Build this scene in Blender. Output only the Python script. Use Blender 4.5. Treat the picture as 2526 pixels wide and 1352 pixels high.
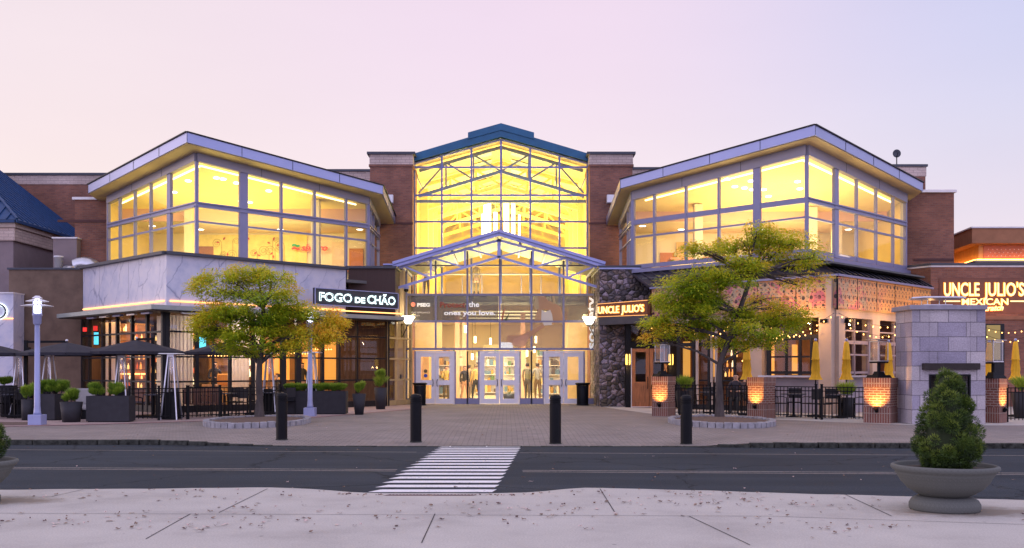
import bpy, bmesh, math, random
from mathutils import Vector, Matrix, Euler, noise as mnoise
R = math.radians
for o in list(bpy.data.objects): bpy.data.objects.remove(o)
SC = bpy.context.scene
COL = SC.collection

# ---------------------------------------------------------------- camera
F, CX, HY, CH = 2440.0, 1250.0, 912.0, 1.5
cam = bpy.data.cameras.new('camera'); camo = bpy.data.objects.new('camera', cam); COL.objects.link(camo)
cam.sensor_width = 36; cam.lens = 36*F/2526
cam.shift_x = (1263-CX)/2526; cam.shift_y = (HY-676)/2526
camo.location = (0, 0, CH); camo.rotation_euler = (R(90), 0, 0)
cam.clip_start = 0.1; cam.clip_end = 4000
SC.camera = camo

# ---------------------------------------------------------------- sky, sun, exposure
w = bpy.data.worlds.new("World"); SC.world = w; w.use_nodes = True
nt = w.node_tree; nt.nodes.clear()
def N(nt, t, **k):
    n = nt.nodes.new(t)
    for a, b in k.items(): setattr(n, a, b)
    return n
def ramp(nt, els, interp='LINEAR'):
    n = nt.nodes.new('ShaderNodeValToRGB'); cr = n.color_ramp; cr.interpolation = interp
    while len(cr.elements) > 1: cr.elements.remove(cr.elements[-1])
    for i, (p, c) in enumerate(els):
        e = cr.elements[0] if i == 0 else cr.elements.new(p)
        e.position = p; e.color = (*c, 1) if len(c) == 3 else c
    return n
def build_world():
    L = nt.links.new
    tc = N(nt, 'ShaderNodeTexCoord'); sep = N(nt, 'ShaderNodeSeparateXYZ'); L(tc.outputs['Generated'], sep.inputs[0])
    def rmap(sock, a, b):
        m = N(nt, 'ShaderNodeMapRange', interpolation_type='SMOOTHSTEP'); L(sock, m.inputs[0])
        m.inputs[1].default_value = a; m.inputs[2].default_value = b; return m.outputs[0]
    def mix(f, a, b):
        m = N(nt, 'ShaderNodeMix', data_type='RGBA'); L(f, m.inputs[0]); L(a, m.inputs[6]); L(b, m.inputs[7]); return m.outputs[2]
    el = rmap(sep.outputs['Z'], -0.02, 0.36)
    left = ramp(nt, [(0, (1.0, .84, .72)), (.25, (.99, .84, .79)), (.65, (.95, .80, .82)), (1, (.90, .77, .83))])
    mid = ramp(nt, [(0, (1.0, .85, .82)), (.3, (.98, .85, .86)), (.65, (.93, .79, .87)), (1, (.89, .73, .88))])
    right = ramp(nt, [(0, (.90, .74, .80)), (.35, (.83, .74, .86)), (.7, (.72, .70, .88)), (1, (.62, .64, .90))])
    for r_ in (left, mid, right): L(el, r_.inputs[0])
    s1 = rmap(sep.outputs['X'], -0.42, 0.02); s2 = rmap(sep.outputs['X'], 0.05, 0.5)
    front = mix(s2, mix(s1, left.outputs[0], mid.outputs[0]), right.outputs[0])
    back = ramp(nt, [(0, (1.32, 1.22, 1.80)), (.5, (1.05, 1.02, 1.55)), (1, (.82, .78, 1.06))]); L(rmap(sep.outputs['Z'], 0, .9), back.inputs[0])
    up = N(nt, 'ShaderNodeRGB'); up.outputs[0].default_value = (.66, .58, .88, 1)
    fb = rmap(sep.outputs['Y'], .75, -.35)
    c = mix(fb, front, back.outputs[0])
    # soft thin cloud mottling
    nz = N(nt, 'ShaderNodeTexNoise'); nz.inputs['Scale'].default_value = 2.2; nz.inputs['Detail'].default_value = 4
    mp = N(nt, 'ShaderNodeMapping'); mp.inputs['Scale'].default_value = (1, 1, 4); L(tc.outputs['Generated'], mp.inputs[0]); L(mp.outputs[0], nz.inputs[0])
    nr = ramp(nt, [(.3, (.975, .965, .97)), (.7, (1.02, 1.01, 1.01))]); L(nz.outputs[0], nr.inputs[0])
    mm = N(nt, 'ShaderNodeMix', data_type='RGBA', blend_type='MULTIPLY'); mm.inputs[0].default_value = 1; L(c, mm.inputs[6]); L(nr.outputs[0], mm.inputs[7])
    b1 = N(nt, 'ShaderNodeBackground'); L(mm.outputs[2], b1.inputs[0]); b1.inputs[1].default_value = 0.98
    sky = N(nt, 'ShaderNodeTexSky', sky_type='NISHITA'); sky.sun_disc = False
    sky.sun_elevation = R(4); sky.sun_rotation = R(-80)
    b2 = N(nt, 'ShaderNodeBackground'); L(sky.outputs[0], b2.inputs[0]); b2.inputs[1].default_value = 0.02
    ad = N(nt, 'ShaderNodeAddShader'); L(b1.outputs[0], ad.inputs[0]); L(b2.outputs[0], ad.inputs[1])
    out = N(nt, 'ShaderNodeOutputWorld'); L(ad.outputs[0], out.inputs[0])
build_world()
sl = bpy.data.lights.new('sun', 'SUN'); sl.energy = 0.5; sl.angle = R(12); sl.color = (1, .80, .72)
so = bpy.data.objects.new('sun', sl); COL.objects.link(so)
so.rotation_euler = Vector((math.sin(R(-80))*math.cos(R(4)), math.cos(R(-80))*math.cos(R(4)), math.sin(R(4)))).to_track_quat('Z', 'Y').to_euler()
SC.view_settings.view_transform = 'Standard'; SC.view_settings.look = 'None'
SC.view_settings.exposure = 0.0; SC.view_settings.gamma = 1.0
SC.render.engine = 'CYCLES'
SC.cycles.use_denoising = True
SC.cycles.max_bounces = 8; SC.cycles.diffuse_bounces = 4; SC.cycles.transparent_max_bounces = 24
SC.cycles.glossy_bounces = 3; SC.cycles.sample_clamp_indirect = 6
SC.cycles.caustics_reflective = False; SC.cycles.caustics_refractive = False

# ---------------------------------------------------------------- pixel helpers (measuring only)
def X(px, d): return (px-CX)/F*d
def Zp(py, d): return CH+(HY-py)/F*d
def P(px, py, d): return Vector((X(px, d), d, Zp(py, d)))

# ---------------------------------------------------------------- materials
MATS = {}
def principled(name):
    m = bpy.data.materials.new(name); m.use_nodes = True
    return m, m.node_tree, m.node_tree.nodes['Principled BSDF']
def coords(nt, kind='UV', scale=(1, 1, 1), rot=(0, 0, 0)):
    tc = N(nt, 'ShaderNodeTexCoord'); mp = N(nt, 'ShaderNodeMapping')
    mp.inputs['Scale'].default_value = scale; mp.inputs['Rotation'].default_value = rot
    nt.links.new(tc.outputs[kind], mp.inputs[0]); return mp.outputs[0]
def noise_tex(nt, vec, scale, detail=4, rough=.55):
    n = N(nt, 'ShaderNodeTexNoise'); n.inputs['Scale'].default_value = scale; n.inputs['Detail'].default_value = detail
    n.inputs['Roughness'].default_value = rough
    if vec is not None: nt.links.new(vec, n.inputs['Vector'])
    return n
def bump(nt, h, bs, strength=.3, dist=.01):
    b = N(nt, 'ShaderNodeBump'); b.inputs['Strength'].default_value = strength; b.inputs['Distance'].default_value = dist
    nt.links.new(h, b.inputs['Height']); nt.links.new(b.outputs[0], bs.inputs['Normal'])
def mixc(nt, f, a, b, blend='MIX'):
    m = N(nt, 'ShaderNodeMix', data_type='RGBA', blend_type=blend)
    for i, v in ((0, f), (6, a), (7, b)):
        if isinstance(v, (int, float)): m.inputs[i].default_value = v
        elif isinstance(v, tuple): m.inputs[i].default_value = (*v[:3], 1)
        else: nt.links.new(v, m.inputs[i])
    return m.outputs[2]
def mat(name, col, rough=.6, metal=0, var=.12, scale=3, bmp=0, bscale=40, spec=None, coord='Object', stretch=(1, 1, 1)):
    if name in MATS: return MATS[name]
    m, nt, b = principled(name)
    v = coords(nt, coord, stretch)
    n = noise_tex(nt, v, scale, 5, .6)
    lo = tuple(c*(1-var) for c in col); hi = tuple(min(1, c*(1+var)) for c in col)
    r = ramp(nt, [(.3, lo), (.7, hi)]); nt.links.new(n.outputs[0], r.inputs[0]); nt.links.new(r.outputs[0], b.inputs['Base Color'])
    b.inputs['Roughness'].default_value = rough; b.inputs['Metallic'].default_value = metal
    if spec is not None: b.inputs['Specular IOR Level'].default_value = spec
    if bmp:
        n2 = noise_tex(nt, v, bscale, 3); bump(nt, n2.outputs[0], b, bmp, .01)
    MATS[name] = m; return m
def emis(name, col, s, base=None):
    if name in MATS: return MATS[name]
    m, nt, b = principled(name)
    b.inputs['Base Color'].default_value = (*(base or col), 1); b.inputs['Emission Color'].default_value = (*col, 1)
    b.inputs['Emission Strength'].default_value = s; MATS[name] = m; return m
def glass(name, tint=(1, 1, 1), base=.05, top=.6, rough=.0):
    if name in MATS: return MATS[name]
    m = bpy.data.materials.new(name); m.use_nodes = True; nt = m.node_tree; nt.nodes.clear(); L = nt.links.new
    tr = N(nt, 'ShaderNodeBsdfTransparent'); tr.inputs[0].default_value = (*tint, 1)
    gl = N(nt, 'ShaderNodeBsdfGlossy'); gl.inputs['Roughness'].default_value = rough
    lw = N(nt, 'ShaderNodeLayerWeight'); lw.inputs[0].default_value = .5
    pw = N(nt, 'ShaderNodeMath', operation='POWER'); L(lw.outputs['Facing'], pw.inputs[0]); pw.inputs[1].default_value = 4
    ma = N(nt, 'ShaderNodeMath', operation='MULTIPLY_ADD'); L(pw.outputs[0], ma.inputs[0]); ma.inputs[1].default_value = top; ma.inputs[2].default_value = base
    mx = N(nt, 'ShaderNodeMixShader'); L(ma.outputs[0], mx.inputs[0]); L(tr.outputs[0], mx.inputs[1]); L(gl.outputs[0], mx.inputs[2])
    o = N(nt, 'ShaderNodeOutputMaterial'); L(mx.outputs[0], o.inputs[0]); MATS[name] = m; return m
def film(name, col, alpha, rough=.5):
    if name in MATS: return MATS[name]
    m, nt, b = principled(name); b.inputs['Base Color'].default_value = (*col, 1); b.inputs['Alpha'].default_value = alpha
    b.inputs['Roughness'].default_value = rough; MATS[name] = m; return m
def brick(name, c1, c2, mortar, bw=.22, bh=.075, ms=.009, offset=.5, bmp=.4, rough=.85, big=.25, coord='UV', rot=(0, 0, 0)):
    if name in MATS: return MATS[name]
    m, nt, b = principled(name); v = coords(nt, coord, (1, 1, 1), rot)
    t = N(nt, 'ShaderNodeTexBrick'); nt.links.new(v, t.inputs['Vector'])
    t.inputs['Color1'].default_value = (*c1, 1); t.inputs['Color2'].default_value = (*c2, 1); t.inputs['Mortar'].default_value = (*mortar, 1)
    t.inputs['Scale'].default_value = 1; t.inputs['Mortar Size'].default_value = ms; t.inputs['Brick Width'].default_value = bw; t.inputs['Row Height'].default_value = bh
    t.offset = offset; t.inputs['Mortar Smooth'].default_value = .2
    n = noise_tex(nt, v, .6, 5); r = ramp(nt, [(.3, (1-big,)*3), (.7, (1+big*.6,)*3)]); nt.links.new(n.outputs[0], r.inputs[0])
    n2 = noise_tex(nt, v, 30, 3); r2 = ramp(nt, [(.3, (.8,)*3), (.7, (1.15,)*3)]); nt.links.new(n2.outputs[0], r2.inputs[0])
    c = mixc(nt, 1.0, mixc(nt, 1.0, t.outputs[0], r.outputs[0], 'MULTIPLY'), r2.outputs[0], 'MULTIPLY')
    nt.links.new(c, b.inputs['Base Color']); b.inputs['Roughness'].default_value = rough
    if bmp:
        mm = N(nt, 'ShaderNodeMath', operation='SUBTRACT'); mm.inputs[0].default_value = 1; nt.links.new(t.outputs['Fac'], mm.inputs[1]); bump(nt, mm.outputs[0], b, bmp, .008)
    MATS[name] = m; return m
def rubble(name, cols, mortar, scale=3.5):
    m, nt, b = principled(name); L = nt.links.new; v0 = coords(nt, 'UV', (1, 1.25, 1))
    nn = noise_tex(nt, v0, 4, 2); vm = N(nt, 'ShaderNodeVectorMath', operation='MULTIPLY_ADD'); L(nn.outputs['Color'], vm.inputs[0]); vm.inputs[1].default_value = (.12, .12, 0); L(v0, vm.inputs[2]); v = vm.outputs[0]
    a = N(nt, 'ShaderNodeTexVoronoi', voronoi_dimensions='2D'); a.inputs['Scale'].default_value = scale; L(v, a.inputs['Vector'])
    e = N(nt, 'ShaderNodeTexVoronoi', voronoi_dimensions='2D', feature='DISTANCE_TO_EDGE'); e.inputs['Scale'].default_value = scale; L(v, e.inputs['Vector'])
    s = N(nt, 'ShaderNodeSeparateColor'); L(a.outputs['Color'], s.inputs[0])
    r = ramp(nt, [(i/len(cols), c) for i, c in enumerate(cols)], 'CONSTANT'); L(s.outputs[0], r.inputs[0])
    n = noise_tex(nt, v0, 14, 5); rn = ramp(nt, [(.3, (.6,)*3), (.7, (1.3,)*3)]); L(n.outputs[0], rn.inputs[0])
    c = mixc(nt, 1.0, r.outputs[0], rn.outputs[0], 'MULTIPLY')
    re = ramp(nt, [(.02, (0, 0, 0)), (.07, (1, 1, 1))]); L(e.outputs['Distance'], re.inputs[0])
    c = mixc(nt, re.outputs[0], mortar, c); L(c, b.inputs['Base Color']); b.inputs['Roughness'].default_value = .85
    rb = ramp(nt, [(.0, (0, 0, 0)), (.3, (1, 1, 1))]); L(e.outputs['Distance'], rb.inputs[0]); bump(nt, rb.outputs[0], b, 1.0, .06)
    MATS[name] = m; return m
def marble(name):
    m, nt, b = principled(name); L = nt.links.new; v = coords(nt, 'UV', (1, 1, 1), (0, 0, R(28)))
    n = noise_tex(nt, v, .9, 4); vm = N(nt, 'ShaderNodeVectorMath', operation='MULTIPLY_ADD'); L(n.outputs['Color'], vm.inputs[0]); vm.inputs[1].default_value = (.9, .9, 0); L(v, vm.inputs[2])
    mp = N(nt, 'ShaderNodeMapping'); mp.inputs['Scale'].default_value = (1.5, .42, 1); L(vm.outputs[0], mp.inputs[0])
    e = N(nt, 'ShaderNodeTexVoronoi', voronoi_dimensions='2D', feature='DISTANCE_TO_EDGE'); e.inputs['Scale'].default_value = .9; L(mp.outputs[0], e.inputs['Vector'])
    r = ramp(nt, [(.0, (.0,)*3), (.012, (.55,)*3), (.035, (1,)*3)]); L(e.outputs['Distance'], r.inputs[0])
    n2 = noise_tex(nt, v, 1.6, 6, .65); r2 = ramp(nt, [(.30, (.42, .45, .58)), (.5, (.56, .56, .66)), (.7, (.64, .62, .67))]); L(n2.outputs[0], r2.inputs[0])
    n3 = noise_tex(nt, v, 1.1, 2); r3 = ramp(nt, [(.48, (.0,)*3), (.64, (1,)*3)]); L(n3.outputs[0], r3.inputs[0])
    vein = mixc(nt, r3.outputs[0], r.outputs[0], (1, 1, 1))
    L(mixc(nt, vein, (.22, .24, .36), r2.outputs[0]), b.inputs['Base Color']); b.inputs['Roughness'].default_value = .35
    MATS[name] = m; return m

M = {}
M['brick'] = brick('brown_brick', (.30, .122, .076), (.205, .083, .058), (.20, .13, .11), ms=.008, big=.38)
M['brick_pale'] = brick('pale_brick', (.62, .50, .44), (.54, .42, .37), (.30, .22, .20), bw=.4, bh=.13, ms=.008)
M['brick_pier'] = brick('patio_brick', (.27, .10, .065), (.17, .065, .045), (.42, .32, .26), bw=.2, bh=.07, ms=.012, bmp=.8)
M['brick_soldier'] = brick('patio_brick_soldier', (.25, .09, .06), (.16, .06, .045), (.38, .29, .24), bw=.07, bh=.28, ms=.012, offset=0, bmp=.8)
M['cap_dark'] = mat('dark_coping_metal', (.045, .05, .07), .5, 0, .1)
M['cap_white'] = mat('white_coping', (.72, .70, .72), .5)
M['metal_blue'] = mat('grey_aluminium_fascia', (.29, .32, .52), .32, .55, .06, .6)
M['header'] = mat('grey_header_panel', (.26, .25, .31), .45, .2, .08, .5)
M['frame'] = mat('painted_window_frame', (.215, .215, .345), .4, .15, .05)
M['frame_dark'] = mat('dark_window_frame', (.010, .010, .013), .45, 0, .1, spec=.3)
M['frame_navy'] = mat('blue_window_frame', (.16, .19, .42), .4, .15, .08)
M['frame_truss'] = mat('blue_truss_paint', (.33, .36, .68), .42, .1, .06)
M['soffit'] = mat('soffit_panel', (.46, .36, .22), .6, 0, .08, .8)
M['roof_teal'] = mat('teal_metal_roof', (.012, .10, .21), .4, .2, .15, 2)
M['roof_blue'] = mat('blue_seam_roof', (.010, .050, .15), .55, .1, .2, 3)
M['roof_dark'] = mat('dark_seam_roof', (.035, .032, .045), .4, .3, .2, 3)
M['glass'] = glass('clear_glass', (.97, .98, .97), .03, .5)
M['glass_dark'] = glass('restaurant_glass', (.84, .84, .84), .045, .45)
M['stucco'] = mat('brown_stucco', (.155, .105, .075), .9, 0, .22, 2.2, .5, 60)
M['stucco_tan'] = mat('tan_stucco', (.24, .19, .20), .9, 0, .12, 1.5, .3, 60)
M['stucco_beige'] = mat('beige_stucco', (.48, .37, .29), .85, 0, .07, 2, .2, 60)
M['marble'] = marble('white_veined_marble')
M['rubble'] = rubble('fieldstone_veneer', [(.07, .06, .06), (.26, .20, .19), (.12, .10, .11), (.36, .28, .29), (.10, .08, .06), (.20, .15, .13), (.33, .27, .32), (.15, .13, .14)], (.05, .043, .045), 4.6)
M['cream'] = mat('cream_interior_paint', (.84, .74, .50), .8, 0, .04, 1)
M['yellow_in'] = mat('warm_interior_paint', (.86, .68, .27), .8, 0, .05, 1)
M['peach'] = mat('peach_interior_paint', (.80, .50, .36), .8, 0, .05, 1)
M['floor_in'] = mat('polished_floor', (.62, .52, .42), .25, 0, .1, 1)
M['black'] = mat('black_painted_metal', (.005, .005, .007), .5, 0, .2, 8, spec=.18)
M['blackfab'] = mat('black_umbrella_fabric', (.022, .021, .032), .85, 0, .2, 6)
M['steel'] = mat('brushed_steel', (.60, .60, .64), .3, .8, .08, 4)
M['lampmetal'] = mat('pale_lamp_paint', (.33, .36, .58), .4, .2, .06, 3)
M['white'] = mat('white_paint', (.80, .79, .82), .5, 0, .05, 3)
M['doorpaint'] = mat('white_door_paint', (.74, .73, .80), .4, .05, .05, 2)
M['planter'] = mat('dark_grey_planter', (.022, .021, .027), .7, 0, .2, 5, .2, 50)
M['soil'] = mat('planting_soil', (.05, .035, .025), .95, 0, .4, 20, .8, 60)
M['wood'] = mat('orange_brown_door_wood', (.30, .115, .04), .5, 0, .4, 4, 0, 40, coord='Object', stretch=(6, 6, .6))
M['darkwood'] = mat('dark_interior_wood', (.09, .05, .03), .6, 0, .4, 3, coord='Object', stretch=(5, 5, .5))
M['yellowfab'] = mat('yellow_umbrella_fabric', (.80, .44, .02), .8, 0, .12, 5)
M['curtain'] = None

# ---------------------------------------------------------------- object helpers
def props(o, label=None, cat=None, group=None, kind=None):
    if label: o['label'] = label
    if cat: o['category'] = cat
    if group: o['group'] = group
    if kind: o['kind'] = kind
    return o
def thing(name, label, cat, loc=(0, 0, 0), rz=0, group=None):
    o = bpy.data.objects.new(name, None); COL.objects.link(o); o.location = loc; o.rotation_euler = (0, 0, rz)
    o.empty_display_size = .2
    return props(o, label, cat, group)
def root_of(o):
    while o.parent: o = o.parent
    return o
class MB:
    """collects faces; coordinates are local to the thing, or world when world=True at build"""
    def __init__(s): s.v = []; s.f = []; s.m = []; s.cur = 0; s.smooth = []
    def add(s, vs, fs, smooth=False):
        k = len(s.v); s.v += [Vector(v) for v in vs]
        for f in fs: s.f.append([i+k for i in f]); s.m.append(s.cur); s.smooth.append(smooth)
        return s
    def box(s, c, d, rz=0, taper=1.0):
        c = Vector(c); hx, hy, hz = d[0]/2, d[1]/2, d[2]/2; ca, sa = math.cos(rz), math.sin(rz); vs = []
        for z, k in ((-hz, 1), (hz, taper)):
            for x, y in ((-hx, -hy), (hx, -hy), (hx, hy), (-hx, hy)):
                x *= k; y *= k; vs.append((c.x+x*ca-y*sa, c.y+x*sa+y*ca, c.z+z))
        return s.add(vs, [(0, 3, 2, 1), (4, 5, 6, 7), (0, 1, 5, 4), (1, 2, 6, 5), (2, 3, 7, 6), (3, 0, 4, 7)])
    def bb(s, x0, x1, y0, y1, z0, z1): return s.box(((x0+x1)/2, (y0+y1)/2, (z0+z1)/2), (x1-x0, y1-y0, z1-z0))
    def beam(s, a, b, wd, ht, up=(0, 0, 1)):
        a = Vector(a); b = Vector(b); d = (b-a).normalized(); u = Vector(up)
        if abs(d.dot(u)) > .99: u = Vector((0, 1, 0))
        x = d.cross(u).normalized()*wd/2; y = x.cross(d).normalized()*ht/2
        vs = [p+i*x+j*y for p in (a, b) for i, j in ((-1, -1), (1, -1), (1, 1), (-1, 1))]
        return s.add(vs, [(0, 1, 2, 3), (7, 6, 5, 4), (0, 4, 5, 1), (1, 5, 6, 2), (2, 6, 7, 3), (3, 7, 4, 0)])
    def tube(s, a, b, r0, r1=None, n=10, cap=True):
        r1 = r0 if r1 is None else r1; a = Vector(a); b = Vector(b); d = (b-a).normalized()
        u = Vector((0, 0, 1)) if abs(d.z) < .9 else Vector((1, 0, 0)); x = d.cross(u).normalized(); y = d.cross(x).normalized(); vs = []
        for p, r in ((a, r0), (b, r1)):
            for i in range(n): t = 2*math.pi*i/n; vs.append(p+x*math.cos(t)*r+y*math.sin(t)*r)
        s.add(vs, [(i, (i+1) % n, n+(i+1) % n, n+i) for i in range(n)], True)
        if cap: s.add(vs[:n], [list(range(n))[::-1]]); s.add(vs[n:], [list(range(n))])
        return s
    def path(s, pts, r0, r1=None, n=8):
        r1 = r0 if r1 is None else r1; k = len(pts)-1; rings = []; pts = [Vector(p) for p in pts]; px = None
        for i, p in enumerate(pts):
            d = (pts[min(i+1, k)]-pts[max(i-1, 0)]).normalized()
            if px is None: u = Vector((0, 0, 1)) if abs(d.z) < .9 else Vector((1, 0, 0)); x = d.cross(u).normalized()
            else: x = (px-d*px.dot(d)).normalized()
            px = x; y = d.cross(x); r = r0+(r1-r0)*i/k
            rings.append([p+x*math.cos(2*math.pi*j/n)*r+y*math.sin(2*math.pi*j/n)*r for j in range(n)])
        vs = [v for q in rings for v in q]
        fs = [(i*n+j, i*n+(j+1) % n, (i+1)*n+(j+1) % n, (i+1)*n+j) for i in range(k) for j in range(n)]
        s.add(vs, fs, True); s.add(rings[0], [list(range(n))[::-1]]); s.add(rings[-1], [list(range(n))]); return s
    def lathe(s, prof, c=(0, 0, 0), n=24, smooth=True, sx=1, sy=1):
        c = Vector(c); vs = []
        for r, z in prof:
            for i in range(n): t = 2*math.pi*i/n; vs.append((c.x+r*math.cos(t)*sx, c.y+r*math.sin(t)*sy, c.z+z))
        k = len(prof)
        return s.add(vs, [(a*n+i, a*n+(i+1) % n, (a+1)*n+(i+1) % n, (a+1)*n+i) for a in range(k-1) for i in range(n)], smooth)
    def ball(s, c, r, n=10, sz=1):
        k = max(5, n//2+1)
        return s.lathe([(max(1e-4, r*math.sin(math.pi*i/k)), -r*math.cos(math.pi*i/k)*sz) for i in range(k+1)], c, n)
    def poly(s, pts): return s.add(pts, [list(range(len(pts)))])
    def prism(s, pts, off):
        n = len(pts); off = Vector(off); a = [Vector(p) for p in pts]; b = [p+off for p in a]
        return s.add(a+b, [list(range(n))[::-1], list(range(n, 2*n))]+[(i, (i+1) % n, n+(i+1) % n, n+i) for i in range(n)])
    def build(s, name, mats, parent=None, world=False, label=None, recalc=True, bevel=0):
        if not isinstance(mats, (list, tuple)): mats = [mats]
        me = bpy.data.meshes.new(name); vs = s.v
        if world and parent is not None:
            r = root_of(parent); mi = (Matrix.Translation(r.location) @ r.rotation_euler.to_matrix().to_4x4()).inverted(); vs = [mi @ v for v in vs]
        me.from_pydata([tuple(v) for v in vs], [], s.f)
        for m in mats: me.materials.append(m)
        me.polygons.foreach_set('material_index', s.m); me.polygons.foreach_set('use_smooth', s.smooth)
        if recalc:
            bm = bmesh.new(); bm.from_mesh(me); bmesh.ops.recalc_face_normals(bm, faces=bm.faces); bm.to_mesh(me); bm.free()
        me.update()
        uv = me.uv_layers.new(name='UVMap'); uvd = uv.data
        for p in me.polygons:
            n = p.normal
            if abs(n.z) > .94: t = Vector((1, 0, 0)); b = Vector((0, 1, 0))
            else:
                t = Vector((-n.y, n.x, 0)).normalized(); b = n.cross(t)
            for li in p.loop_indices:
                co = me.vertices[me.loops[li].vertex_index].co; uvd[li].uv = (co.dot(t), co.dot(b))
        o = bpy.data.objects.new(name, me); COL.objects.link(o)
        if parent is not None: o.parent = parent
        if label: o['label'] = label
        if bevel:
            md = o.modifiers.new('bevel', 'BEVEL'); md.width = bevel; md.segments = 2; md.limit_method = 'ANGLE'
        return o
def kids(o): return [c for c in bpy.data.objects if c.parent == o]
def dup(root, loc, rz, label, group=None, deep=None):
    def cp(o, par):
        c = o.copy(); COL.objects.link(c)
        if par is not None: c.parent = par
        for ch in KID.get(o.name, []): cp(ch, c)
        return c
    KID = {}
    for o in bpy.data.objects:
        if o.parent: KID.setdefault(o.parent.name, []).append(o)
    r = cp(root, None); r.location = loc; r.rotation_euler = (0, 0, rz); r['label'] = label
    if group: r['group'] = group
    return r
FONTCACHE = {}
def text_mb(txt, size, a, udir, vdir, depth=.02, bold=0, xs=1.0, align='LEFT', shear=0, spacing=1.0):
    """text outline as mesh: a = start point of baseline, udir writing direction, vdir up direction"""
    cu = bpy.data.curves.new('t', 'FONT'); cu.body = txt; cu.size = size; cu.extrude = depth/2; cu.offset = bold; cu.align_x = align; cu.shear = shear; cu.space_character = spacing
    cu.resolution_u = 3
    ob = bpy.data.objects.new('t', cu); COL.objects.link(ob); bpy.context.view_layer.update()
    me = bpy.data.meshes.new_from_object(ob.evaluated_get(bpy.context.evaluated_depsgraph_get()))
    u = Vector(udir).normalized(); v = Vector(vdir).normalized(); n = u.cross(v); a = Vector(a)
    mb = MB(); mb.add([a+u*q.co.x*xs+v*q.co.y+n*q.co.z for q in me.vertices], [list(p.vertices) for p in me.polygons])
    bpy.data.objects.remove(ob); bpy.data.curves.remove(cu); bpy.data.meshes.remove(me); return mb
def text_width(mb, udir):
    u = Vector(udir).normalized(); d = [v.dot(u) for v in mb.v]; return max(d)-min(d)
def fit_text(txt, a, b, height, depth=.02, bold=0, vdir=(0, 0, 1), shear=0, spacing=1.0):
    """text whose width spans a->b on the baseline and cap height is given"""
    a = Vector(a); b = Vector(b); u = (b-a).normalized()
    m = text_mb(txt, height/.73, a, u, vdir, depth, bold, 1, shear=shear, spacing=spacing); d = [v.dot(u) for v in m.v]; x0 = min(d); wd = max(d)-x0
    k = (b-a).length/wd; base = a.dot(u)
    for v in m.v: t = v.dot(u); v += u*((t-x0)*k+base-t)
    return m
def area(name, loc, size, energy, col, direction=(0, 0, -1), sy=None):
    l = bpy.data.lights.new(name, 'AREA'); l.energy = energy; l.color = col; l.size = size
    if sy: l.shape = 'RECTANGLE'; l.size_y = sy
    o = bpy.data.objects.new(name, l); COL.objects.link(o); o.location = loc
    o.rotation_euler = (-Vector(direction)).to_track_quat('Z', 'Y').to_euler(); return o
def point(name, loc, energy, col, r=.05):
    l = bpy.data.lights.new(name, 'POINT'); l.energy = energy; l.color = col; l.shadow_soft_size = r
    o = bpy.data.objects.new(name, l); COL.objects.link(o); o.location = loc; return o
WARM = (1.0, .77, .25); WARM2 = (1.0, .62, .25)
EM_WARM = emis('warm_lamp_glow', (1, .80, .42), 7); EM_WHITE = emis('white_lamp_glow', (1, .95, .85), 6)
EM_STRIP = emis('orange_strip_light', (1, .42, .12), 3.2); EM_BULB = emis('bulb_glow', (1, .50, .13), 7)
# ================================================================= GROUND
def smooth(a, b, x):
    t = max(0, min(1, (x-a)/(b-a))); return t*t*(3-2*t)
def interp(tab, x):
    for (x0, y0), (x1, y1) in zip(tab, tab[1:]):
        if x <= x1: return y0+(y1-y0)*(x-x0)/(x1-x0)
    return tab[-1][1]
def asphalt():
    m, nt, b = principled('asphalt'); L = nt.links.new; v = coords(nt, 'UV')
    a = noise_tex(nt, v, 48, 4, .75); r = ramp(nt, [(.35, (.024, .031, .040)), (.6, (.045, .056, .068)), (.72, (.15, .15, .155))]); L(a.outputs[0], r.inputs[0])
    s = noise_tex(nt, v, .35, 5); r2 = ramp(nt, [(.3, (.80,)*3), (.7, (1.15,)*3)]); L(s.outputs[0], r2.inputs[0])
    tr = noise_tex(nt, coords(nt, 'UV', (.05, 1.4, 1)), 1.3, 3); r3 = ramp(nt, [(.35, (.86,)*3), (.65, (1.1,)*3)]); L(tr.outputs[0], r3.inputs[0])
    cr = N(nt, 'ShaderNodeTexVoronoi', feature='DISTANCE_TO_EDGE'); cr.inputs['Scale'].default_value = .28; wv = N(nt, 'ShaderNodeVectorMath', operation='MULTIPLY_ADD'); L(noise_tex(nt, v, 1.8, 5).outputs['Color'], wv.inputs[0]); wv.inputs[1].default_value = (.9, .9, 0); L(v, wv.inputs[2]); L(wv.outputs[0], cr.inputs['Vector']); rc = ramp(nt, [(.0, (.35,)*3), (.004, (.6,)*3), (.009, (1,)*3)]); L(cr.outputs['Distance'], rc.inputs[0])
    L(mixc(nt, 1., mixc(nt, 1., mixc(nt, 1., r.outputs[0], r2.outputs[0], 'MULTIPLY'), r3.outputs[0], 'MULTIPLY'), rc.outputs[0], 'MULTIPLY'), b.inputs['Base Color']); b.inputs['Roughness'].default_value = .85; b.inputs['Specular IOR Level'].default_value = .15
    bump(nt, a.outputs[0], b, .5, .01); return m
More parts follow.
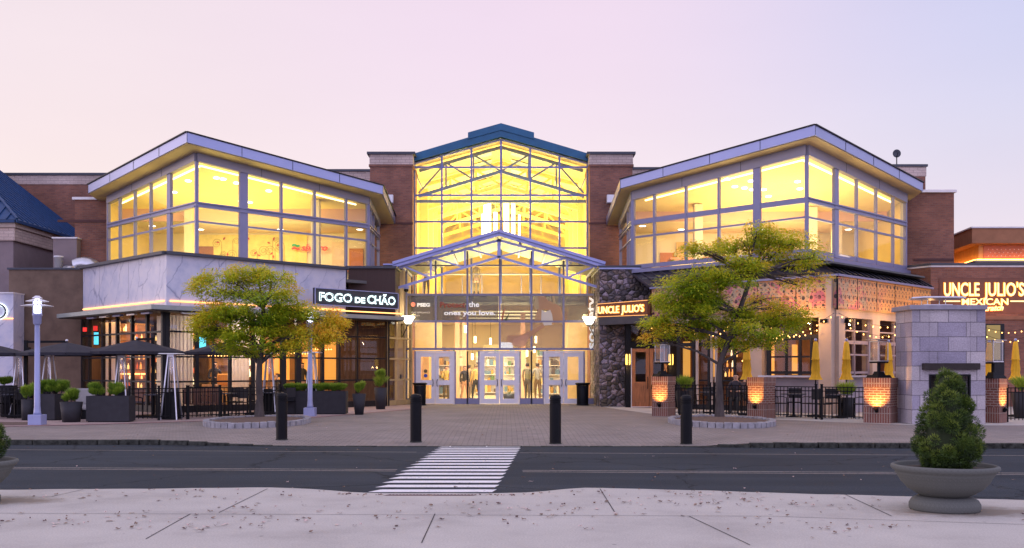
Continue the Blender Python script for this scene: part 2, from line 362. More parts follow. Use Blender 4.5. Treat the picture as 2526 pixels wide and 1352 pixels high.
def concrete(name, col, joint=None):
    m, nt, b = principled(name); L = nt.links.new; v = coords(nt, 'UV')
    a = noise_tex(nt, v, 55, 5, .8); r = ramp(nt, [(.32, tuple(c*.74 for c in col)), (.66, tuple(min(1, c*1.16) for c in col))]); L(a.outputs[0], r.inputs[0])
    s = noise_tex(nt, v, .8, 6, .65); r2 = ramp(nt, [(.3, (.80, .79, .79)), (.5, (.98,)*3), (.75, (1.1,)*3)]); L(s.outputs[0], r2.inputs[0])
    gv = N(nt, 'ShaderNodeTexVoronoi'); gv.inputs['Scale'].default_value = 2.3; L(v, gv.inputs['Vector']); rg = ramp(nt, [(.0, (.55,)*3), (.045, (.62,)*3), (.06, (1,)*3)]); L(gv.outputs['Distance'], rg.inputs[0])
    st = mixc(nt, 1., mixc(nt, 1., r.outputs[0], r2.outputs[0], 'MULTIPLY'), rg.outputs[0], 'MULTIPLY')
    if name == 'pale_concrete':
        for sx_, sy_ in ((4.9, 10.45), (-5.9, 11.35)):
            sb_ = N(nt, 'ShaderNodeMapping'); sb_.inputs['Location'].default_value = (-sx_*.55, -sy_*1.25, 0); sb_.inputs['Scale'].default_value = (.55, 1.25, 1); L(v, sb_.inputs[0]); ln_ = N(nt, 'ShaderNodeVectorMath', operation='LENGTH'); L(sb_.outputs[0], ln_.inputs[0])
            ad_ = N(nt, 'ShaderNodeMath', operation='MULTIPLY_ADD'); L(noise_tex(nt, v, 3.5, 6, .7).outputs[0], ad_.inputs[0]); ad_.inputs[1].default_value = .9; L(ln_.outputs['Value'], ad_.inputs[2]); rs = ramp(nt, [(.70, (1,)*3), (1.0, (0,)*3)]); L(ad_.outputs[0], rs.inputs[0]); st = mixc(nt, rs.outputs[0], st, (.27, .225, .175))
    L(st, b.inputs['Base Color']); b.inputs['Roughness'].default_value = .9; bump(nt, a.outputs[0], b, .25, .005); return m
def worn(name, col, th=.40):
    m, nt, b = principled(name); v = coords(nt, 'Object'); n = noise_tex(nt, v, 22, 6, .7); n2 = noise_tex(nt, v, 2.5, 4)
    ma = N(nt, 'ShaderNodeMath', operation='MULTIPLY_ADD'); nt.links.new(n2.outputs[0], ma.inputs[0]); ma.inputs[1].default_value = .35; nt.links.new(n.outputs[0], ma.inputs[2])
    r = ramp(nt, [(th+.14, (.07, .07, .075)), (th+.22, tuple(c*.8 for c in col)), (th+.34, col)]); nt.links.new(ma.outputs[0], r.inputs[0]); nt.links.new(r.outputs[0], b.inputs['Base Color']); b.inputs['Roughness'].default_value = .75; return m
M['asphalt'] = asphalt(); M['walk'] = concrete('pale_concrete', (.52, .49, .44)); M['walk2'] = concrete('pink_concrete', (.42, .31, .28))
M['pavers'] = brick('mauve_pavers', (.31, .265, .235), (.24, .205, .185), (.13, .11, .10), bw=.24, bh=.12, ms=.01, bmp=.3, big=.18)
M['pavers2'] = brick('red_pavers', (.34, .19, .18), (.28, .15, .15), (.12, .09, .09), bw=.24, bh=.12, ms=.01, bmp=.3, big=.15)
M['granite'] = mat('granite_kerb', (.050, .052, .044), .95, 0, .7, 9, .9, 18, spec=.2); M['granite_pale'] = mat('granite_setts', (.30, .29, .31), .85, 0, .25, 6, .6, 30)
M['paint'] = worn('worn_road_paint', (.84, .83, .82), .33); M['paint_dull'] = worn('faded_lane_paint', (.30, .265, .23), .40)
M['joint'] = mat('dark_joint', (.04, .035, .035), .95)
M['mulch'] = mat('brown_mulch', (.14, .09, .07), .95, 0, .5, 30, .9, 40)

g = MB(); g.poly([(-900, -300, -.16), (900, -300, -.16), (900, 1500, -.16), (-900, 1500, -.16)]); props(g.build('ground', M['asphalt']), kind='structure')
near = [(-300, 12.5), (-6.3, 12.36), (-3.2, 12.58), (-2.0, 12.68), (-1.2, 12.8), (0, 12.82), (.6, 12.7), (1.2, 12.58), (4.52, 11.75), (5.92, 11.4), (14, 9.8), (300, 9)]
far = [(-300, 21.1), (-7.6, 21.0), (-4.8, 20.6), (-3, 20.5), (3.6, 20.45), (5.5, 20.2), (11, 20.0), (300, 20.0)]
def wav(x): return .02*math.sin(x*3.1)+.015*math.sin(x*7.7+1)
NX = [-300, -60, -25]+[-12+i*.25 for i in range(97)]+[25, 60, 300]
def walkz(x, y):
    d = smooth(-3.0, -1.4, x)*(1-smooth(.0, 1.2, x)); return -.098*d*smooth(11.6, 12.7, y)
def plazaz(x, y):
    side = max(1-smooth(-7.6, -4.6, x), smooth(3.6, 5.6, x)); return -.095*(1-max(side, smooth(20.6, 24.5, y)))
def sheet(xs, rows):
    m = MB(); vs = []; k = len(rows(xs[0]))
    for x in xs: vs += rows(x)
    m.add(vs, [(i*k+j, (i+1)*k+j, (i+1)*k+j+1, i*k+j+1) for i in range(len(xs)-1) for j in range(k-1)]); return m
def nrow(x):
    e = interp(near, x)+wav(x); ys = [e, e, e-.25, e-.5, e-.8, e-1.2, e-1.6, 9, 4, -20]; ys = [min(y, e) for y in ys]
    return [(x, e, -.13)]+[(x, y, walkz(x, y)) for y in ys[1:]]
props(sheet(NX, nrow).build('near_pavement', M['walk']), kind='structure')
road = MB(); k = []
for x in NX: k += [(x, interp(near, x)-.3, -.1), (x, interp(far, x)+.3, -.1)]
road.add(k, [(2*i, 2*i+2, 2*i+3, 2*i+1) for i in range(len(NX)-1)]); road = props(road.build('road', M['asphalt']), kind='structure')
FX = [-300, -60]+[-30+i*.5 for i in range(121)]+[60, 300]
props(sheet(FX, lambda x: [(x, y, plazaz(x, y)) for y in [interp(far, x)+.15, interp(far, x)+.5, 21.6, 22, 22.6, 23.2, 24, 24.6, 27, 32, 40, 80]]).build('plaza_paving', M['pavers']), kind='structure')
# kerbs of the plaza: granite blocks on both sides, flush strip in the middle
random.seed(3); kb = MB(); x = -40
while x < 40:
    L_ = random.uniform(.35, .8); x1 = x+L_
    for a, b in ((x, x1),):
        z = plazaz((a+b)/2, 20); y0 = interp(far, a)+random.uniform(-.015, .015); y1 = interp(far, b)
        kb.prism([(a+.012, y0, -.13), (b-.012, y1, -.13), (b-.012, y1+.16, -.13), (a+.012, y0+.16, -.13)], (0, 0, z+.13+random.uniform(.002, .012)))
    x = x1
props(kb.build('kerb', M['granite'], bevel=.012), kind='structure')
# markings
cw = MB(); lead = [(915, 1217), (1090, 1102)]; 
for i in range(15):
    yc = 13.05+i*.53; py = HY+1.6*F/yc; tL = (1217-py)/(1217-1102); xl = 915+tL*175; xr = 1216+tL*69
    x0, x1 = X(xl, yc), X(xr, yc); dx = .12
    cw.add([(x0-dx*.6, yc-.15, -.096), (x1-.03, yc-.15, -.096), (x1+.03, yc+.14, -.096), (x0+dx*.6, yc+.14, -.096)], [(0, 1, 2, 3)])
props(cw.build('zebra_crossing', M['paint']), kind='structure')
ln = MB()
def lane(y0, y1, x0, x1, wd):
    n = int((x1-x0)/1.5)+1
    for i in range(n):
        a = x0+(x1-x0)*i/n; b = x0+(x1-x0)*(i+1)/n; fa = y0+(y1-y0)*(a+10)/20; fb = y0+(y1-y0)*(b+10)/20
        ln.add([(a, fa, -.096), (b, fb, -.096), (b, fb+wd, -.096), (a, fa+wd, -.096)], [(0, 1, 2, 3)])
for (a, b) in ((-12, -1.75), (.25, 12)):
    lane(16.0, 14.9, a, b, .07); lane(16.22, 15.12, a, b, .07); lane(19.7, 18.3, a, b, .06)
props(ln.build('lane_lines', M['paint_dull']), kind='structure')
# joints of the near pavement and the ribbed ramp plate
jt = MB()
def joint(a, b, wd=.010):
    (xa, ya), (xb, yb) = a, b; n = max(1, int(math.hypot(xb-xa, yb-ya)/.3)); 
    for i in range(n):
        p = Vector((xa+(xb-xa)*i/n, ya+(yb-ya)*i/n, 0)); q = Vector((xa+(xb-xa)*(i+1)/n, ya+(yb-ya)*(i+1)/n, 0)); d = (q-p).normalized(); s = Vector((-d.y, d.x, 0))*wd/2
        jt.add([Vector((v.x, v.y, walkz(v.x, v.y)+.004)) for v in (p-s, q-s, q+s, p+s)], [(0, 1, 2, 3)])
def gp(px, py): d = F*1.5/(py-HY); return (X(px, d), d)
for a, b in (((-200, 1266), (1900, 1274)), ((660, 1206), (540, 1265)), ((470, 1268), (360, 1330)), ((1480, 1206), (1520, 1270)), ((1073, 1268), (1040, 1340)), ((1700, 1274), (1850, 1345)), ((-40, 1228), (125, 1226)), ((125, 1226), (205, 1208)), ((1900, 1274), (2700, 1300)), ((2080, 1218), (2200, 1274))): joint(gp(*a), gp(*b))
props(jt.build('pavement_joints', M['joint']), kind='structure')
rb = MB(); M['ribs'] = mat('rust_brown_ribs', (.16, .09, .09), .8)
for i in range(26):
    x = X(945, 12)+i*.043*1.0; y = 12.38; rb.box((x, y, walkz(x, y)+.006), (.014, .16, .008), -.5)
props(rb.build('ramp_ribs', M['ribs']), kind='structure')
# terrace pavements
def poly_sheet(name, pts, m, z=.004):
    b = MB(); b.poly([(x, y, z) for x, y in pts]); return props(b.build(name, m), kind='structure')
poly_sheet('terrace_paving', [(-60, 26.3), (-13.4, 26.3), (-11.2, 27.3), (-6.2, 30.9), (-3.2, 38.6), (-4.4, 43), (-60, 43)], M['walk2'])
poly_sheet('terrace_edge_band', [(-60, 25.9), (-13.2, 25.9), (-11.0, 27.0), (-6.0, 30.7), (-3.05, 38.4), (-3.2, 38.6), (-6.2, 30.9), (-11.2, 27.3), (-13.4, 26.2), (-60, 26.2)], M['pavers2'], .008)
poly_sheet('planting_bed_soil', [(-30, 26.6), (-13.3, 26.6), (-12.6, 27.1), (-13.6, 28.2), (-30, 28.2)], M['mulch'], .012)
poly_sheet('side_terrace_paving', [(3.9, 40.2), (4.0, 38.6), (5.0, 33.2), (7.6, 30.2), (11.0, 26.6), (60, 26.0), (60, 42), (17, 42)], M['walk'])

# fallen leaves
random.seed(11); lf = MB(); clus = None
M['leaf_dry'] = mat('dry_leaf', (.26, .17, .12), .85, 0, .5, 3)
for i in range(620):
    near_side = random.random() < .8
    if near_side:
        y = random.uniform(9.2, 12.4); x = random.gauss(-.2, 2.9) if random.random() < .7 else random.uniform(-6, 6)
        if i % 4 and clus: x, y = clus[0]+random.gauss(0, .45), clus[1]+random.gauss(0, .16)
        else: clus = (x, y)
        if y > interp(near, x)-.05: continue
        z = walkz(x, y)
    else:
        y = random.uniform(12.9, 27); x = random.uniform(-9, 9)
        z = -.1 if y < interp(far, x) else plazaz(x, y)
    s = random.uniform(.014, .046); a = random.uniform(0, 6.3); h = random.uniform(.004, .022); ca, sa = math.cos(a), math.sin(a)
    pts = [(-1, 0, .3), (-.3, .45, 1), (.5, .3, .2), (1, 0, 1.2), (.3, -.5, .3), (-.4, -.35, .9)]
    lf.add([(x+s*(px_*ca-py_*sa), y+s*(px_*sa+py_*ca), z+.006+h*pz) for px_, py_, pz in pts], [(0, 1, 5), (1, 2, 4, 5), (2, 3, 4)])
    lf.cur = random.choice((0, 0, 1, 2))
props(lf.build('fallen_leaves', [M['leaf_dry'], mat('pale_dry_leaf', (.62, .47, .42), .85, 0, .3, 3), mat('dark_dry_leaf', (.11, .06, .055), .85, 0, .4, 3)], recalc=False), 'dry brown leaves scattered over the pale near pavement and road', 'leaf litter', kind='stuff')

# ================================================================= BUILDINGS
V = Vector
def along(A, D, px):
    k = (px-CX)/F; return (k*A[1]-A[0])/(D[0]-k*D[1])
def curtain(parent, A, D, cols, rows, z0, top, fm, pm, depth=.12, name='window_frame', extra=None):
    """cols [(t, width)], rows [(z, height)], top(t) -> z ; panes become children of the frame"""
    n3 = V((D[0], D[1], 0)); pt = lambda t, z: V((A[0]+D[0]*t, A[1]+D[1]*t, z)); f = MB()
    for t, wd in cols: f.beam(pt(t, z0), pt(t, top(t)), wd, depth, up=(-D[1], D[0], 0)) if False else f.prism([pt(t-wd/2, z0)+V((-D[1], D[0], 0))*s for s in (depth/2,)]+[pt(t+wd/2, z0)+V((-D[1], D[0], 0))*(depth/2), pt(t+wd/2, z0)-V((-D[1], D[0], 0))*(depth/2), pt(t-wd/2, z0)-V((-D[1], D[0], 0))*(depth/2)], (0, 0, top(t)-z0))
    t0, t1 = cols[0][0], cols[-1][0]
    for z, h in rows: f.beam(pt(t0+.02, z), pt(t1-.02, z), depth-.03, h)
    fr = f.build(name, fm, parent, world=True)
    zs = [(z0, 0)]+sorted(rows)
    for (ta, wa), (tb, wb) in zip(cols, cols[1:]):
        for i, (z, h) in enumerate(zs):
            a, b = ta+wa/2, tb-wb/2; lo = z+h/2; p = MB()
            if i+1 < len(zs): hi = zs[i+1][0]-zs[i+1][1]/2; q = [(a, lo), (b, lo), (b, hi), (a, hi)]
            else: q = [(a, lo), (b, lo), (b, top(b)), (a, top(a))]
            if min(q[2][1], q[3][1]) <= lo: continue
            p.poly([pt(t, zz) for t, zz in q]); p.build('window_pane', pm, fr, world=True)
    return fr
S2 = math.sqrt(.5)

def pavilion(side):
    if side < 0:
        C = (-11.29, 36.0); xl, xr = 268, 907; lab = 'glass corner pavilion with yellow lit rooms above the marble fronted restaurant'
        lcols = [(268, .12), (297, .07), (334, .07), (373, .07), (419, .26), (485, .09)]; rcols = [(485, .09), (600, .34), (693, .09), (775, .09), (853, .09), (907, .14)]
        z0 = 5.05; back = -1
    else:
        C = (10.62, 35.0); xl, xr = 1562, 2233; lab = 'glass corner pavilion with yellow lit rooms above the perforated screen'
        lcols = [(1562, .16), (1615, .09), (1693, .09), (1774, .09), (1868, .30), (1990, .09)]; rcols = [(1990, .09), (2061, .30), (2112, .07), (2160, .07), (2202, .07), (2233, .12)]
        z0 = 5.62
    b = thing('glass_pavilion', lab, 'building', (C[0], C[1]+3, 0), group=None)
    DL = (-S2, S2); DR = (S2, S2)
    tL = along(C, DL, xl); tR = along(C, DR, xr)
    A = (C[0]+DL[0]*tL, C[1]+DL[1]*tL); B = (C[0]+DR[0]*tR, C[1]+DR[1]*tR)
    slope = .121; head = lambda y: 9.08-slope*(y-C[1])
    # left face measured from A to C
    cl = [(tL-along(C, DL, px), wd) for px, wd in lcols]; DLr = (S2, -S2)
    rows = [(z0+.08, .16), (6.9, .07), (7.51, .20)]
    curtain(b, A, DLr, cl, rows, z0, lambda t: head(A[1]-S2*t), M['frame'], M['glass'])
    cr = [(along(C, DR, px), wd) for px, wd in rcols]
    curtain(b, C, DR, cr, rows, z0, lambda t: head(C[1]+S2*t), M['frame'], M['glass'])
    # straight return towards the middle of the mall
    I = B if side < 0 else A; yb = 44.9
    cs = [(0, .1), (.85, .06), (1.7, .06), (yb-I[1], .1)]
    curtain(b, I, (0, 1), cs, rows, z0, lambda t: head(I[1]+t), M['frame'], M['glass'])
    O = A if side < 0 else B
    # rail between the two glass bands, raised lip
    rl = MB()
    for p, q in ((A, C), (C, B), (I, (I[0], yb))):
        d = (V(q)-V(p)).normalized(); nrm = V((d.y, -d.x)); 
        if side > 0 and p == I: nrm = -nrm
        for zz in (7.58, 7.44):
            rl.beam((p[0]+nrm.x*.07, p[1]+nrm.y*.07, zz), (q[0]+nrm.x*.07, q[1]+nrm.y*.07, zz), .05, .05)
    rl.build('transom_rail', M['frame'], b, world=True)
    # grey header panels
    h = MB()
    def hd(p, q, out):
        p3 = V((p[0], p[1], head(p[1]))); q3 = V((q[0], q[1], head(q[1]))); o = V((out[0], out[1], 0))
        h.prism([p3+o*.1, q3+o*.1, q3+o*.1+V((0, 0, .44)), p3+o*.1+V((0, 0, .44))], -o*.2)
    hd(A, C, (-S2, -S2)); hd(C, B, (S2, -S2)); hd((I[0], I[1]), (I[0], yb), (-side*1.0, 0))
    h.build('header_panels', M['header'], b, world=True)
    # joints in the header
    hj = MB()
    for (P0, D, T, out) in ((C, DL, tL, (-S2, -S2)), (C, DR, tR, (S2, -S2))):
        for k in (0.34, .68):
            p = V((P0[0]+D[0]*T*k+out[0]*.101, P0[1]+D[1]*T*k+out[1]*.101, 0)); z = head(p.y)
            hj.beam(p+V((0, 0, z+.01)), p+V((0, 0, z+.43)), .015, .01, up=(out[0], out[1], 0))
    hj.build('header_joints', M['frame_dark'], b, world=True)
    # roof plate with sloping fascia
    o = .78 if side < 0 else .66
    E = V((C[0], C[1]-o/S2)); EL = V((A[0]-.78-.1, 0)); 
    tl = tL+1.1*o; EA = E+V(DL)*(tL+1.25*o); EB = E+V(DR)*(tR+1.25*o)
    if side < 0: EAb = V((EA.x, 42.4)); EBb = V((EB.x, 45.6))
    else: EAb = V((EA.x, 45.6)); EBb = V((EB.x, 42.6))
    ring = [EA, E, EB, EBb, EAb]; rt = lambda y: (9.88 if side < 0 else 9.93)-slope*(y-E.y)
    if side < 0: ring = [EA, E, EB, V((EB.x, 47)), V((EA.x+1.4, 47)), V((EA.x+1.4, 42.2)), V((EA.x, 42.2))]
    else: ring = [EA, E, EB, V((EB.x, 42.2)), V((EB.x-1.4, 42.2)), V((EB.x-1.4, 47)), V((EA.x, 47))]
    rf = MB(); rf.prism([(p.x, p.y, rt(p.y)-.35) for p in ring], (0, 0, .35)); roof = rf.build('roof', M['metal_blue'], b, world=True)
    ctr = V((sum(p.x for p in ring)/len(ring), sum(p.y for p in ring)/len(ring)))
    sf = MB(); rr = [ctr+(p-ctr)*.992 for p in ring]; sf.prism([(p.x, p.y, rt(p.y)-.375) for p in rr], (0, 0, .02)); sf.build('soffit', M['soffit'], roof, world=True)
    tp = MB()
    for p, q in zip(ring[:3], ring[1:4]):
        d = (q-p).normalized(); nn = V((d.y, -d.x)); tp.beam((p.x+nn.x*.02, p.y+nn.y*.02, rt(p.y)+.02), (q.x+nn.x*.02, q.y+nn.y*.02, rt(q.y)+.02), .07, .035)
        Ln = (q-p).length; k = int(Ln/2.7)
        for i in range(0, k+1):
            c = p+d*(Ln*i/(k+1)) if i else p+d*.01
            tp.beam((c.x+nn.x*.003, c.y+nn.y*.003, rt(c.y)-.34), (c.x+nn.x*.003, c.y+nn.y*.003, rt(c.y)), .016, .012, up=(nn.x, nn.y, 0))
    tp.build('roof_edge_trim', M['frame_dark'], roof, world=True)
    # interior ------------------------------------------------------
    yB = 46.6; x0, x1 = (O[0]-.2, I[0]+.1) if side < 0 else (I[0]-.1, O[0]+.2)
    xi = I[0]; flo = z0-.15
    sh = MB(); yo = 41.75 if side < 0 else 41.6
    fl = [A, C, B]+([(B[0], yB), (A[0], yB)] if side < 0 else [(B[0], yB), (A[0], yB)])
    sh.prism([(x, y, flo-.25) for x, y in fl], (0, 0, .25)); sh.build('floor_slab', M['floor_in'], b, world=True)
    cl_ = MB(); cp = [A, C, B, (B[0], 42.6), (A[0], 42.6)]
    k0 = V((C[0], 41.0)); cp2 = [(k0+(V(p)-k0)*.985) for p in cp]
    cl_.prism([(p.x, p.y, head(p.y)+.12) for p in cp2], (0, 0, .03)); cl_.build('ceiling', M['yellow_in'], b, world=True)
    lc = MB(); lc.bb(min(A[0], B[0])+.1, max(A[0], B[0])-.1, 42.62, yB-.02, 7.92, 8.0); lc.build('lower_ceiling', M['cream'], b, world=True)
    bh = MB(); bh.bb(min(A[0], B[0])+.1, max(A[0], B[0])-.1, 42.5, 42.6, 7.88, 8.6); bh.build('bulkhead', M['peach'], b, world=True)
    wl = MB(); wl.bb(min(A[0], B[0])-.1, max(A[0], B[0])+.05, yB, yB+.15, flo, 8.1); wl.build('back_wall', M['cream'], b, world=True)
    ow = MB(); s = -1 if side < 0 else 1; ow.bb(O[0]+s*.02, O[0]+s*.17, yo-.2, yB, flo, 8.7) if s > 0 else ow.bb(O[0]-.17, O[0]-.02, yo-.2, yB, flo, 8.7)
    ow.build('side_wall', M['yellow_in'], b, world=True)
    # columns and room dividers
    for cx_, cy_ in (((-7.95, 41.2), (-13.6, 42.4)) if side < 0 else ((8.0, 41.4), (12.9, 41.8), (14.3, 42.9))):
        co = MB(); co.bb(cx_-.17, cx_+.17, cy_-.2, cy_+.2, flo, head(cy_)+.1); co.build('column', M['cream'], b, world=True)
    # cove strip just inside the window heads
    cv = MB()
    for p, q, inn in ((A, C, (S2, S2)), (C, B, (-S2, S2))):
        d = (V(q)-V(p)).normalized(); a = V(p)+d*.35+V(inn)*.35; e = V(q)-d*.35+V(inn)*.35
        cv.beam((a.x, a.y, head(a.y)-.0), (e.x, e.y, head(e.y)-.0), .06, .05)
    cv.build('cove_light', emis('cove_glow', (1, .84, .40), 3.5), b, world=True)
    # downlights
    random.seed(5+side)
    for i in range(9):
        u = random.uniform(.1, .95); v_ = random.uniform(.15, .9); cx_ = C[0]+(u-v_)*5.0*S2*1.1; cy_ = C[1]+.9+(u+v_)*5.0*S2*.8
        if cy_ > 42.2: continue
        dl = MB(); dl.lathe([(.001, -.02), (.10, -.02), (.12, 0), (.10, .03)], (cx_, cy_, head(cy_)+.1), 12); dl.build('downlight', EM_WHITE, b, world=True)
    for i in range(6):
        cx_ = x0+1+i*(x1-x0-2)/5; dl = MB(); dl.lathe([(.001, -.02), (.14, -.02), (.15, 0), (.13, .03)], (cx_, 44.2+(i % 2)*1.1, 7.93), 12); dl.build('downlight', EM_WHITE, b, world=True)
    # counters at the back
    ct = MB(); ct.bb(x0+2.5, x1-1.2, 45.2, 45.9, flo, flo+1.05); ct.build('counter', M['cream'], b, world=True)
    ct = MB(); ct.bb(x0+2.4, x1-1.1, 45.1, 46.0, flo+1.051, flo+1.16); ct.build('counter_top', mat('orange_counter_top', (.60, .24, .13), .4), b, world=True)
    pm = [mat('food_wall_%d' % k, c, .7) for k, c in enumerate(((.60, .22, .08), (.75, .48, .15), (.35, .16, .08), (.80, .62, .40)))]
    for k, (pa, pb, za, zb) in enumerate(((300, 330, 6.2, 7.4), (345, 372, 5.6, 7.0), (486, 528, 6.0, 7.3), (820, 850, 6.1, 7.5), (862, 896, 5.6, 7.2)) if side < 0 else ((1628, 1662, 6.2, 7.0), (1668, 1692, 6.0, 7.5), (1890, 1950, 6.2, 7.2), (2005, 2040, 6.0, 7.5), (2112, 2132, 6.0, 7.6), (2160, 2185, 6.0, 7.3))):
        q = MB(); q.bb(X(pa, yB), X(pb, yB), yB-.09, yB-.02, za, zb); q.build('stall_panel', pm[k % 4], b, world=True)
    # light
    area('ceiling_wash', (C[0], C[1]+3.9, flo+.25), 4.6, 500, WARM if side < 0 else (1, .76, .36), (0, 0, 1))  # unseen uplight added near floor level to brighten the sloping ceiling
    area('counter_wash', (C[0], 43.9, 7.86), 7.0, 360, (1, .78, .38), (0, .25, -1), 1.2)
    return b, A, B, C, head, I, O
bl = pavilion(-1); br = pavilion(1)

# food court mural and sign behind the left pavilion's windows
mu = thing('wall_mural', 'pale yellow mural with curling vines and red leaves behind the left upper windows', 'mural', (-11.3, 46.5, 6.1))
b = MB(); b.bb(-14.5, -9.4, 46.52, 46.58, 6.1, 7.85); b.build('mural_panel', mat('yellow_mural_paint', (.80, .68, .22), .8), mu, world=True)
b = MB(); random.seed(2)
for i in range(13):
    cx_ = random.uniform(-14.2, -10.7); cz = random.uniform(6.75, 7.65); r = random.uniform(.14, .27); s = random.choice((-1, 1)); pts = []
    for k in range(26): a = k*.5; rr = r*(1-k/30); pts.append((cx_+s*rr*math.cos(a), 46.50, cz+rr*math.sin(a)))
    pts = [(cx_+s*r, 46.50, 6.15)]+pts; b.path(pts, .012, .008, 5)
b.build('vine_pattern', mat('olive_vine_paint', (.42, .36, .10), .8), mu, world=True)
b = MB()
for i in range(15):
    cx_ = random.uniform(-14.3, -10.5); cz = random.uniform(6.7, 7.75); a = random.uniform(0, 3); d = V((math.cos(a), 0, math.sin(a))); n_ = V((-d.z, 0, d.x)); c0 = V((cx_, 46.47, cz))
    b.prism([c0-d*.09, c0+n_*.045, c0+d*.09, c0-n_*.045], (0, .02, 0))
b.build('leaf_pattern', mat('red_leaf_paint', (.50, .10, .06), .8), mu, world=True)
sg = thing('restaurant_wall_sign', 'red lettered sign with green and red waves behind the left upper windows', 'sign', (-9.2, 46.4, 6.9))
M['red'] = emis('red_sign_face', (.85, .05, .03), .55)
a = fit_text('sbarro', P(743, 618, 46.3), P(808, 618, 46.3), .30, .06, .010, shear=.25); a.build('letters', M['red'], sg, world=True)
for zz, mm, nm in ((Zp(606, 46.3), emis('green_sign_face', (.02, .30, .08), .5), 'green_wave'), (Zp(614, 46.3), M['red'], 'red_wave')):
    b = MB(); pts = [(X(720, 46.3)+i*.035, 46.33, zz+.04*math.sin(i*.6)+i*.003) for i in range(11)]
    for p, q in zip(pts, pts[1:]): b.beam(p, V(q)+V((.005, 0, 0)), .05, .085)
    b.build(nm, mm, sg, world=True)
# ----------------------------------------------------------------- mall hall (atrium, brick piers, back walls)
cx0 = X(1236, 46.5)
mall = thing('mall_hall', 'central brick and glass hall with a teal gabled roof and yellow glowing interior', 'building', (cx0, 50, 0))
YA = 46.5
xa, xb = X(1022, YA), X(1450, YA)
gz = lambda x: 12.30-abs(x-cx0)*(12.30-11.17)/(xb-cx0)   # glass top
# piers
for s, (pl, pr) in ((-1, (910, 1020)), (1, (1452, 1563))):
    x0, x1 = X(pl, 45.6), X(pr, 45.6)
    p = MB(); p.bb(x0+.05, x1-.05, 45.6, 48, 0, 10.86); pier = p.build('brick_pier', M['brick'], mall, world=True)
    p = MB(); p.bb(x0, x1, 45.55, 48.05, 10.86, 10.96); p.build('pier_ledge', M['brick'], pier, world=True)
    p = MB(); p.bb(x0+.03, x1-.03, 45.58, 48.02, 10.96, 11.42); p.build('pale_brick_band', M['brick_pale'], pier, world=True)
    p = MB(); p.bb(x0-.08, x1+.08, 45.48, 48.1, 11.42, 11.53); p.build('pier_cap', M['cap_dark'], pier, world=True)
    for zz in (4.9, 8.2): p = MB(); p.bb(x0+.02, x1-.02, 45.57, 45.7, zz, zz+.09); p.build('brick_course', mat('dark_brick_course', (.10, .045, .042), .9), pier, world=True)
    fl = MB(); fx = X(962, 45.5) if s < 0 else X(1505, 45.5)
    fl.bb(fx-.16, fx+.16, 45.2, 45.5, 9.15, 9.5); flo_ = fl.build('floodlight', M['white'], pier, world=True)
# flank walls
def wallblock(x0, x1, y0, y1, ztop, band=None, cap=True, name='brick_wall'):
    p = MB(); p.bb(x0, x1, y0, y1, 0, ztop-(.55 if band else 0)); w_ = p.build(name, M['brick'], mall, world=True)
    if band:
        p = MB(); p.bb(x0-.03, x1+.03, y0-.03, y1, ztop-.55, ztop-.09); p.build('pale_brick_band', M['brick_pale'], w_, world=True)
    p = MB(); p.bb(x0-.08, x1+.08, y0-.1, y1+.05, ztop-.089, ztop+.02); p.build('wall_cap', M['cap_dark'] if band else M['cap_white'], w_, world=True)
    return w_
wallblock(-45, X(330, 50), 50, 51, Zp(428, 50), True)
wallblock(X(330, 50)+.1, X(1000, 49.5), 49.5, 51, Zp(419, 49.5), True)
wallblock(X(1480, 49.5), X(1700, 49.5), 49.5, 51, Zp(414, 49.5), True)
wallblock(X(1700, 50)+.1, X(2212, 50), 50, 51, Zp(428, 50), True)
wallblock(X(188, 41.8)-.1, -16.85, 41.9, 49.9, Zp(488, 41.9), False)
wallblock(X(2200, 48), X(2283, 48), 48, 50, Zp(407, 48), True)
wallblock(16.9, X(2356, 41.7), 41.8, 49.8, Zp(470, 41.8), False)
# dark soldier courses on the side blocks
p = MB(); p.bb(X(140, 41.8), -16.95, 41.86, 41.95, 8.05-.3, 8.15-.3); p.bb(17.2, X(2356, 41.7)-.02, 41.76, 41.85, 6.1, 6.2); p.build('brick_course', MATS['dark_brick_course'], mall, world=True)
# atrium glass
cols = [1022, 1090, 1163, 1236, 1308, 1380, 1450]
rows = [(Zp(y, YA), .085) for y in (612, 547, 482, 413)]
curtain(mall, (xa, YA), (1, 0), [(X(c, YA)-xa, .09 if 0 < i < 6 else .1) for i, c in enumerate(cols)], rows, 4.6, lambda t: gz(xa+t), M['frame_navy'], M['glass'], .14, 'atrium_window_frame')
f = MB(); f.beam((xa, YA, gz(xa)), (cx0, YA-.002, gz(cx0)), .2, .07); f.beam((cx0, YA, gz(cx0)), (xb, YA-.002, gz(xb)), .2, .07)
for x in (xa-.1, xb+.1): f.bb(x-.05, x+.05, YA-.2, YA, 4.6, gz(x)-.05)
f.build('gable_trim', M['frame'], mall, world=True)
st = MB(); st.bb(xa-.045, xa-.015, YA-.14, YA-.1, 4.8, 11.1); st.bb(xb+.015, xb+.045, YA-.14, YA-.1, 4.8, 11.1); st.build('edge_light_strip', emis('edge_strip_glow', (1, .72, .2), 1.6), mall, world=True)
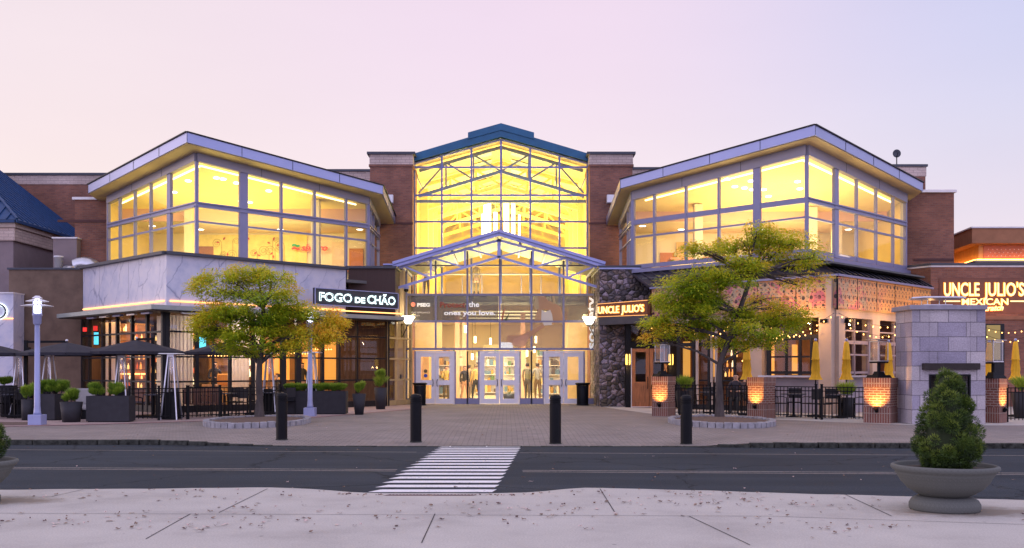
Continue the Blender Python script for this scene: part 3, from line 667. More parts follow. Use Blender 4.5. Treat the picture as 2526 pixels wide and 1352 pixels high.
# teal roof
rf = MB(); ov = .28
for s in (-1, 1):
    e = V((cx0+s*(xb-cx0+.18), YA-ov, gz(xb)+.02)); a = V((cx0, YA-ov, gz(cx0)+.09))
    rf.prism([e, a, a+V((0, 0, .42)), e+V((0, 0, .36))], (0, 22, 0))
    k = V((cx0+s*X(1317, YA)*0+s*(X(1317, YA)-cx0), YA-ov-.05, 0)); zk = a.z+.36-(abs(k.x-cx0))*(a.z-e.z)/(xb-cx0+.18)
    rf.prism([V((k.x, k.y, zk-.05)), V((cx0, k.y, a.z+.3)), V((cx0, k.y, a.z+.62)), V((k.x, k.y, zk+.26))], (0, 22, 0))
roof = rf.build('roof', M['roof_teal'], mall, world=True)
# interior of the hall
hi = MB(); YE = 68
hi.bb(xa-.35, xa-.16, 48.2, YE, 5.0, 11.1); hi.bb(xb+.16, xb+.35, 48.2, YE, 5.0, 11.1)
hi.build('hall_side_wall', M['yellow_in'], mall, world=True)
hi = MB(); hi.bb(xa-1, xb+1, YE, YE+.2, 0, 13); hi.build('hall_end_wall', M['cream'], mall, world=True)
hc = MB()
for s in (-1, 1): hc.prism([(cx0+s*(xb-cx0+.1), YA+.2, gz(xb)-.02), (cx0, YA+.2, gz(cx0)+.02), (cx0, YA+.2, gz(cx0)+.06), (cx0+s*(xb-cx0+.1), YA+.2, gz(xb)+.02)], (0, YE-YA-.3, 0))
hc.build('hall_ceiling', M['yellow_in'], mall, world=True)
# skylight strips and trusses
sk = MB()
for s in (-1, 1):
    for j in range(9):
        y = YA+1.2+j*2.3
        for k0, k1 in ((.12, .34),):
            p0 = V((cx0+s*k0*4, y, 0)); p1 = V((cx0+s*k1*4, y, 0))
            for q in (p0, p1): q.z = gz(q.x)-.04
            sk.add([p0, p1, p1+V((0, 1.3, 0)), p0+V((0, 1.3, 0))], [(0, 1, 2, 3)])
sk.build('skylight', mat('dusk_skylight', (.42, .58, .52), .3), mall, world=True)
def truss(y, m, th=.09, name='truss', zc=0):
    t = MB(); H = xb-.2
    L0 = V((xa+.15, y, gz(xa)-.15)); R0 = V((xb-.15, y, gz(xb)-.15)); T = V((cx0, y, gz(cx0)-.15)); B0 = V((cx0, y, gz(cx0)-1.3)); LL = V((xa+.1, y, 10.0-.2)); RR = V((xb-.1, y, 9.8))
    for a, b in ((L0, T), (T, R0), (LL, B0), (B0, RR), (T, B0)): t.beam(a, b, th, th*1.3)
    for s in (-1, 1):
        for k in (.33, .66):
            a = V((cx0+s*k*4.0, y, 0)); top = gz(a.x)-.15; lo = B0.z+(RR.z-B0.z)*k; t.beam((a.x, y, top), (a.x, y, lo), th*.7, th*.7)
            a2 = V((cx0+s*(k-.33)*4.0, y, 0)); t.beam((a.x, y+.005, top), (a2.x, y+.005, B0.z+(RR.z-B0.z)*(k-.33)), th*.7, th*.7)
        t.beam(V((cx0+s*3.95, y+.004, lo-.25)), V((cx0+s*2.64, y+.004, gz(a.x)-.15)), th*.7, th*.7)
    return t.build(name, m, mall, world=True)
truss(47.4, mat('teal_grey_truss', (.26, .33, .32), .5), .12, 'front_truss')
fb = MB(); fb.bb(xa+.02, xb-.02, 47.35, 47.5, Zp(497, 47.4)-.07, Zp(497, 47.4)+.07); fb.build('tie_beam', MATS['teal_grey_truss'], mall, world=True)
for i, y in enumerate((51, 54.6, 58.2, 61.8, 65.4)): truss(y, M['yellow_in'], .15, 'roof_truss')
# wall ribs giving the hall its layered look
rb = MB()
for y in (50.9, 54.5, 58.1, 61.7, 65.3):
    for x in (xa, xb-.05): rb.bb(x-.12 if x < 0 else x-.12, x+.30 if x < 0 else x+.17, y-.16, y+.16, 5, 10.8)
rb.build('wall_rib', M['yellow_in'], mall, world=True)
# diagonal wall shelving on side walls (louvre like bands)
# second floor slab, rail
sf = MB(); sf.bb(xa-.6, xb+.6, 47.6, 50.2, 4.72, 5.05); sf.bb(xa-.6, cx0-2.2, 50.2, YE, 4.72, 5.05); sf.bb(cx0+2.2, xb+.6, 50.2, YE, 4.72, 5.05); sf.bb(cx0-2.2, cx0+2.2, 60, YE, 4.72, 5.05)
sf.build('gallery_floor', M['cream'], mall, world=True)
gr = MB()
for x in [xa+.3+i*.95 for i in range(9)]: gr.bb(x-.02, x+.02, 47.7, 47.74, 5.05, 6.1)
gr.bb(xa, xb, 47.68, 47.75, 6.08, 6.13); gr.build('gallery_railing', M['steel'], mall, world=True)
# tall glass walled lift / bright shop at the far end seen through the upper windows
# pendant lights in the hall
pend = None
for i, (px, y0, y1, d) in enumerate(((1202, 502, 572, 56), (1222, 524, 575, 56), (1249, 490, 575, 56), (1266, 500, 578, 57), (1281, 530, 585, 55), (1190, 528, 575, 58))):
    x = X(px, d); zt, zb = Zp(y0, d), Zp(y1+14, d)
    t = thing('pendant_lamp', ['tall glowing cylinder lamp hanging left in the hall cluster', 'short glowing cylinder lamp hanging left of the hall centre mullion', 'tallest glowing cylinder lamp just right of the hall centre mullion', 'glowing cylinder lamp hanging between two others right of the mullion', 'rightmost glowing cylinder lamp of the hall cluster', 'lowest small cylinder lamp in the hall cluster'][i], 'pendant lamp', (x, d, zb), group='cylinder pendants in the hall')
    b = MB(); rp_ = (.21, .11, .15, .11, .06, .05)[i]; b.lathe([(.001, 0), (rp_, 0), (rp_, zt-zb), (.001, zt-zb)], (0, 0, 0), 16); b.build('lamp_shade', emis('pendant_glow', (1, .93, .68), 4.0), t)
    b = MB(); b.tube((0, 0, zt-zb), (0, 0, gz(x)-zb-.3), .012, n=6); b.build('cable', M['steel'], t)
area('hall_wash', (cx0, 55, 5.6), 5, 1700, (1, .80, .27), (0, -.15, 1), 9)
area('hall_front_wash', (cx0, 49, 5.4), 6, 420, (1, .82, .30), (0, -.1, 1), 2)
for x_ in (cx0-1.6, cx0+1.6): point('hall_point_light', (x_, 53, 8.6), 260, (1, .80, .32), .25)  # two bare point lights set apart from the pendant lamps

# ----------------------------------------------------------------- entrance vestibule
YV = 43.0; vx0, vx1 = X(1003, YV), X(1466, YV); vc = X(1231, 41.5)
ves = thing('entrance_vestibule', 'glazed main entrance with blue trussed gable canopy and three double doors', 'building', (vc, 44, 0))
apz = 7.23; ez = 5.90; hw = 4.38
rz_ = lambda x: apz-abs(x-vc)*(apz-ez)/hw
# roof: two planes with thick edge, underside dark
for s in (-1, 1): pass
rf = MB()
for s in (-1, 1):
    rf.prism([(vc+s*hw, 41.3, ez-.10), (vc, 41.3, apz-.10), (vc, 41.3, apz+.03), (vc+s*hw, 41.3, ez+.03)], (0, 5.1, 0))
vr = rf.build('roof', mat('slate_roof_panel', (.16, .20, .22), .45, 0, .15, 1.5), ves, world=True)
fa = MB()
for s in (-1, 1):
    for dz, hh, yy in ((.05, .12, 41.22), (-.09, .12, 41.27)):
        fa.beam((vc+s*(hw+.05), yy, ez+dz-.015), (vc, yy, apz+dz), .14-(.03 if dz < 0 else 0), hh)
fa.bb(vc-hw-.45, vc-hw+.02, 41.2, 41.6, ez-.04, ez+.02)
fa.build('roof_fascia', M['frame_truss'], vr, world=True)
tr = MB(); YT = 41.5
def TP(px, py): return P(px, py, YT)
lowc = lambda px: 634+abs(px-1231)*(711-634)/250.0
topc = lambda px: 590+abs(px-1231)*(657-590)/250.0
for s in (-1, 1):
    tr.beam(TP(1231, 634), TP(1231+s*252, 711), .12, .10); tr.beam(TP(1231, 593), TP(1231+s*246, 660), .12, .10)
    for k in (84, 168): tr.beam(TP(1231+s*k, topc(1231+k)), TP(1231+s*k, lowc(1231+k)), .08, .08, up=(0, 1, 0))
    tr.beam(TP(1231, 634)+V((0, .003, 0)), TP(1231+s*84, topc(1315))+V((0, .003, 0)), .07, .07); tr.beam(TP(1231+s*84, lowc(1315))+V((0, .003, 0)), TP(1231+s*168, topc(1399))+V((0, .003, 0)), .07, .07)
    tr.beam(TP(1231+s*168, lowc(1399))+V((0, .003, 0)), TP(1231+s*240, topc(1471))+V((0, .003, 0)), .07, .07)
tr.beam(TP(1231, 590), TP(1231, 636), .15, .12, up=(0, 1, 0))
tr.build('gable_truss', M['frame_truss'], ves, world=True)
# purlins under the roof
pu = MB()
for s in (-1, 1):
    for k in (.2, .45, .7, .93): x = vc+s*hw*k; pu.bb(x-.04, x+.04, 41.6, 46.2, rz_(x)-.24, rz_(x)-.12)
pu.build('purlin', M['frame_truss'], vr, world=True)
cols = [1003, 1075, 1153, 1233, 1311, 1390, 1466]
fr = curtain(ves, (vx0, YV), (1, 0), [(X(c, YV)-vx0, .08) for c in cols], [(Zp(861, YV), .09), (Zp(793, YV), .09), (Zp(727, YV), .09), (Zp(655, YV)-.0, .06)], 2.36, lambda t: max(Zp(727, YV)+.1, rz_(vx0+t)-.16), M['frame'], M['glass'], .12, 'entrance_window_frame')
# lower side lights between doors
doors = [(1024, 1123), (1181, 1283), (1340, 1441)]
sides = [(1003, 1024), (1123, 1153), (1153, 1181), (1283, 1311), (1311, 1340), (1441, 1466)]
for a, b_ in sides:
    f = MB(); x0, x1 = X(a, YV)+.002, X(b_, YV)-.002
    for x in (x0, x1): f.bb(x-.03, x+.03, YV-.05, YV+.05, 0, 2.3)
    f.bb(x0+.03, x1-.03, YV-.04, YV+.04, .01, .26); sl_ = f.build('side_light_frame', M['frame'], ves, world=True)
    f = MB(); f.poly([(X(a, YV)+.03, YV, .26), (X(b_, YV)-.03, YV, .26), (X(b_, YV)-.03, YV, 2.3), (X(a, YV)+.03, YV, 2.3)]); f.build('window_pane', M['glass'], sl_, world=True)
for di, (a, b_) in enumerate(doors):
    x0, x1 = X(a, YV)+.035, X(b_, YV)-.035; mid = (x0+x1)/2
    f = MB(); f.bb(x0, x1, YV-.07, YV+.05, 2.24, 2.31); f.bb(x0, x0+.05, YV-.07, YV+.05, 0, 2.24); f.bb(x1-.05, x1, YV-.07, YV+.05, 0, 2.24)
    df = f.build('door_frame', M['doorpaint'], ves, world=True)
    for s in (0, 1):
        l0, l1 = (x0+.055, mid-.006) if s == 0 else (mid+.006, x1-.055); st = .16; Y0, Y1 = YV-.05, YV
        f = MB()
        f.bb(l0, l0+st, Y0, Y1, .02, 2.23); f.bb(l1-st, l1, Y0, Y1, .02, 2.23)
        for z0, z1 in ((.02, .24), (.83, 1.05), (2.06, 2.23)): f.bb(l0+st, l1-st, Y0+.003, Y1-.003, z0, z1)
        d = f.build('door', M['doorpaint'], ves, world=True)
        f = MB(); f.poly([(l0+st, YV-.02, .24), (l1-st, YV-.02, .24), (l1-st, YV-.02, .83), (l0+st, YV-.02, .83)]); f.poly([(l0+st, YV-.02, 1.05), (l1-st, YV-.02, 1.05), (l1-st, YV-.02, 2.06), (l0+st, YV-.02, 2.06)])
        f.build('window_pane', M['glass'], d, world=True)
        hx = l1-.1 if s == 0 else l0+.1; o_ = -.06 if s == 0 else .06
        f = MB(); f.path([(hx, Y0, .78), (hx-o_*.2, Y0-.07, .80), (hx-o_*.5, Y0-.09, .93), (hx-o_*.2, Y0-.07, 1.06), (hx, Y0, 1.08)], .014, n=6); f.build('handle', M['black'], d, world=True)
    f = MB()
    f.tube((X(1050, YV), YV-.028, 1.24), (X(1050, YV), YV-.022, 1.24), .08, n=16) if di == 0 else None
    if di == 0: f.build('blue_door_sticker', mat('blue_sticker', (.01, .06, .45), .5), df, world=True); f = MB(); f.tube((X(1050, YV), YV-.028, 1.44), (X(1050, YV), YV-.022, 1.44), .08, n=16); f.build('brown_door_sticker', mat('brown_sticker', (.12, .09, .03), .5), df, world=True)
# film banners on the glass
ban = MB(); ban.bb(X(1006, YV), X(1230, YV), YV+.075, YV+.08, Zp(791, YV), Zp(729, YV)); 
bn = ban.build('window_banner', film('olive_banner_film', (.05, .05, .03), .70, .35), ves, world=True)
ban = MB(); ban.bb(X(1236, YV), X(1452, YV), YV+.075, YV+.08, Zp(791, YV), Zp(729, YV)); bn2 = ban.build('window_banner', film('olive_banner_film2', (.055, .05, .03), .58, .35), ves, world=True)
ban = MB(); ban.bb(X(1236, YV), X(1388, YV), YV+.075, YV+.08, Zp(859, YV), Zp(795, YV)); ban.build('window_banner', film('peach_banner_film', (.55, .33, .16), .40, .4), ves, world=True)
yb_ = YV-.075; TW = film('white_vinyl', (.85, .83, .78), .85); TR = film('red_vinyl', (.45, .09, .06), .7)
def vin(txt, px0, px1, py, h, m, par, bold=.004): fit_text(txt, P(px0, py, yb_), P(px1, py, yb_), h, .004, bold).build('lettering', m, par, world=True)
TWE = emis('white_vinyl_face', (1, .97, .9), .35, (.85, .85, .82))
vin('PSEG', 1029, 1061, 756, .145, TWE, bn, .012); vin('GAS APPLIANCE', 1015, 1061, 773, .07, TW, bn, .002); vin('SAFETY', 1015, 1036, 781, .07, TW, bn, .002)
vin('Protect', 1085, 1148, 758, .24, TR, bn, .01); vin('the', 1156, 1182, 757, .23, TWE, bn, .008); vin('ones you love.', 1095, 1222, 777, .20, TWE, bn, .008)
f = MB(); f.tube((X(1019, yb_), yb_-.004, Zp(751, yb_)), (X(1019, yb_), yb_, Zp(751, yb_)), .10, n=18); f.build('round_emblem', emis('pink_emblem', (.9, .25, .15), .5), bn, world=True)
fit_text('society', P(1470, 862, yb_)+V((-.02, 0, .02)), P(1470, 732, yb_)+V((-.02, 0, 0)), .42, .004, .012, vdir=(-1, 0, 0)).build('lettering', TWE, bn2, world=True)
# the advertising figure: a person in a white top leaning to the left, flat vinyl print
def blob(pts, m, nm, yy=YV-.07):
    f = MB(); q = [P(a, c, yy) for a, c in pts]; f.prism(q, (0, -.003, 0)); f.build(nm, m, bn2, world=True)
SK = film('skin_print', (.62, .36, .20), .62); HR = film('hair_print', (.70, .55, .30), .55); WT = film('white_top_print', (.85, .80, .70), .72); PK = film('pink_print', (.75, .45, .28), .6)
blob([(1326, 731), (1345, 731), (1352, 742), (1362, 745), (1384, 757), (1388, 780), (1388, 791), (1364, 791), (1356, 765), (1338, 763), (1336, 791), (1318, 791), (1326, 765)], SK, 'figure_print')
blob([(1322, 730), (1327, 730), (1330, 760), (1322, 766), (1316, 752)], HR, 'figure_print', YV-.078); blob([(1362, 730), (1368, 730), (1370, 748), (1364, 752)], HR, 'figure_print', YV-.078)
blob([(1336, 764), (1346, 770), (1357, 764), (1362, 776), (1364, 791), (1335, 791)], WT, 'figure_print', YV-.082)
blob([(1338, 795), (1362, 795), (1362, 802), (1342, 803)], WT, 'figure_print', YV-.082)
blob([(1338, 800), (1345, 806), (1320, 822), (1305, 835), (1262, 846), (1250, 842), (1252, 828), (1285, 826), (1312, 815)], SK, 'figure_print'); blob([(1268, 835), (1300, 826), (1305, 832), (1296, 852), (1280, 858), (1262, 850)], PK, 'figure_print', YV-.078)
blob([(1236, 790), (1240, 770), (1247, 757), (1243, 775), (1240, 791)], TR, 'plant_print'); blob([(1243, 790), (1258, 771), (1250, 791)], film('green_print', (.12, .16, .04), .7), 'plant_print')
# exit-like screen above the middle door
sc_ = thing('notice_screen', 'small bright white notice screen on the ledge above the middle doors', 'screen', (X(1250, 43.3), 43.3, 2.4)); 
b = MB(); b.bb(X(1236, 43.3), X(1265, 43.3), 43.3, 43.36, Zp(859, 43.3), Zp(845, 43.3)); b.build('screen_face', emis('screen_glow', (.75, .88, 1), 1.6), sc_, world=True)
b = MB(); b.bb(X(1234.5, 43.3), X(1266.5, 43.3), 43.32, 43.38, Zp(861, 43.3), Zp(843, 43.3)); b.build('screen_frame', M['white'], sc_, world=True)
# side jambs
j = MB(); j.bb(X(978, 42.4), vx0-.05, 42.3, 45.5, 0, 5.75); j.build('entrance_pilaster', mat('tan_pilaster_render', (.52, .40, .25), .85, 0, .1, 2, .2, 50), ves, world=True)
j = MB(); j.bb(vx1+.05, X(1481, 42.3), 42.2, 45.5, 0, 5.8); j.build('entrance_pilaster', M['rubble'], ves, world=True)
j = MB(); j.bb(X(982, 42.2), X(996, 42.2), 42.22, 42.29, 3.62, 3.72); j.bb(X(986, 42.2), X(990, 42.2), 42.24, 42.29, 1.1, 1.3); j.build('pilaster_fittings', M['cap_dark'], ves, world=True)
cm = thing('security_camera', 'small dark security camera under the left end of the blue truss', 'camera', (X(1002, 41.6), 41.6, Zp(712, 41.6)))
b = MB(); b.ball((0, 0, -.06), .10, 12); b.build('camera_dome', M['black'], cm); b = MB(); b.lathe([(.001, .1), (.13, .08), (.13, 0), (.11, -.02)], (0, 0, 0), 16); b.build('camera_housing', M['frame_truss'], cm)
# corridor inside ---------------------------------------------------
co = MB(); co.bb(vx0-.4, vx1+.4, YV+.1, 67.9, -.16, .006); co.build('corridor_floor', M['floor_in'], mall, world=True)
co = MB(); co.bb(vx0+.1, vx1-.1, 50.3, 67.8, 4.55, 4.7); co.bb(vx0+.1, vx1-.1, 46.7, 50.2, 4.55, 4.7); co.build('corridor_ceiling', M['cream'], mall, world=True)
co = MB(); co.bb(vx0-.45, vx0-.2, 45.6, 67.9, 0, 4.55); co.build('corridor_wall', M['peach'], mall, world=True)
co = MB(); co.bb(vx1+.2, vx1+.45, 45.6, 67.9, 0, 4.55); co.build('corridor_wall', M['yellow_in'], mall, world=True)
co = MB(); co.bb(vx0-.1, X(1090, 47), 46.9, 47.1, 2.3, 4.5); co.bb(X(1400, 47), vx1+.1, 46.9, 47.1, 0, 4.5); co.build('inner_lobby_wall', mat('ochre_lobby_wall', (.60, .42, .20), .8), mall, world=True)
# inner frames, columns, hanging things
co = MB()
for px in (1128, 1146, 1290, 1400):
    x = X(px, 52); co.bb(x-.12, x+.12, 51.9, 52.1, 0, 4.55)
co.build('lobby_column', M['peach'], mall, world=True)
ls = MB()
for y in (51.5, 54.5, 58, 62): ls.bb(vc-2.5, vc+2.4, y, y+.22, 4.50, 4.54)
ls.build('ceiling_light_strip', emis('strip_glow', (1, .86, .5), 5), mall, world=True)
# shop at the end of the corridor
random.seed(8)
sf_ = MB(); sf_.bb(vc-1.3, vc+1.6, 66.9, 67.6, 0, 3.2); sf_.build('shop_back', M['cream'], mall, world=True)
for side_, xx in ((-1, vx0+.35), (1, vx1-.35)):
    for j in range(8):
        y = 49+j*2.2; m_ = MB(); m_.bb(xx-.15, xx+.15, y, y+1.3, .02, random.uniform(1.9, 2.9))
        m_.build('shop_display', mat('display_%d' % (j % 4), [(.55, .36, .16), (.75, .62, .25), (.18, .12, .08), (.6, .5, .45)][j % 4], .7), mall, world=True)
area('corridor_wash', (vc, 48.6, 4.45), 5, 430, (1, .80, .45), (0, 0, -1), 2.2)
area('corridor_wash', (vc, 58, 4.45), 4, 900, (1, .84, .48), (0, 0, -1), 12)
area('vestibule_wash', (vc, 44.6, 4.9), 5, 120, (1, .80, .38), (0, 0, 1), 1.2)
area('door_wash', (vc, 44.2, 4.3), 6, 480, (1, .84, .54), (0, .9, -1), .8)  # added light without a fixture, brightens the people behind the doors

# goods and lamps down the corridor, as seen through the doors
random.seed(31)
gm = [mat('goods_%d' % i, c, .7) for i, c in enumerate(((.75, .62, .30), (.50, .30, .12), (.12, .22, .12), (.85, .80, .70), (.12, .10, .10), (.65, .35, .10), (.15, .25, .40)))]
for (x0, x1, y) in ((vc-1.5, vc-.15, 58), (vc+.15, vc+1.5, 59), (vx0+.5, vc-2.0, 54), (vc+2.0, vx1-.5, 55)):
    rk = thing('shop_shelf', {0: 'lit shelf of goods seen through the left leaf of the middle door', 1: 'lit shelf of goods seen through the right leaf of the middle door', 2: 'goods shelf deep inside behind the left door', 3: 'goods shelf deep inside behind the right door'}[[58, 59, 54, 55].index(y)], 'shelf', ((x0+x1)/2, y, 0), group='goods shelves in the mall corridor')
    b = MB(); b.bb(x0, x1, y+.3, y+.36, 0, 2.5)
    for k in range(5): b.bb(x0, x1, y-.1, y+.3, .15+k*.52, .19+k*.52)
    b.build('shelf_frame', M['white'], rk, world=True)
    for k in range(5):
        x = x0+.03
        while x < x1-.1:
            w_ = random.uniform(.08, .22); h = random.uniform(.14, .42)
            if random.random() < .85: b = MB(); b.bb(x, min(x1, x+w_), y-.06, y+.2, .191+k*.52, .19+k*.52+h); b.build('goods', random.choice(gm), rk, world=True)
            x += w_+.02
for i, (px, py, d) in enumerate(((1148, 812, 50), (1172, 838, 55), (1210, 842, 57), (1322, 838, 51), (1318, 862, 56), (1300, 872, 58), (1165, 880, 58), (1335, 880, 59))):
    t = thing('corridor_lamp', 'small glowing tube lamp number %s from the front of the mall corridor' % ('one', 'two', 'three', 'four', 'five', 'six', 'seven', 'eight')[i], 'pendant lamp', tuple(P(px, py, d)), group='small tube lamps in the corridor')
    b = MB(); b.lathe([(.001, -.18), (.06, -.18), (.06, .18), (.001, .18)], (0, 0, 0), 12); b.build('lamp_shade', emis('corridor_lamp_glow', (1, .80, .40), 8), t); b = MB(); b.tube((0, 0, .18), (0, 0, 4.5-Zp(py, d)), .008, n=5); b.build('cord', M['black'], t)
pt = thing('indoor_plant', 'potted plant on the floor behind the right leaf of the middle door', 'plant', (X(1256, 46), 46, 0)); b = MB(); b.lathe([(.001, 0), (.22, 0), (.30, .38), (.26, .38), (.001, .34)], (0, 0, 0), 16); b.build('pot', M['cap_dark'], pt)
b = MB()
for i in range(16): a = i*.9; l = V((math.cos(a)*.3, math.sin(a)*.3, .35)); b.path([(0, 0, .34), l*.5+V((0, 0, .42)), l+V((0, 0, .30))], .012, .004, 4)
b.build('leaves', mat('indoor_leaf', (.10, .20, .04), .6), pt)
# ================================================================= LEFT RESTAURANT
DL = (-S2, S2); DR = (S2, S2)
C0 = (-11.70, 34.0)
res = thing('steak_restaurant', 'marble fronted restaurant with brown stucco side wall, canopy and tall black framed windows', 'building', (-11, 38, 0))
tl_ = along(C0, DL, 205); tm = along(C0, DR, 853); te = along(C0, DR, 955)
def slab(par, nm, A, D, t0, t1, z0, z1, th, m, inset=0):
    nn = V((D[1], -D[0], 0)) if D[0] > 0 else V((-D[1], D[0], 0))*-1
    # outward normal faces the camera (negative y)
    nn = V((D[1], -D[0], 0)); nn = nn if nn.y < 0 else -nn
    a = V((A[0]+D[0]*t0, A[1]+D[1]*t0, 0))-nn*inset; b = V((A[0]+D[0]*t1, A[1]+D[1]*t1, 0))-nn*inset
    p = MB(); p.prism([a+V((0, 0, z0)), b+V((0, 0, z0)), b+V((0, 0, z1)), a+V((0, 0, z1))], -nn*th)
    return p.build(nm, m, par, world=True)
slab(res, 'marble_fascia', C0, DL, .18, tl_, 3.6, 5.48, .25, M['marble']); slab(res, 'marble_fascia', C0, DR, 0, tm, 3.6, 5.48, .25, M['marble'])
for D, T in ((DL, tl_), (DR, tm)):
    nn = V((D[1], -D[0], 0)); nn = nn if nn.y < 0 else -nn
    p = MB(); a = V((*C0, 5.52))+nn*.02-V((0, nn.x*0, 0)); b = a+V((*D, 0))*T; p.beam(a-V((*D, 0))*.05, b, .34, .10); p.build('coping', M['cap_dark'], res, world=True)
    p = MB(); a = V((*C0, 3.87))+nn*.03+V((*D, 0))*.12; b = a+V((*D, 0))*(T-.2); p.beam(a, b, .04, .045); p.build('orange_strip_light', EM_STRIP, res, world=True)
    p = MB()
    for k in ((.42, .78) if D[0] < 0 else (.3, .62)):
        q = V((*C0, 0))+nn*.002+V((*D, 0))*T*k; p.beam(q+V((0, 0, 3.95)), q+V((0, 0, 5.46)), .012, .006, up=tuple(nn))
    p.build('panel_joint', mat('marble_joint', (.35, .34, .38)), res, world=True)
# dark end panel facing the street
p = MB(); p.bb(X(852, 39.6), X(975, 40.3), 40.3, 42, 3.6, 5.62); p.build('dark_fascia', mat('dark_ribbed_fascia', (.060, .034, .030), .8, 0, .2, 2, coord='Object', stretch=(30, 30, .4)), res, world=True)
p = MB(); p.bb(X(852, 39.6)-.1, X(975, 40.3)+.06, 40.2, 42, 5.621, 5.72); p.build('coping', M['cap_dark'], res, world=True)
# canopy
off = 1.02
Cc = V((C0[0], C0[1]-off/S2)); tL2 = along((Cc.x, Cc.y), DL, 140); tR2 = along((Cc.x, Cc.y), DR, 998)
cL = Cc+V(DL)*tL2; cR = Cc+V(DR)*tR2
p = MB(); p.prism([(Cc.x, Cc.y, 3.50), (cR.x, cR.y, 3.50), (cR.x-.5, cR.y+.9, 3.5), (C0[0], C0[1]+.2, 3.50), (cL.x+.75, cL.y+.75, 3.50), (cL.x, cL.y, 3.50)], (0, 0, .15))
can = p.build('canopy', mat('grey_green_canopy_edge', (.30, .33, .31), .45, .3, .15, 1.5), res, world=True)
p = MB(); p.prism([(Cc.x, Cc.y+.12, 3.47), (cR.x-.05, cR.y+.05, 3.47), (cR.x-.5, cR.y+.85, 3.47), (C0[0], C0[1]+.15, 3.47), (cL.x+.7, cL.y+.65, 3.47), (cL.x+.05, cL.y+.05, 3.47)], (0, 0, .025)); p.build('canopy_soffit', mat('black_canopy_soffit', (.02, .02, .022), .6), can, world=True)
random.seed(4)
for k in range(9):
    D = DL if k < 5 else DR; t = (.9+k*1.15) if k < 5 else (k-4)*1.1
    q = V((C0[0], C0[1], 3.44))+V((*D, 0))*t+V((0, -.75, 0)); p = MB(); p.box(tuple(q), (.62, .13, .06), R(135) if D is DL else R(45)); p.build('strip_heater', M['steel'] if k % 2 else M['lampmetal'], can, world=True)
# sign on canopy
sgn = thing('restaurant_sign', 'dark rectangular sign with glowing white outlined serif letters on the left canopy', 'sign', (X(880, 38.4), 38.4, 3.92))
t0 = along((Cc.x, Cc.y), DR, 777); t1 = along((Cc.x, Cc.y), DR, 982); u = V((*DR, 0)); nn = V((S2, -S2, 0))
a = V((Cc.x, Cc.y, 0))+u*t0; b = V((Cc.x, Cc.y, 0))+u*t1
p = MB(); p.prism([a+V((0, 0, 3.94)), b+V((0, 0, 3.94)), b+V((0, 0, 4.58)), a+V((0, 0, 4.58))], -nn*.14); p.build('sign_board', mat('sign_black', (.03, .035, .045), .5), sgn, world=True)
p = MB()
for q, r_ in ((a+V((0, 0, 3.95)), b+V((0, 0, 3.95))), (a+V((0, 0, 4.57)), b+V((0, 0, 4.57)))): p.beam(q+nn*.01, r_+nn*.01, .03, .03)
for q in (a, b): p.beam(q+nn*.012+V((0, 0, 3.965)), q+nn*.012+V((0, 0, 4.555)), .03, .03, up=tuple(nn))
p.build('sign_border', M['lampmetal'], sgn, world=True)
def serif_text(txt, A_, B_, h, base_m, glow_m, par, serifs=True):
    g_ = fit_text(txt, A_+nn*.03, B_+nn*.03, h, .02, .009); g_.build('letter_glow', glow_m, par, world=True)
    g2 = fit_text(txt, A_+nn*.055+u*.01, B_+nn*.055-u*.01, h, .02, -.009); g2.build('letter_face', base_m, par, world=True)
    if serifs:
        s = MB(); dd = (B_-A_); L_ = dd.length; ks = {'F': (.035,), 'D': (.0,)}
        return s
LF = mat('navy_letter_face', (.05, .10, .13), .4); LG = emis('letter_halo', (.78, .98, .95), 2.6)
L_ = (b-a).length; zt = V((0, 0, 4.10))
serif_text('FOGO', a+u*(L_*.045)+zt, a+u*(L_*.43)+zt, .33, LF, LG, sgn); serif_text('DE', a+u*(L_*.46)+zt, a+u*(L_*.58)+zt, .22, LF, LG, sgn); serif_text('CHÃO', a+u*(L_*.61)+zt, a+u*(L_*.965)+zt, .33, LF, LG, sgn)
p = MB(); p.beam(a+u*.2+nn*.02+V((0, 0, 3.76)), b+u*.15+nn*.02+V((0, 0, 3.76)), .05, .04); p.build('under_sign_strip_light', EM_STRIP, sgn, world=True)
# window walls
fD = M['frame_dark']; rws = [(.12, .24), (1.08, .06), (1.95, .06), (2.82, .06)]
lc_ = [(205, .14), (222, .05), (255, .12), (290, .10), (327, .10), (364, .10), (408, .30)]
Al = (C0[0]+DL[0]*along(C0, DL, 205), C0[1]+DL[1]*along(C0, DL, 205)); TL = along(C0, DL, 205)
curtain(res, Al, (S2, -S2), [(TL-along(C0, DL, px), wd) for px, wd in lc_], rws, 0.0, lambda t: 3.5, fD, M['glass_dark'], .12)
rc_ = [(408, .28), (485, .12), (526, .05), (567, .10), (624, .12), (698, .22), (735, .22), (795, .12), (836, .07), (880, .07), (955, .16)]
curtain(res, C0, DR, [(along(C0, DR, px), wd) for px, wd in rc_], rws, 0.0, lambda t: 3.5, fD, M['glass_dark'], .12)
Er = (C0[0]+DR[0]*te, C0[1]+DR[1]*te)
curtain(res, Er, (.35, .94), [(0, .12), (.8, .06), (1.6, .06), (2.2, .12)], [(.12, .2), (1.08, .07), (1.95, .07), (2.82, .07)], 0, lambda t: 3.5, mat('lit_colour_tan_frame', (.45, .33, .16), .5), M['glass_dark'], .1)  # light on this return face is put into the tan frame colour
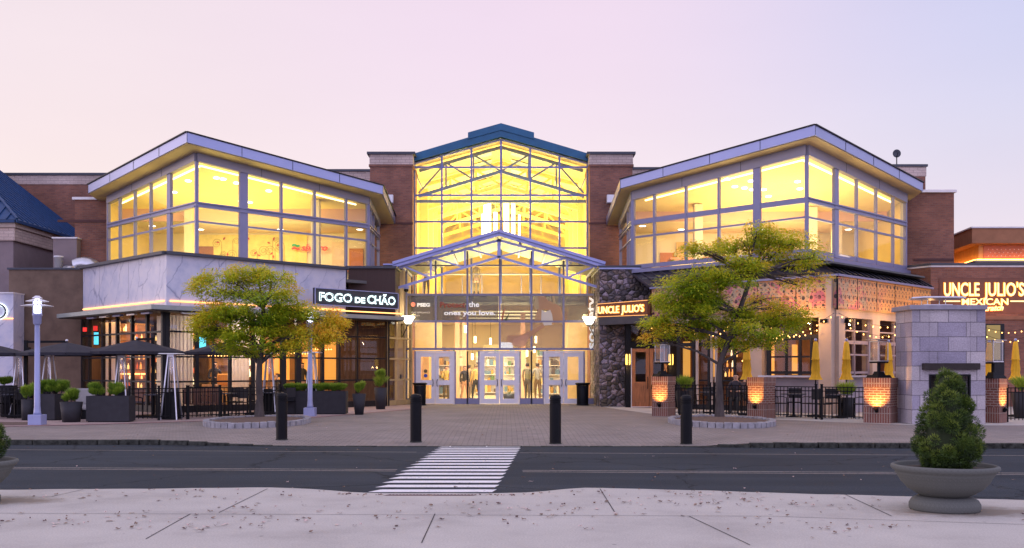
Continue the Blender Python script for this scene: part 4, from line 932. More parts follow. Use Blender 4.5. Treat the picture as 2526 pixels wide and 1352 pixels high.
# brown wall to the left, with slim joints
xw0 = X(22, 39.1); xw1 = Al[0]
p = MB(); p.bb(xw0, xw1-.05, 39.1, 39.4, 0, 5.45); p.bb(xw0, xw0+.3, 39.4, 44, 0, 5.45); p.build('stucco_wall', M['stucco'], res, world=True)
p = MB(); p.bb(xw0-.05, xw1-.1, 39.04, 39.5, 5.452, 5.53); p.build('coping', M['cap_dark'], res, world=True)
p = MB(); p.prism([(C0[0], C0[1]+.3, 5.0), (Er[0]-.2, Er[1]+.1, 5.0), (Er[0], 45.4, 5.0), (xw0+.2, 45.4, 5.0), (xw0+.2, 39.5, 5.0), (Al[0]+.2, 39.5, 5.0)], (0, 0, .12)); p.build('flat_roof', mat('grey_roof_felt', (.12, .12, .12), .9), res, world=True)
p = MB(); p.prism([(C0[0], C0[1]+.2, 3.52), (Er[0]-.1, Er[1]+.1, 3.52), (Er[0]+.5, 43.2, 3.52), (-17, 43.2, 3.52), (Al[0]+.1, Al[1]+.2, 3.52)], (0, 0, .06)); p.build('ceiling', M['darkwood'], res, world=True)
p = MB(); p.prism([(C0[0], C0[1]+.2, .0), (Er[0]-.1, Er[1]+.1, .0), (Er[0]+.5, 43.2, .0), (-17, 43.2, .0), (Al[0]+.1, Al[1]+.2, .0)], (0, 0, .012)); p.build('dining_floor', M['darkwood'], res, world=True)
ic = V((C0[0], C0[1]+3.4/S2*1.0, 0))
for D, T, mm in ((DL, 6.2, M['darkwood']), (DR, 6.4, mat('amber_back_wall', (.50, .25, .07), .7, 0, .3, 1.2))):
    p = MB(); nn2 = V((D[1], -D[0], 0)); nn2 = nn2 if nn2.y < 0 else -nn2; b2 = ic+V((*D, 0))*T
    p.prism([ic, b2, b2+V((0, 0, 3.5)), ic+V((0, 0, 3.5))], -nn2*.15); p.build('interior_wall', mm, res, world=True)
p = MB(); p.bb(Al[0]-.05, Al[0]+.15, Al[1]+.2, 43, 0, 3.5); p.bb(-8.6, Er[0]+.6, 43.0, 43.2, 0, 3.5); p.build('interior_wall', M['darkwood'], res, world=True)
# bottle shelves
random.seed(21)
bot = [emis('glowing_bottle_%d' % i, c, s) for i, (c, s) in enumerate((((1, .38, .08), 1.3), ((1, .62, .2), 1.6), ((.8, .15, .05), .7), ((1, .8, .45), 2.0)))]  # bottles glow by themselves, standing in for orange light on the shelves
def shelf_unit(par, base, D, Ln, levels, depth=.3):
    nn2 = V((D[1], -D[0], 0)); nn2 = nn2 if nn2.y < 0 else -nn2; f = MB()
    for z in levels: f.beam(base+V((0, 0, z))+nn2*.2, base+V((*D, 0))*Ln+V((0, 0, z))+nn2*.2, depth, .03)
    f.build('bottle_shelf', M['darkwood'], par, world=True)
    bs = [MB() for _ in bot]
    for z in levels:
        t = .1
        while t < Ln-.1:
            k = random.randrange(4); h = random.uniform(.16, .32); q = base+V((*D, 0))*t+nn2*random.uniform(.12, .28)+V((0, 0, z+.016)); r = random.uniform(.03, .045)
            if random.random() < .72: bs[k].lathe([(.001, 0), (r, 0), (r, h*.6), (r*.4, h*.75), (r*.4, h), (.001, h)], tuple(q), 7)
            t += random.uniform(.09, .17)
    for bm_, m_ in zip(bs, bot):
        o = bm_.build('bottles', m_, par, world=True); o['kind'] = 'stuff'
shelf_unit(res, ic+V((*DL, 0))*.6, DL, 4.0, (.9, 1.35, 1.8, 2.25, 2.7))
shelf_unit(res, ic+V((*DR, 0))*.4, DR, 1.5, (1.2, 1.65, 2.1, 2.55))
shelf_unit(res, V((X(288, 40.6), 40.6, 0)), (1, 0), X(366, 40.6)-X(288, 40.6), (.75, 1.1, 1.5, 1.9, 2.3, 2.7, 3.05))
p = MB(); p.bb(X(286, 40.6), X(370, 40.6), 40.62, 40.7, .2, 3.4); p.build('bar_back_panel', mat('amber_bar_back', (.42, .20, .07), .6, 0, .3, 3), res, world=True)
for k in (1.3, 2.5): p = MB(); p.bb(X(290, 40.5), X(364, 40.5), 40.52, 40.6, k, k+.05); p.build('bar_strip_light', emis('bar_strip_glow', (1, .50, .14), 5), res, world=True)
area('bar_light', (-15.4, 39.7, 3.3), 1.5, 40, (1, .62, .30), (0, .5, -1))
# picture-like amber panels with mullions on the right back wall, glow put into the material
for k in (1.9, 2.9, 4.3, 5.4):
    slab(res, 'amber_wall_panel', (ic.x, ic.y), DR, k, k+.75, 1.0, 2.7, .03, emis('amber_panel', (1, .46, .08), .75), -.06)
# curtains
def curtain_cloth(par, A, D, t0, t1, z0=.15, z1=3.4):
    t0, t1 = min(t0, t1), max(t0, t1); c = MB(); n = int((t1-t0)/.03); nn2 = V((D[1], -D[0], 0)); nn2 = nn2 if nn2.y < 0 else -nn2; vs = []
    for i in range(n+1):
        t = t0+(t1-t0)*i/n; o_ = .035*math.sin(i*1.35)+.012*math.sin(i*.37); q = V((A[0]+D[0]*t, A[1]+D[1]*t, 0))-nn2*(.22+o_); vs += [q+V((0, 0, z0)), q+V((0, 0, z1))]
    c.add(vs, [(2*i, 2*i+2, 2*i+3, 2*i+1) for i in range(n)], True); return c.build('curtain', M['curtain'], par, world=True)
m_, nt_, b_ = principled('pale_sheer_curtain'); b_.inputs['Base Color'].default_value = (.90, .84, .80, 1); b_.inputs['Roughness'].default_value = .9; b_.inputs['Transmission Weight'].default_value = 0
tlc = N(nt_, 'ShaderNodeBsdfTranslucent'); tlc.inputs[0].default_value = (.92, .82, .70, 1); mx_ = N(nt_, 'ShaderNodeMixShader'); mx_.inputs[0].default_value = .45
nt_.links.new(b_.outputs[0], mx_.inputs[1]); nt_.links.new(tlc.outputs[0], mx_.inputs[2]); nt_.links.new(mx_.outputs[0], nt_.nodes['Material Output'].inputs[0]); M['curtain'] = m_
for a_, b__ in ((414, 484), (569, 623), (628, 650)): curtain_cloth(res, C0, DR, along(C0, DR, a_), along(C0, DR, b__))
for a_, b__ in ((252, 236), (281, 262), (402, 372)): curtain_cloth(res, C0, DL, along(C0, DL, a_), along(C0, DL, b__))
# screens and small red signs inside
def wallscreen(px, py0, py1, wpx, d, mname, col, s, label, ang):
    z0, z1 = Zp(py1, d), Zp(py0, d); t = thing('television', label, 'screen', (X(px, d), d, z0), ang, group='lit screens inside the left restaurant')
    wd = wpx/F*d/abs(math.cos(ang)); b = MB(); b.bb(-wd/2, wd/2, -.03, .0, 0, z1-z0); b.build('screen_face', emis(mname, col, s), t)
    b = MB(); b.bb(-wd/2-.02, wd/2+.02, .001, .05, -.03, z1-z0+.03); b.build('screen_housing', M['black'], t)
wallscreen(238, 820, 850, 12, 38.6, 'cyan_screen', (.1, .65, .85), 1.6, 'narrow cyan screen nearest the brown wall, left of the curtains', R(-20))
wallscreen(281, 818, 850, 11, 38.2, 'cyan_screen', (.1, .65, .85), 1.6, 'narrow cyan screen between pale curtain and bottle shelves', R(-20))
wallscreen(500, 832, 858, 15, 36.5, 'cyan_screen', (.1, .65, .85), 1.6, 'cyan screen right of the wide pale curtain beside the tree crown', R(10))
wallscreen(236, 804, 816, 11, 38.5, 'red_screen', (.9, .03, .02), 1.0, 'small red lit sign above the narrow cyan screen', R(-20))
wallscreen(210, 808, 818, 10, 38.8, 'red_screen', (.9, .03, .02), .8, 'small red lit sign next to the brown wall', R(-20))
# number on the glass
nbm = fit_text('4350', V((C0[0], C0[1], 0))+V((*DR, 0))*along(C0, DR, 416)+V((S2*.1, -S2*.1, 2.93)), V((C0[0], C0[1], 0))+V((*DR, 0))*along(C0, DR, 434)+V((S2*.1, -S2*.1, 2.93)), .12, .004, .006)
nbm.build('house_number', M['white'], res, world=True)
area('curtain_fill_light', (C0[0]+2.3, C0[1]+3.5, 3.35), 5.5, 210, (1, .84, .70), (.25, -.35, -1), .4).rotation_euler.rotate_axis('Z', R(0)); area('dining_light', (-14.2, 38.6, 3.3), 3, 110, (1, .50, .18), (0, 0, -1), 3); area('dining_light', (-9.2, 38.9, 3.3), 3, 130, (1, .52, .18), (0, 0, -1), 3); area('dining_light', (-6.9, 41.4, 3.3), 1.6, 26, (1, .52, .18), (0, 0, -1))  # first light is added inside only to brighten the curtains
for i, (px, py, d, h) in enumerate(((545, 878, 37.2, 0), (600, 872, 38.2, 0), (745, 872, 40, 0), (790, 862, 40.5, 0))):
    t = thing('pendant_string', 'row of tiny warm bulbs inside the left restaurant, number %s from the corner curtain' % ('one', 'two', 'three', 'four')[i], 'string lights', (X(px, d), d, Zp(py, d)), R(45), group='bulb rows inside the left restaurant')
    b = MB()
    for k in range(9): b.ball((-.5+k*.13, 0, .01*math.sin(k)), .026, 7)
    b.build('bulb_row', EM_BULB, t); b = MB(); b.beam((-.56, 0, .05), (.6, 0, .05), .02, .02); b.tube((0, 0, .05), (0, 0, 3.5-Zp(py, d)), .008, n=5); b.build('bulb_rail', M['black'], t)

# marble entrance block with ring sign, far left
mk = thing('marble_sign_wall', 'pale marble wall block with a glowing dark ring letter at the far left edge', 'wall', (X(-60, 38.2), 38.4, 0))
p = MB(); p.bb(X(-170, 38.2), X(33, 38.2), 38.2, 39.05, 0, Zp(724, 38.2)); p.build('marble_block', M['marble'], mk, world=True)
p = MB(); p.bb(X(-170, 38.2), X(33, 38.2)+.02, 38.15, 39.06, Zp(724, 38.2)+.001, Zp(721, 38.2)); p.build('block_cap', M['cap_white'], mk, world=True)
p = MB(); p.beam((X(-170, 38.1), 38.17, Zp(786, 38.2)), (X(30, 38.1), 38.17, Zp(786, 38.2)), .03, .035); p.build('strip_light', EM_STRIP, mk, world=True)
rc = V((X(-6, 38.1), 38.12, Zp(768, 38.1))); p = MB(); pts = [rc+V((.30*math.cos(a), 0, .27*math.sin(a))) for a in [i*math.pi/16 for i in range(33)]]; p.path(pts, .035, n=8); p.build('ring_letter', M['cap_dark'], mk, world=True)
p = MB(); pts = [rc+V((.30*math.cos(a), .045, .27*math.sin(a))) for a in [i*math.pi/16 for i in range(33)]]; p.path(pts, .05, n=8); p.build('ring_glow', emis('ring_halo', (.85, 1, .95), 2.5), mk, world=True)

# rotunda with blue seam roof (left)
rot = thing('blue_roofed_block', 'tan block with pale brick cornice under a blue standing seam roof at the left edge', 'building', (-26, 46, 0))
xr_ = -20.9
p = MB(); p.bb(-45, xr_-.15, 42.2, 49.9, 0, 7.0); p.build('stucco_wall', M['stucco_tan'], rot, world=True)
p = MB(); p.bb(-45, xr_-.05, 42.1, 49.85, 7.001, 7.55); p.build('pale_brick_cornice', M['brick_pale'], rot, world=True)
p = MB(); p.bb(-45, xr_+.02, 42.02, 49.8, 7.551, 7.80); p.build('cornice_lip', mat('pale_cornice', (.45, .36, .31), .8), rot, world=True)
E0 = V((xr_+.15, 41.9, 7.86)); E1 = V((xr_+.15, 49.7, 7.86)); sl = .78
def rz2(x): return 7.86+(E0.x-x)*sl
H1 = V((xr_-6, 47.9, rz2(xr_-6)))
p = MB(); p.add([E0, E1, V((xr_-6, 49.7, rz2(xr_-6))), H1, V((-45, 41.9, 7.86)), V((-45, 47.9, H1.z))], [(0, 1, 2, 3), (0, 3, 5, 4)]); p.prism([E0+V((0, 0, -.12)), E1+V((0, 0, -.12)), E1+V((0, 0, -.001)), E0+V((0, 0, -.001))], (-.1, 0, 0)); p.bb(-45, xr_+.1, 41.9, 42.0, 7.74, 7.85)
rr_ = p.build('roof', M['roof_blue'], rot, world=True, recalc=False)
p = MB()
for i in range(17):
    y = 42.0+i*.46; xe = max(xr_-6, E0.x-(y-41.9)*1.0); 
    if xe > E0.x-.1: xe = E0.x-.1
    p.beam((E0.x, y, rz2(E0.x)+.03), (xe, y, rz2(xe)+.03), .04, .06)
for i in range(1, 40):
    x = E0.x-i*.45; top = min(H1.y, 41.9+(E0.x-x)); k = (top-41.9)/(H1.y-41.9); p.beam((x, 41.9, 7.89), (x, top, 7.89+k*(H1.z-7.86)), .04, .06)
p.beam(E0+V((0, 0, .04)), H1+V((0, 0, .04)), .1, .08); p.build('roof_seams', M['roof_blue'], rr_, world=True)

# ducts on the restaurant roof
dk = thing('roof_duct', 'silver curved ventilation duct elbow on the left restaurant roof', 'duct', (-17.6, 41.0, 5.1))
b = MB(); pts = [(.55, .2, 0)]; pts = [V((.45*math.cos(a)*1.3, .2, .35+.45*math.sin(a))) for a in [math.pi*(i/10) for i in range(11)]]; pts = [V((.585, .2, -.1))]+pts[:8]; b.path(pts, .30, .30, 16); b.build('duct_elbow', M['steel'], dk)
b = MB(); b.lathe([(.001, -.02), (.34, 0), (.34, .45), (.001, .47)], (0, 0, 0), 16); 
for v in b.v: v.x, v.z = v.z*-1-.25, v.x+.38; 
b.build('duct_mouth', M['steel'], dk)
vt = thing('roof_vent', 'short white cylinder vent on the left restaurant roof', 'vent', (X(142, 41), 41.1, 5.1)); b = MB(); b.lathe([(.001, 0), (.17, 0), (.17, 1.05), (.19, 1.05), (.19, 1.12), (.001, 1.14)], (0, 0, 0), 16); b.build('vent_pipe', M['white'], vt)
un = thing('roof_unit', 'grey box shaped roof unit behind the silver duct', 'roof unit', (X(173, 42), 41.6, 5.1)); b = MB(); b.bb(-.5, .5, -.1, .3, .0, 1.9); b.build('unit_casing', M['stucco_tan'], un, bevel=.02); b = MB(); b.bb(-.54, .54, -.14, .3, 1.9, 1.96); b.build('unit_lid', M['cap_white'], un)

# ================================================================= RIGHT RESTAURANT
C1 = (11.02, 33.0)
ju = thing('mexican_restaurant', 'corner restaurant with colourful pierced metal screen, beige pillars and dark seamed awning roof', 'building', (11, 37, 0))
tA = along(C1, DL, 1608); tB = along(C1, DR, 2296)
# pierced screen material
def pierced():
    m, nt, b = principled('pierced_paper_style_screen'); L = nt.links.new; v = coords(nt, 'UV')
    ob = coords(nt, 'Object')
    n = noise_tex(nt, ob, 1.15, 3, .6)
    n.inputs['Distortion'].default_value = .6
    r = ramp(nt, [(.30, (.22, .30, .25)), (.38, (.30, .25, .18)), (.44, (.48, .11, .17)), (.48, (.60, .34, .16)), (.55, (.34, .30, .20)), (.60, (.62, .26, .10)), (.68, (.46, .34, .22)), (.8, (.26, .34, .28))]); L(n.outputs[0], r.inputs[0])
    # plainer orange towards the right-hand end
    sp = N(nt, 'ShaderNodeSeparateXYZ'); L(ob, sp.inputs[0]); mr = N(nt, 'ShaderNodeMapRange'); L(sp.outputs['X'], mr.inputs[0]); mr.inputs[1].default_value = .4; mr.inputs[2].default_value = 3.2; mr.inputs[4].default_value = .92
    art = mixc(nt, mr.outputs[0], r.outputs[0], (.66, .30, .07))
    # holes: rows of small motifs
    def motif(sx, sy, ox, oy, rad, ell):
        mp = N(nt, 'ShaderNodeMapping'); mp.inputs['Scale'].default_value = (sx, sy, 1); mp.inputs['Location'].default_value = (ox, oy, 0); L(v, mp.inputs[0])
        fr = N(nt, 'ShaderNodeVectorMath', operation='FRACTION'); L(mp.outputs[0], fr.inputs[0]); su = N(nt, 'ShaderNodeVectorMath', operation='SUBTRACT'); L(fr.outputs[0], su.inputs[0]); su.inputs[1].default_value = (.5, .5, 0)
        ml = N(nt, 'ShaderNodeVectorMath', operation='MULTIPLY'); L(su.outputs[0], ml.inputs[0]); ml.inputs[1].default_value = (1, ell, 0); ln_ = N(nt, 'ShaderNodeVectorMath', operation='LENGTH'); L(ml.outputs[0], ln_.inputs[0])
        lt = N(nt, 'ShaderNodeMath', operation='LESS_THAN'); L(ln_.outputs['Value'], lt.inputs[0]); lt.inputs[1].default_value = rad; return lt.outputs[0]
    hs = [motif(3.4, 1.87, 0, .1, .22, 1.6), motif(6.8, 5.6, .25, .35, .16, 1.3), motif(3.4, 1.87, .5, .62, .16, 1.8), motif(3.4, 5.6, .5, .05, .2, 2.2)]
    h = hs[0]
    for k in hs[1:]: mx = N(nt, 'ShaderNodeMath', operation='MAXIMUM'); L(h, mx.inputs[0]); L(k, mx.inputs[1]); h = mx.outputs[0]
    nz = noise_tex(nt, ob, 3.5, 2); rr = ramp(nt, [(.36, (.5,)*3), (.56, (.95,)*3)]); L(nz.outputs[0], rr.inputs[0]); ml = N(nt, 'ShaderNodeMath', operation='MULTIPLY'); L(h, ml.inputs[0]); L(rr.outputs[0], ml.inputs[1])
    L(mixc(nt, ml.outputs[0], art, (.03, .02, .02)), b.inputs['Base Color']); b.inputs['Roughness'].default_value = .5
    return m
M['pierced'] = pierced()
slab(ju, 'pierced_screen', C1, DL, .02, tA, 3.56, 4.63, .03, M['pierced']); slab(ju, 'pierced_screen', C1, DR, 0, tB, 3.56, 4.63, .03, M['pierced'])
slab(ju, 'screen_return', (C1[0]+DR[0]*tB, C1[1]+DR[1]*tB), (.35, .94), .0, .7, 3.56, 4.63, .03, M['pierced'])
p = MB(); p.tube((C1[0], C1[1]-.03, 3.5), (C1[0], C1[1]-.03, 4.68), .035, n=8)
for D, T in ((DL, tA), (DR, tB)):
    nn2 = V((D[1], -D[0], 0)); nn2 = nn2 if nn2.y < 0 else -nn2
    for t in [i*1.5 for i in range(1, 5)]:
        if t < T: q = V((*C1, 0))+V((*D, 0))*t+nn2*.004; p.beam(q+V((0, 0, 3.57)), q+V((0, 0, 4.62)), .02, .012, up=tuple(nn2))
p.build('screen_posts', M['black'], ju, world=True)
slab(ju, 'header_wall', C1, DL, .1, tA, 3.28, 4.55, .2, M['stucco_beige'], .14); slab(ju, 'header_wall', C1, DR, -.12, tB+.1, 3.28, 4.55, .2, M['stucco_beige'], .14)
# awning roof between the screen and the pavilion
_, Ar, Br, Cr = br[0], br[1], br[2], br[3]
o0 = V((C1[0], C1[1]-.08, 4.68)); oL = o0+V((*DL, 0))*(tA+.1); oR = o0+V((*DR, 0))*(tB+.1)
i0 = V((Cr[0], Cr[1]-.12, 5.42)); iL = V((Ar[0]-.1, Ar[1]-.1, 5.42)); iR = V((Br[0]+.1, Br[1]-.1, 5.42))
p = MB()
for q in ([o0, i0, iL, oL], [o0, oR, iR, i0]): p.prism(q, (0, 0, -.06))
aw = p.build('awning_roof', M['roof_dark'], ju, world=True)
p = MB()
for oa, ob_, ia, ib in ((o0, oL, i0, iL), (o0, oR, i0, iR)):
    n_ = 17
    for i in range(n_+1):
        k = i/n_; p.beam(oa.lerp(ob_, k)+V((0, 0, .03)), ia.lerp(ib, k)+V((0, 0, .03)), .045, .07)
p.build('awning_seams', mat('seam_grey', (.07, .065, .085), .35, .4), aw, world=True)
p = MB()
for a_, b_ in ((iL, i0), (i0, iR)): p.beam(a_+V((0, -.03, .08)), b_+V((0, -.03, .08)), .16, .14)
for a_, b_ in ((oL, o0), (o0, oR)): p.beam(a_+V((0, -.02, -.02)), b_+V((0, -.02, -.02)), .08, .07)
p.build('awning_flashing', M['frame'], aw, world=True)
# pillars and low walls
tp0 = along(C1, DL, 2024); tp1 = along(C1, DR, 2088)
slab(ju, 'corner_pillar', C1, DL, 0.0, tp0, 0, 3.28, .45, M['stucco_beige'], .14); slab(ju, 'corner_pillar', C1, DR, -.14, tp1, 0, 3.279, .45, M['stucco_beige'], .141)
slab(ju, 'wall_pillar', C1, DL, along(C1, DL, 1874), along(C1, DL, 1838), 0, 3.28, .4, M['stucco_beige'], .14)
slab(ju, 'wall_pillar', C1, DR, along(C1, DR, 2162), along(C1, DR, 2180), 0, 3.28, .4, M['stucco_beige'], .14)
slab(ju, 'wall_pillar', C1, DR, along(C1, DR, 2262), along(C1, DR, 2300), 0, 3.28, .4, M['stucco_beige'], .14)
M['lowwall'] = mat('lavender_grey_render', (.34, .30, .34), .85, 0, .1, 2)
slab(ju, 'low_wall', C1, DL, tp0, along(C1, DL, 1874), 0, 1.22, .2, M['lowwall'], .2); slab(ju, 'low_wall', C1, DR, tp1, along(C1, DR, 2262), 0, 1.22, .2, M['lowwall'], .2)
slab(ju, 'counter_ledge', C1, DL, tp0, along(C1, DL, 1874), 1.24, 1.30, .45, M['steel'], -.12); slab(ju, 'counter_ledge', C1, DR, tp1, along(C1, DR, 2162), 1.24, 1.30, .45, M['steel'], -.12)
# windows
def ptD(D, px): t = along(C1, D, px); return (C1[0]+D[0]*t, C1[1]+D[1]*t)
def win(par, D, pa, pb, cols, rows, z0, z1, fm, inset=.3):
    A_ = ptD(D, pa); B_ = ptD(D, pb); d = V(B_)-V(A_); Ln = d.length; d.normalize(); nn2 = V((d.y, -d.x)); nn2 = nn2 if nn2.y < 0 else -nn2
    A_ = V(A_)-nn2*inset; return curtain(par, (A_.x, A_.y), (d.x, d.y), [(Ln*k, wd) for k, wd in cols], rows, z0, lambda t: z1, fm, M['glass_dark'], .1)
win(ju, DL, 1886, 2022, [(0, .14), (.33, .06), (.58, .08), (.78, .06), (1, .10)], [(1.40, .1), (1.95, .06), (2.62, .18)], 1.25, 3.26, M['frame_dark'])
win(ju, DR, 2088, 2162, [(0, .08), (.5, .05), (.98, .08)], [(1.4, .08), (2.02, .06), (2.45, .12), (2.85, .05)], 1.25, 3.26, mat('pale_garage_door_frame', (.30, .24, .26), .5))
win(ju, DR, 2181, 2262, [(0, .08), (.5, .05), (1, .08)], [(1.4, .08), (2.02, .06), (2.45, .12), (2.85, .05)], 1.25, 3.26, MATS['pale_garage_door_frame'])
win(ju, DL, 1664, 1838, [(0, .16), (.22, .09), (.44, .09), (.62, .1), (.8, .08), (1, .12)], [(.1, .2), (1.1, .06), (2.45, .14)], 0, 3.26, M['frame_dark'])
# pale posts (folded door leaves) in the dark bay
p = MB()
for px in (1716, 1752, 1763): q = ptD(DL, px); p.box((q[0]+.1, q[1]+.2, 1.7), (.10, .06, 3.0), R(-45))
p.build('folded_door_leaf', mat('pale_door_leaf', (.45, .36, .30), .7), ju, world=True)
# entrance bay: doors and fieldstone tower
Yd = 39.3; xd0, xd1 = X(1543, Yd), X(1668, Yd)
p = MB(); p.bb(xd0, xd1, Yd-.0, Yd+.3, 2.35, 2.62); 
for a_, b_ in ((1543, 1555), (1648, 1668)): p.bb(X(a_, Yd), X(b_, Yd), Yd-.15, Yd+.3, 0, 3.6)
p.build('entrance_frame', M['black'], ju, world=True)
p = MB(); p.poly([(X(1555, Yd), Yd+.1, 2.62), (X(1648, Yd), Yd+.1, 2.62), (X(1648, Yd), Yd+.1, 3.6), (X(1555, Yd), Yd+.1, 3.6)]); p.build('transom_pane', M['glass_dark'], ju, world=True)
for k in range(2):
    x0, x1 = (X(1559, Yd), X(1602, Yd)) if k == 0 else (X(1603, Yd), X(1646, Yd))
    p = MB(); st_ = .14; zz = ((.02, .22), (.86, 1.02), (2.2, 2.34))
    p.bb(x0, x0+st_, Yd+.02, Yd+.09, .02, 2.34); p.bb(x1-st_, x1, Yd+.02, Yd+.09, .02, 2.34)
    for z0, z1 in zz: p.bb(x0+st_, x1-st_, Yd+.025, Yd+.085, z0, z1)
    p.bb(x0+st_, x1-st_, Yd+.045, Yd+.07, .22, .86)
    d = p.build('wooden_door', M['wood'], ju, world=True)
    p = MB(); p.poly([(x0+st_, Yd+.055, 1.02), (x1-st_, Yd+.055, 1.02), (x1-st_, Yd+.055, 2.2), (x0+st_, Yd+.055, 2.2)]); p.build('door_glass', M['glass_dark'], d, world=True)
    p = MB(); hx = x1-.07 if k == 0 else x0+.07; p.path([(hx, Yd+.02, .75), (hx, Yd-.06, .80), (hx, Yd-.06, 1.15), (hx, Yd+.02, 1.2)], .016, n=6); p.build('handle', M['black'], d, world=True)
p = MB(); p.bb(X(1556, Yd)-.0, X(1558.5, Yd), Yd-.04, Yd+.02, 0, 2.36); p.bb(X(1556, Yd), X(1648, Yd), Yd-.06, Yd+.02, 0.0, .035); p.build('door_trim', M['white'], ju, world=True)
tw = thing('fieldstone_tower', 'dark fieldstone tower with metal cap between the main entrance and wooden door', 'tower', (X(1540, 40.2), 41, 0))
zt_ = 5.65
p = MB(); p.bb(X(1479, 40.2), X(1552, 40.2), 40.2, 43.8, 0, 3.45); p.bb(X(1479, 40.2), X(1604, 40.2), 40.2, 43.8, 3.45, zt_); p.build('stone_body', M['rubble'], tw, world=True)
p = MB(); p.bb(X(1476, 40.2), X(1607, 40.2), 40.1, 43.9, zt_, zt_+.08); p.build('cap', M['cap_dark'], tw, world=True)
p = MB(); p.bb(X(1478, 40.2), X(1605, 40.2), 40.14, 43.85, zt_-.07, zt_-.001); p.build('cap_flashing', M['metal_blue'], tw, world=True)
# entrance sign box on a canopy, set at an angle
s2 = thing('entrance_sign', 'small brown box sign with glowing yellow capitals on the fieldstone tower', 'sign', (X(1535, 39), 39, 3.7))
a = V((X(1474, 39.95), 39.95, 0)); b = V((X(1597, 38.15), 38.15, 0)); u2 = (b-a).normalized(); n2_ = V((u2.y, -u2.x, 0)); n2_ = n2_ if n2_.y < 0 else -n2_
p = MB(); p.prism([a+V((0, 0, 3.66)), b+V((0, 0, 3.62)), b+V((0, 0, 4.16)), a+V((0, 0, 4.13))], -n2_*.18); p.build('sign_box', mat('rust_brown_sign', (.16, .055, .025), .6), s2, world=True)
p = MB(); p.prism([a+V((0, 0, 3.30))+u2*.05, b+V((0, 0, 3.30))+u2*.1, b+V((0, 0, 3.60))+u2*.1, a+V((0, 0, 3.60))+u2*.05], -n2_*.9); p.build('canopy_box', mat('dark_grey_canopy', (.07, .065, .07), .6), s2, world=True)
YG = emis('yellow_letter_glow', (1, .40, .04), 1.1); YF = emis('cream_letter_face', (1, .82, .36), 1.2)
def glowtext(txt, A_, B_, h, par, nrm, bold=.012, spacing=1.0, gm=None, fm=None):
    fit_text(txt, A_+nrm*.02, B_+nrm*.02, h*1.0, .02, bold*1.3, spacing=spacing).build('letter_glow', gm or YG, par, world=True)
    fit_text(txt, A_+nrm*.06+(B_-A_).normalized()*.008, B_+nrm*.06-(B_-A_).normalized()*.008, h*.98, .02, bold*.5, spacing=spacing).build('letter_face', fm or YF, par, world=True)
Ls = (b-a).length
glowtext('UNCLE', a+u2*.06+V((0, 0, 3.76)), a+u2*(Ls*.46)+V((0, 0, 3.75)), .29, s2, n2_); glowtext("JULIO'S", a+u2*(Ls*.50)+V((0, 0, 3.75)), a+u2*(Ls*.95)+V((0, 0, 3.75)), .29, s2, n2_)
p = MB(); p.beam(a+V((0, 0, 3.635)), b+V((0, 0, 3.61)), .03, .02); p.beam(a+V((0, 0, 4.15)), b+V((0, 0, 4.18)), .03, .02); p.build('sign_edge_light', emis('orange_edge', (1, .45, .12), 1.2), s2, world=True)
# ceiling, floor, back wall of the right restaurant
p = MB(); p.prism([(C1[0], C1[1]+.4, 3.6), (16.4, 38.6, 3.6), (16.4, 45, 3.6), (3.9, 45, 3.6), (5.3, 39.2, 3.6)], (0, 0, .06)); p.build('ceiling', M['darkwood'], ju, world=True)
p = MB(); p.prism([(C1[0], C1[1]+.4, 5.1), (16.4, 38.8, 5.1), (16.4, 45, 5.1), (5.4, 45, 5.1), (5.4, 39.4, 5.1)], (0, 0, .06)); p.build('flat_roof', MATS['grey_roof_felt'], ju, world=True)
p = MB(); p.prism([(C1[0], C1[1]+.3, .0), (16.4, 38.6, .0), (16.4, 45, .0), (3.9, 45, .0), (5.0, 39.2, .0)], (0, 0, .012)); p.build('dining_floor', M['darkwood'], ju, world=True)
jc = V((C1[0], C1[1]+6.0, 0)); WB = mat('brown_back_wall', (.20, .10, .06), .8, 0, .3, 1.5)
for D, T in ((DL, 5.6), (DR, 6.0)):
    nn2 = V((D[1], -D[0], 0)); nn2 = nn2 if nn2.y < 0 else -nn2; b2 = jc+V((*D, 0))*T
    p = MB(); p.prism([jc, b2, b2+V((0, 0, 3.6)), jc+V((0, 0, 3.6))], -nn2*.1); p.build('interior_wall', WB, ju, world=True)
YW = emis('wall_glow_patch', (1, .50, .10), .75)  # self-glowing patches stand in for lit parts of the back wall
for k in (.5, 1.5, 3.2, 4.5): slab(ju, 'glow_wall_panel', (jc.x, jc.y), DL, k, k+.35, 1.2, 2.7, .03, YW, -.05)
for k in (.4, 1.9, 3.4): slab(ju, 'glow_wall_panel', (jc.x, jc.y), DR, k, k+.4, 1.3, 2.5, .03, YW, -.05)
shelf_unit(ju, jc+V((*DL, 0))*2.0, DL, .8, (1.2, 1.6, 2.0))
area('dining_light', (8.6, 38.2, 3.4), 3, 110, (1, .50, .16), (0, 0, -1), 3); area('dining_light', (13.6, 38.3, 3.4), 2.5, 90, (1, .48, .14), (0, 0, -1), 3)
# bare point lights added in front, standing in for string-light glow on the screen
for px, D in ((2000, DL), (1950, DL), (2110, DR), (2180, DR), (2250, DR)):
    q = ptD(D, px); nn2 = V((D[1], -D[0], 0)); nn2 = nn2 if nn2.y < 0 else -nn2
    point('screen_fill_light', (q[0]+nn2.x*.7, q[1]+nn2.y*.7, 3.15), 55, (1, .52, .17), .04)

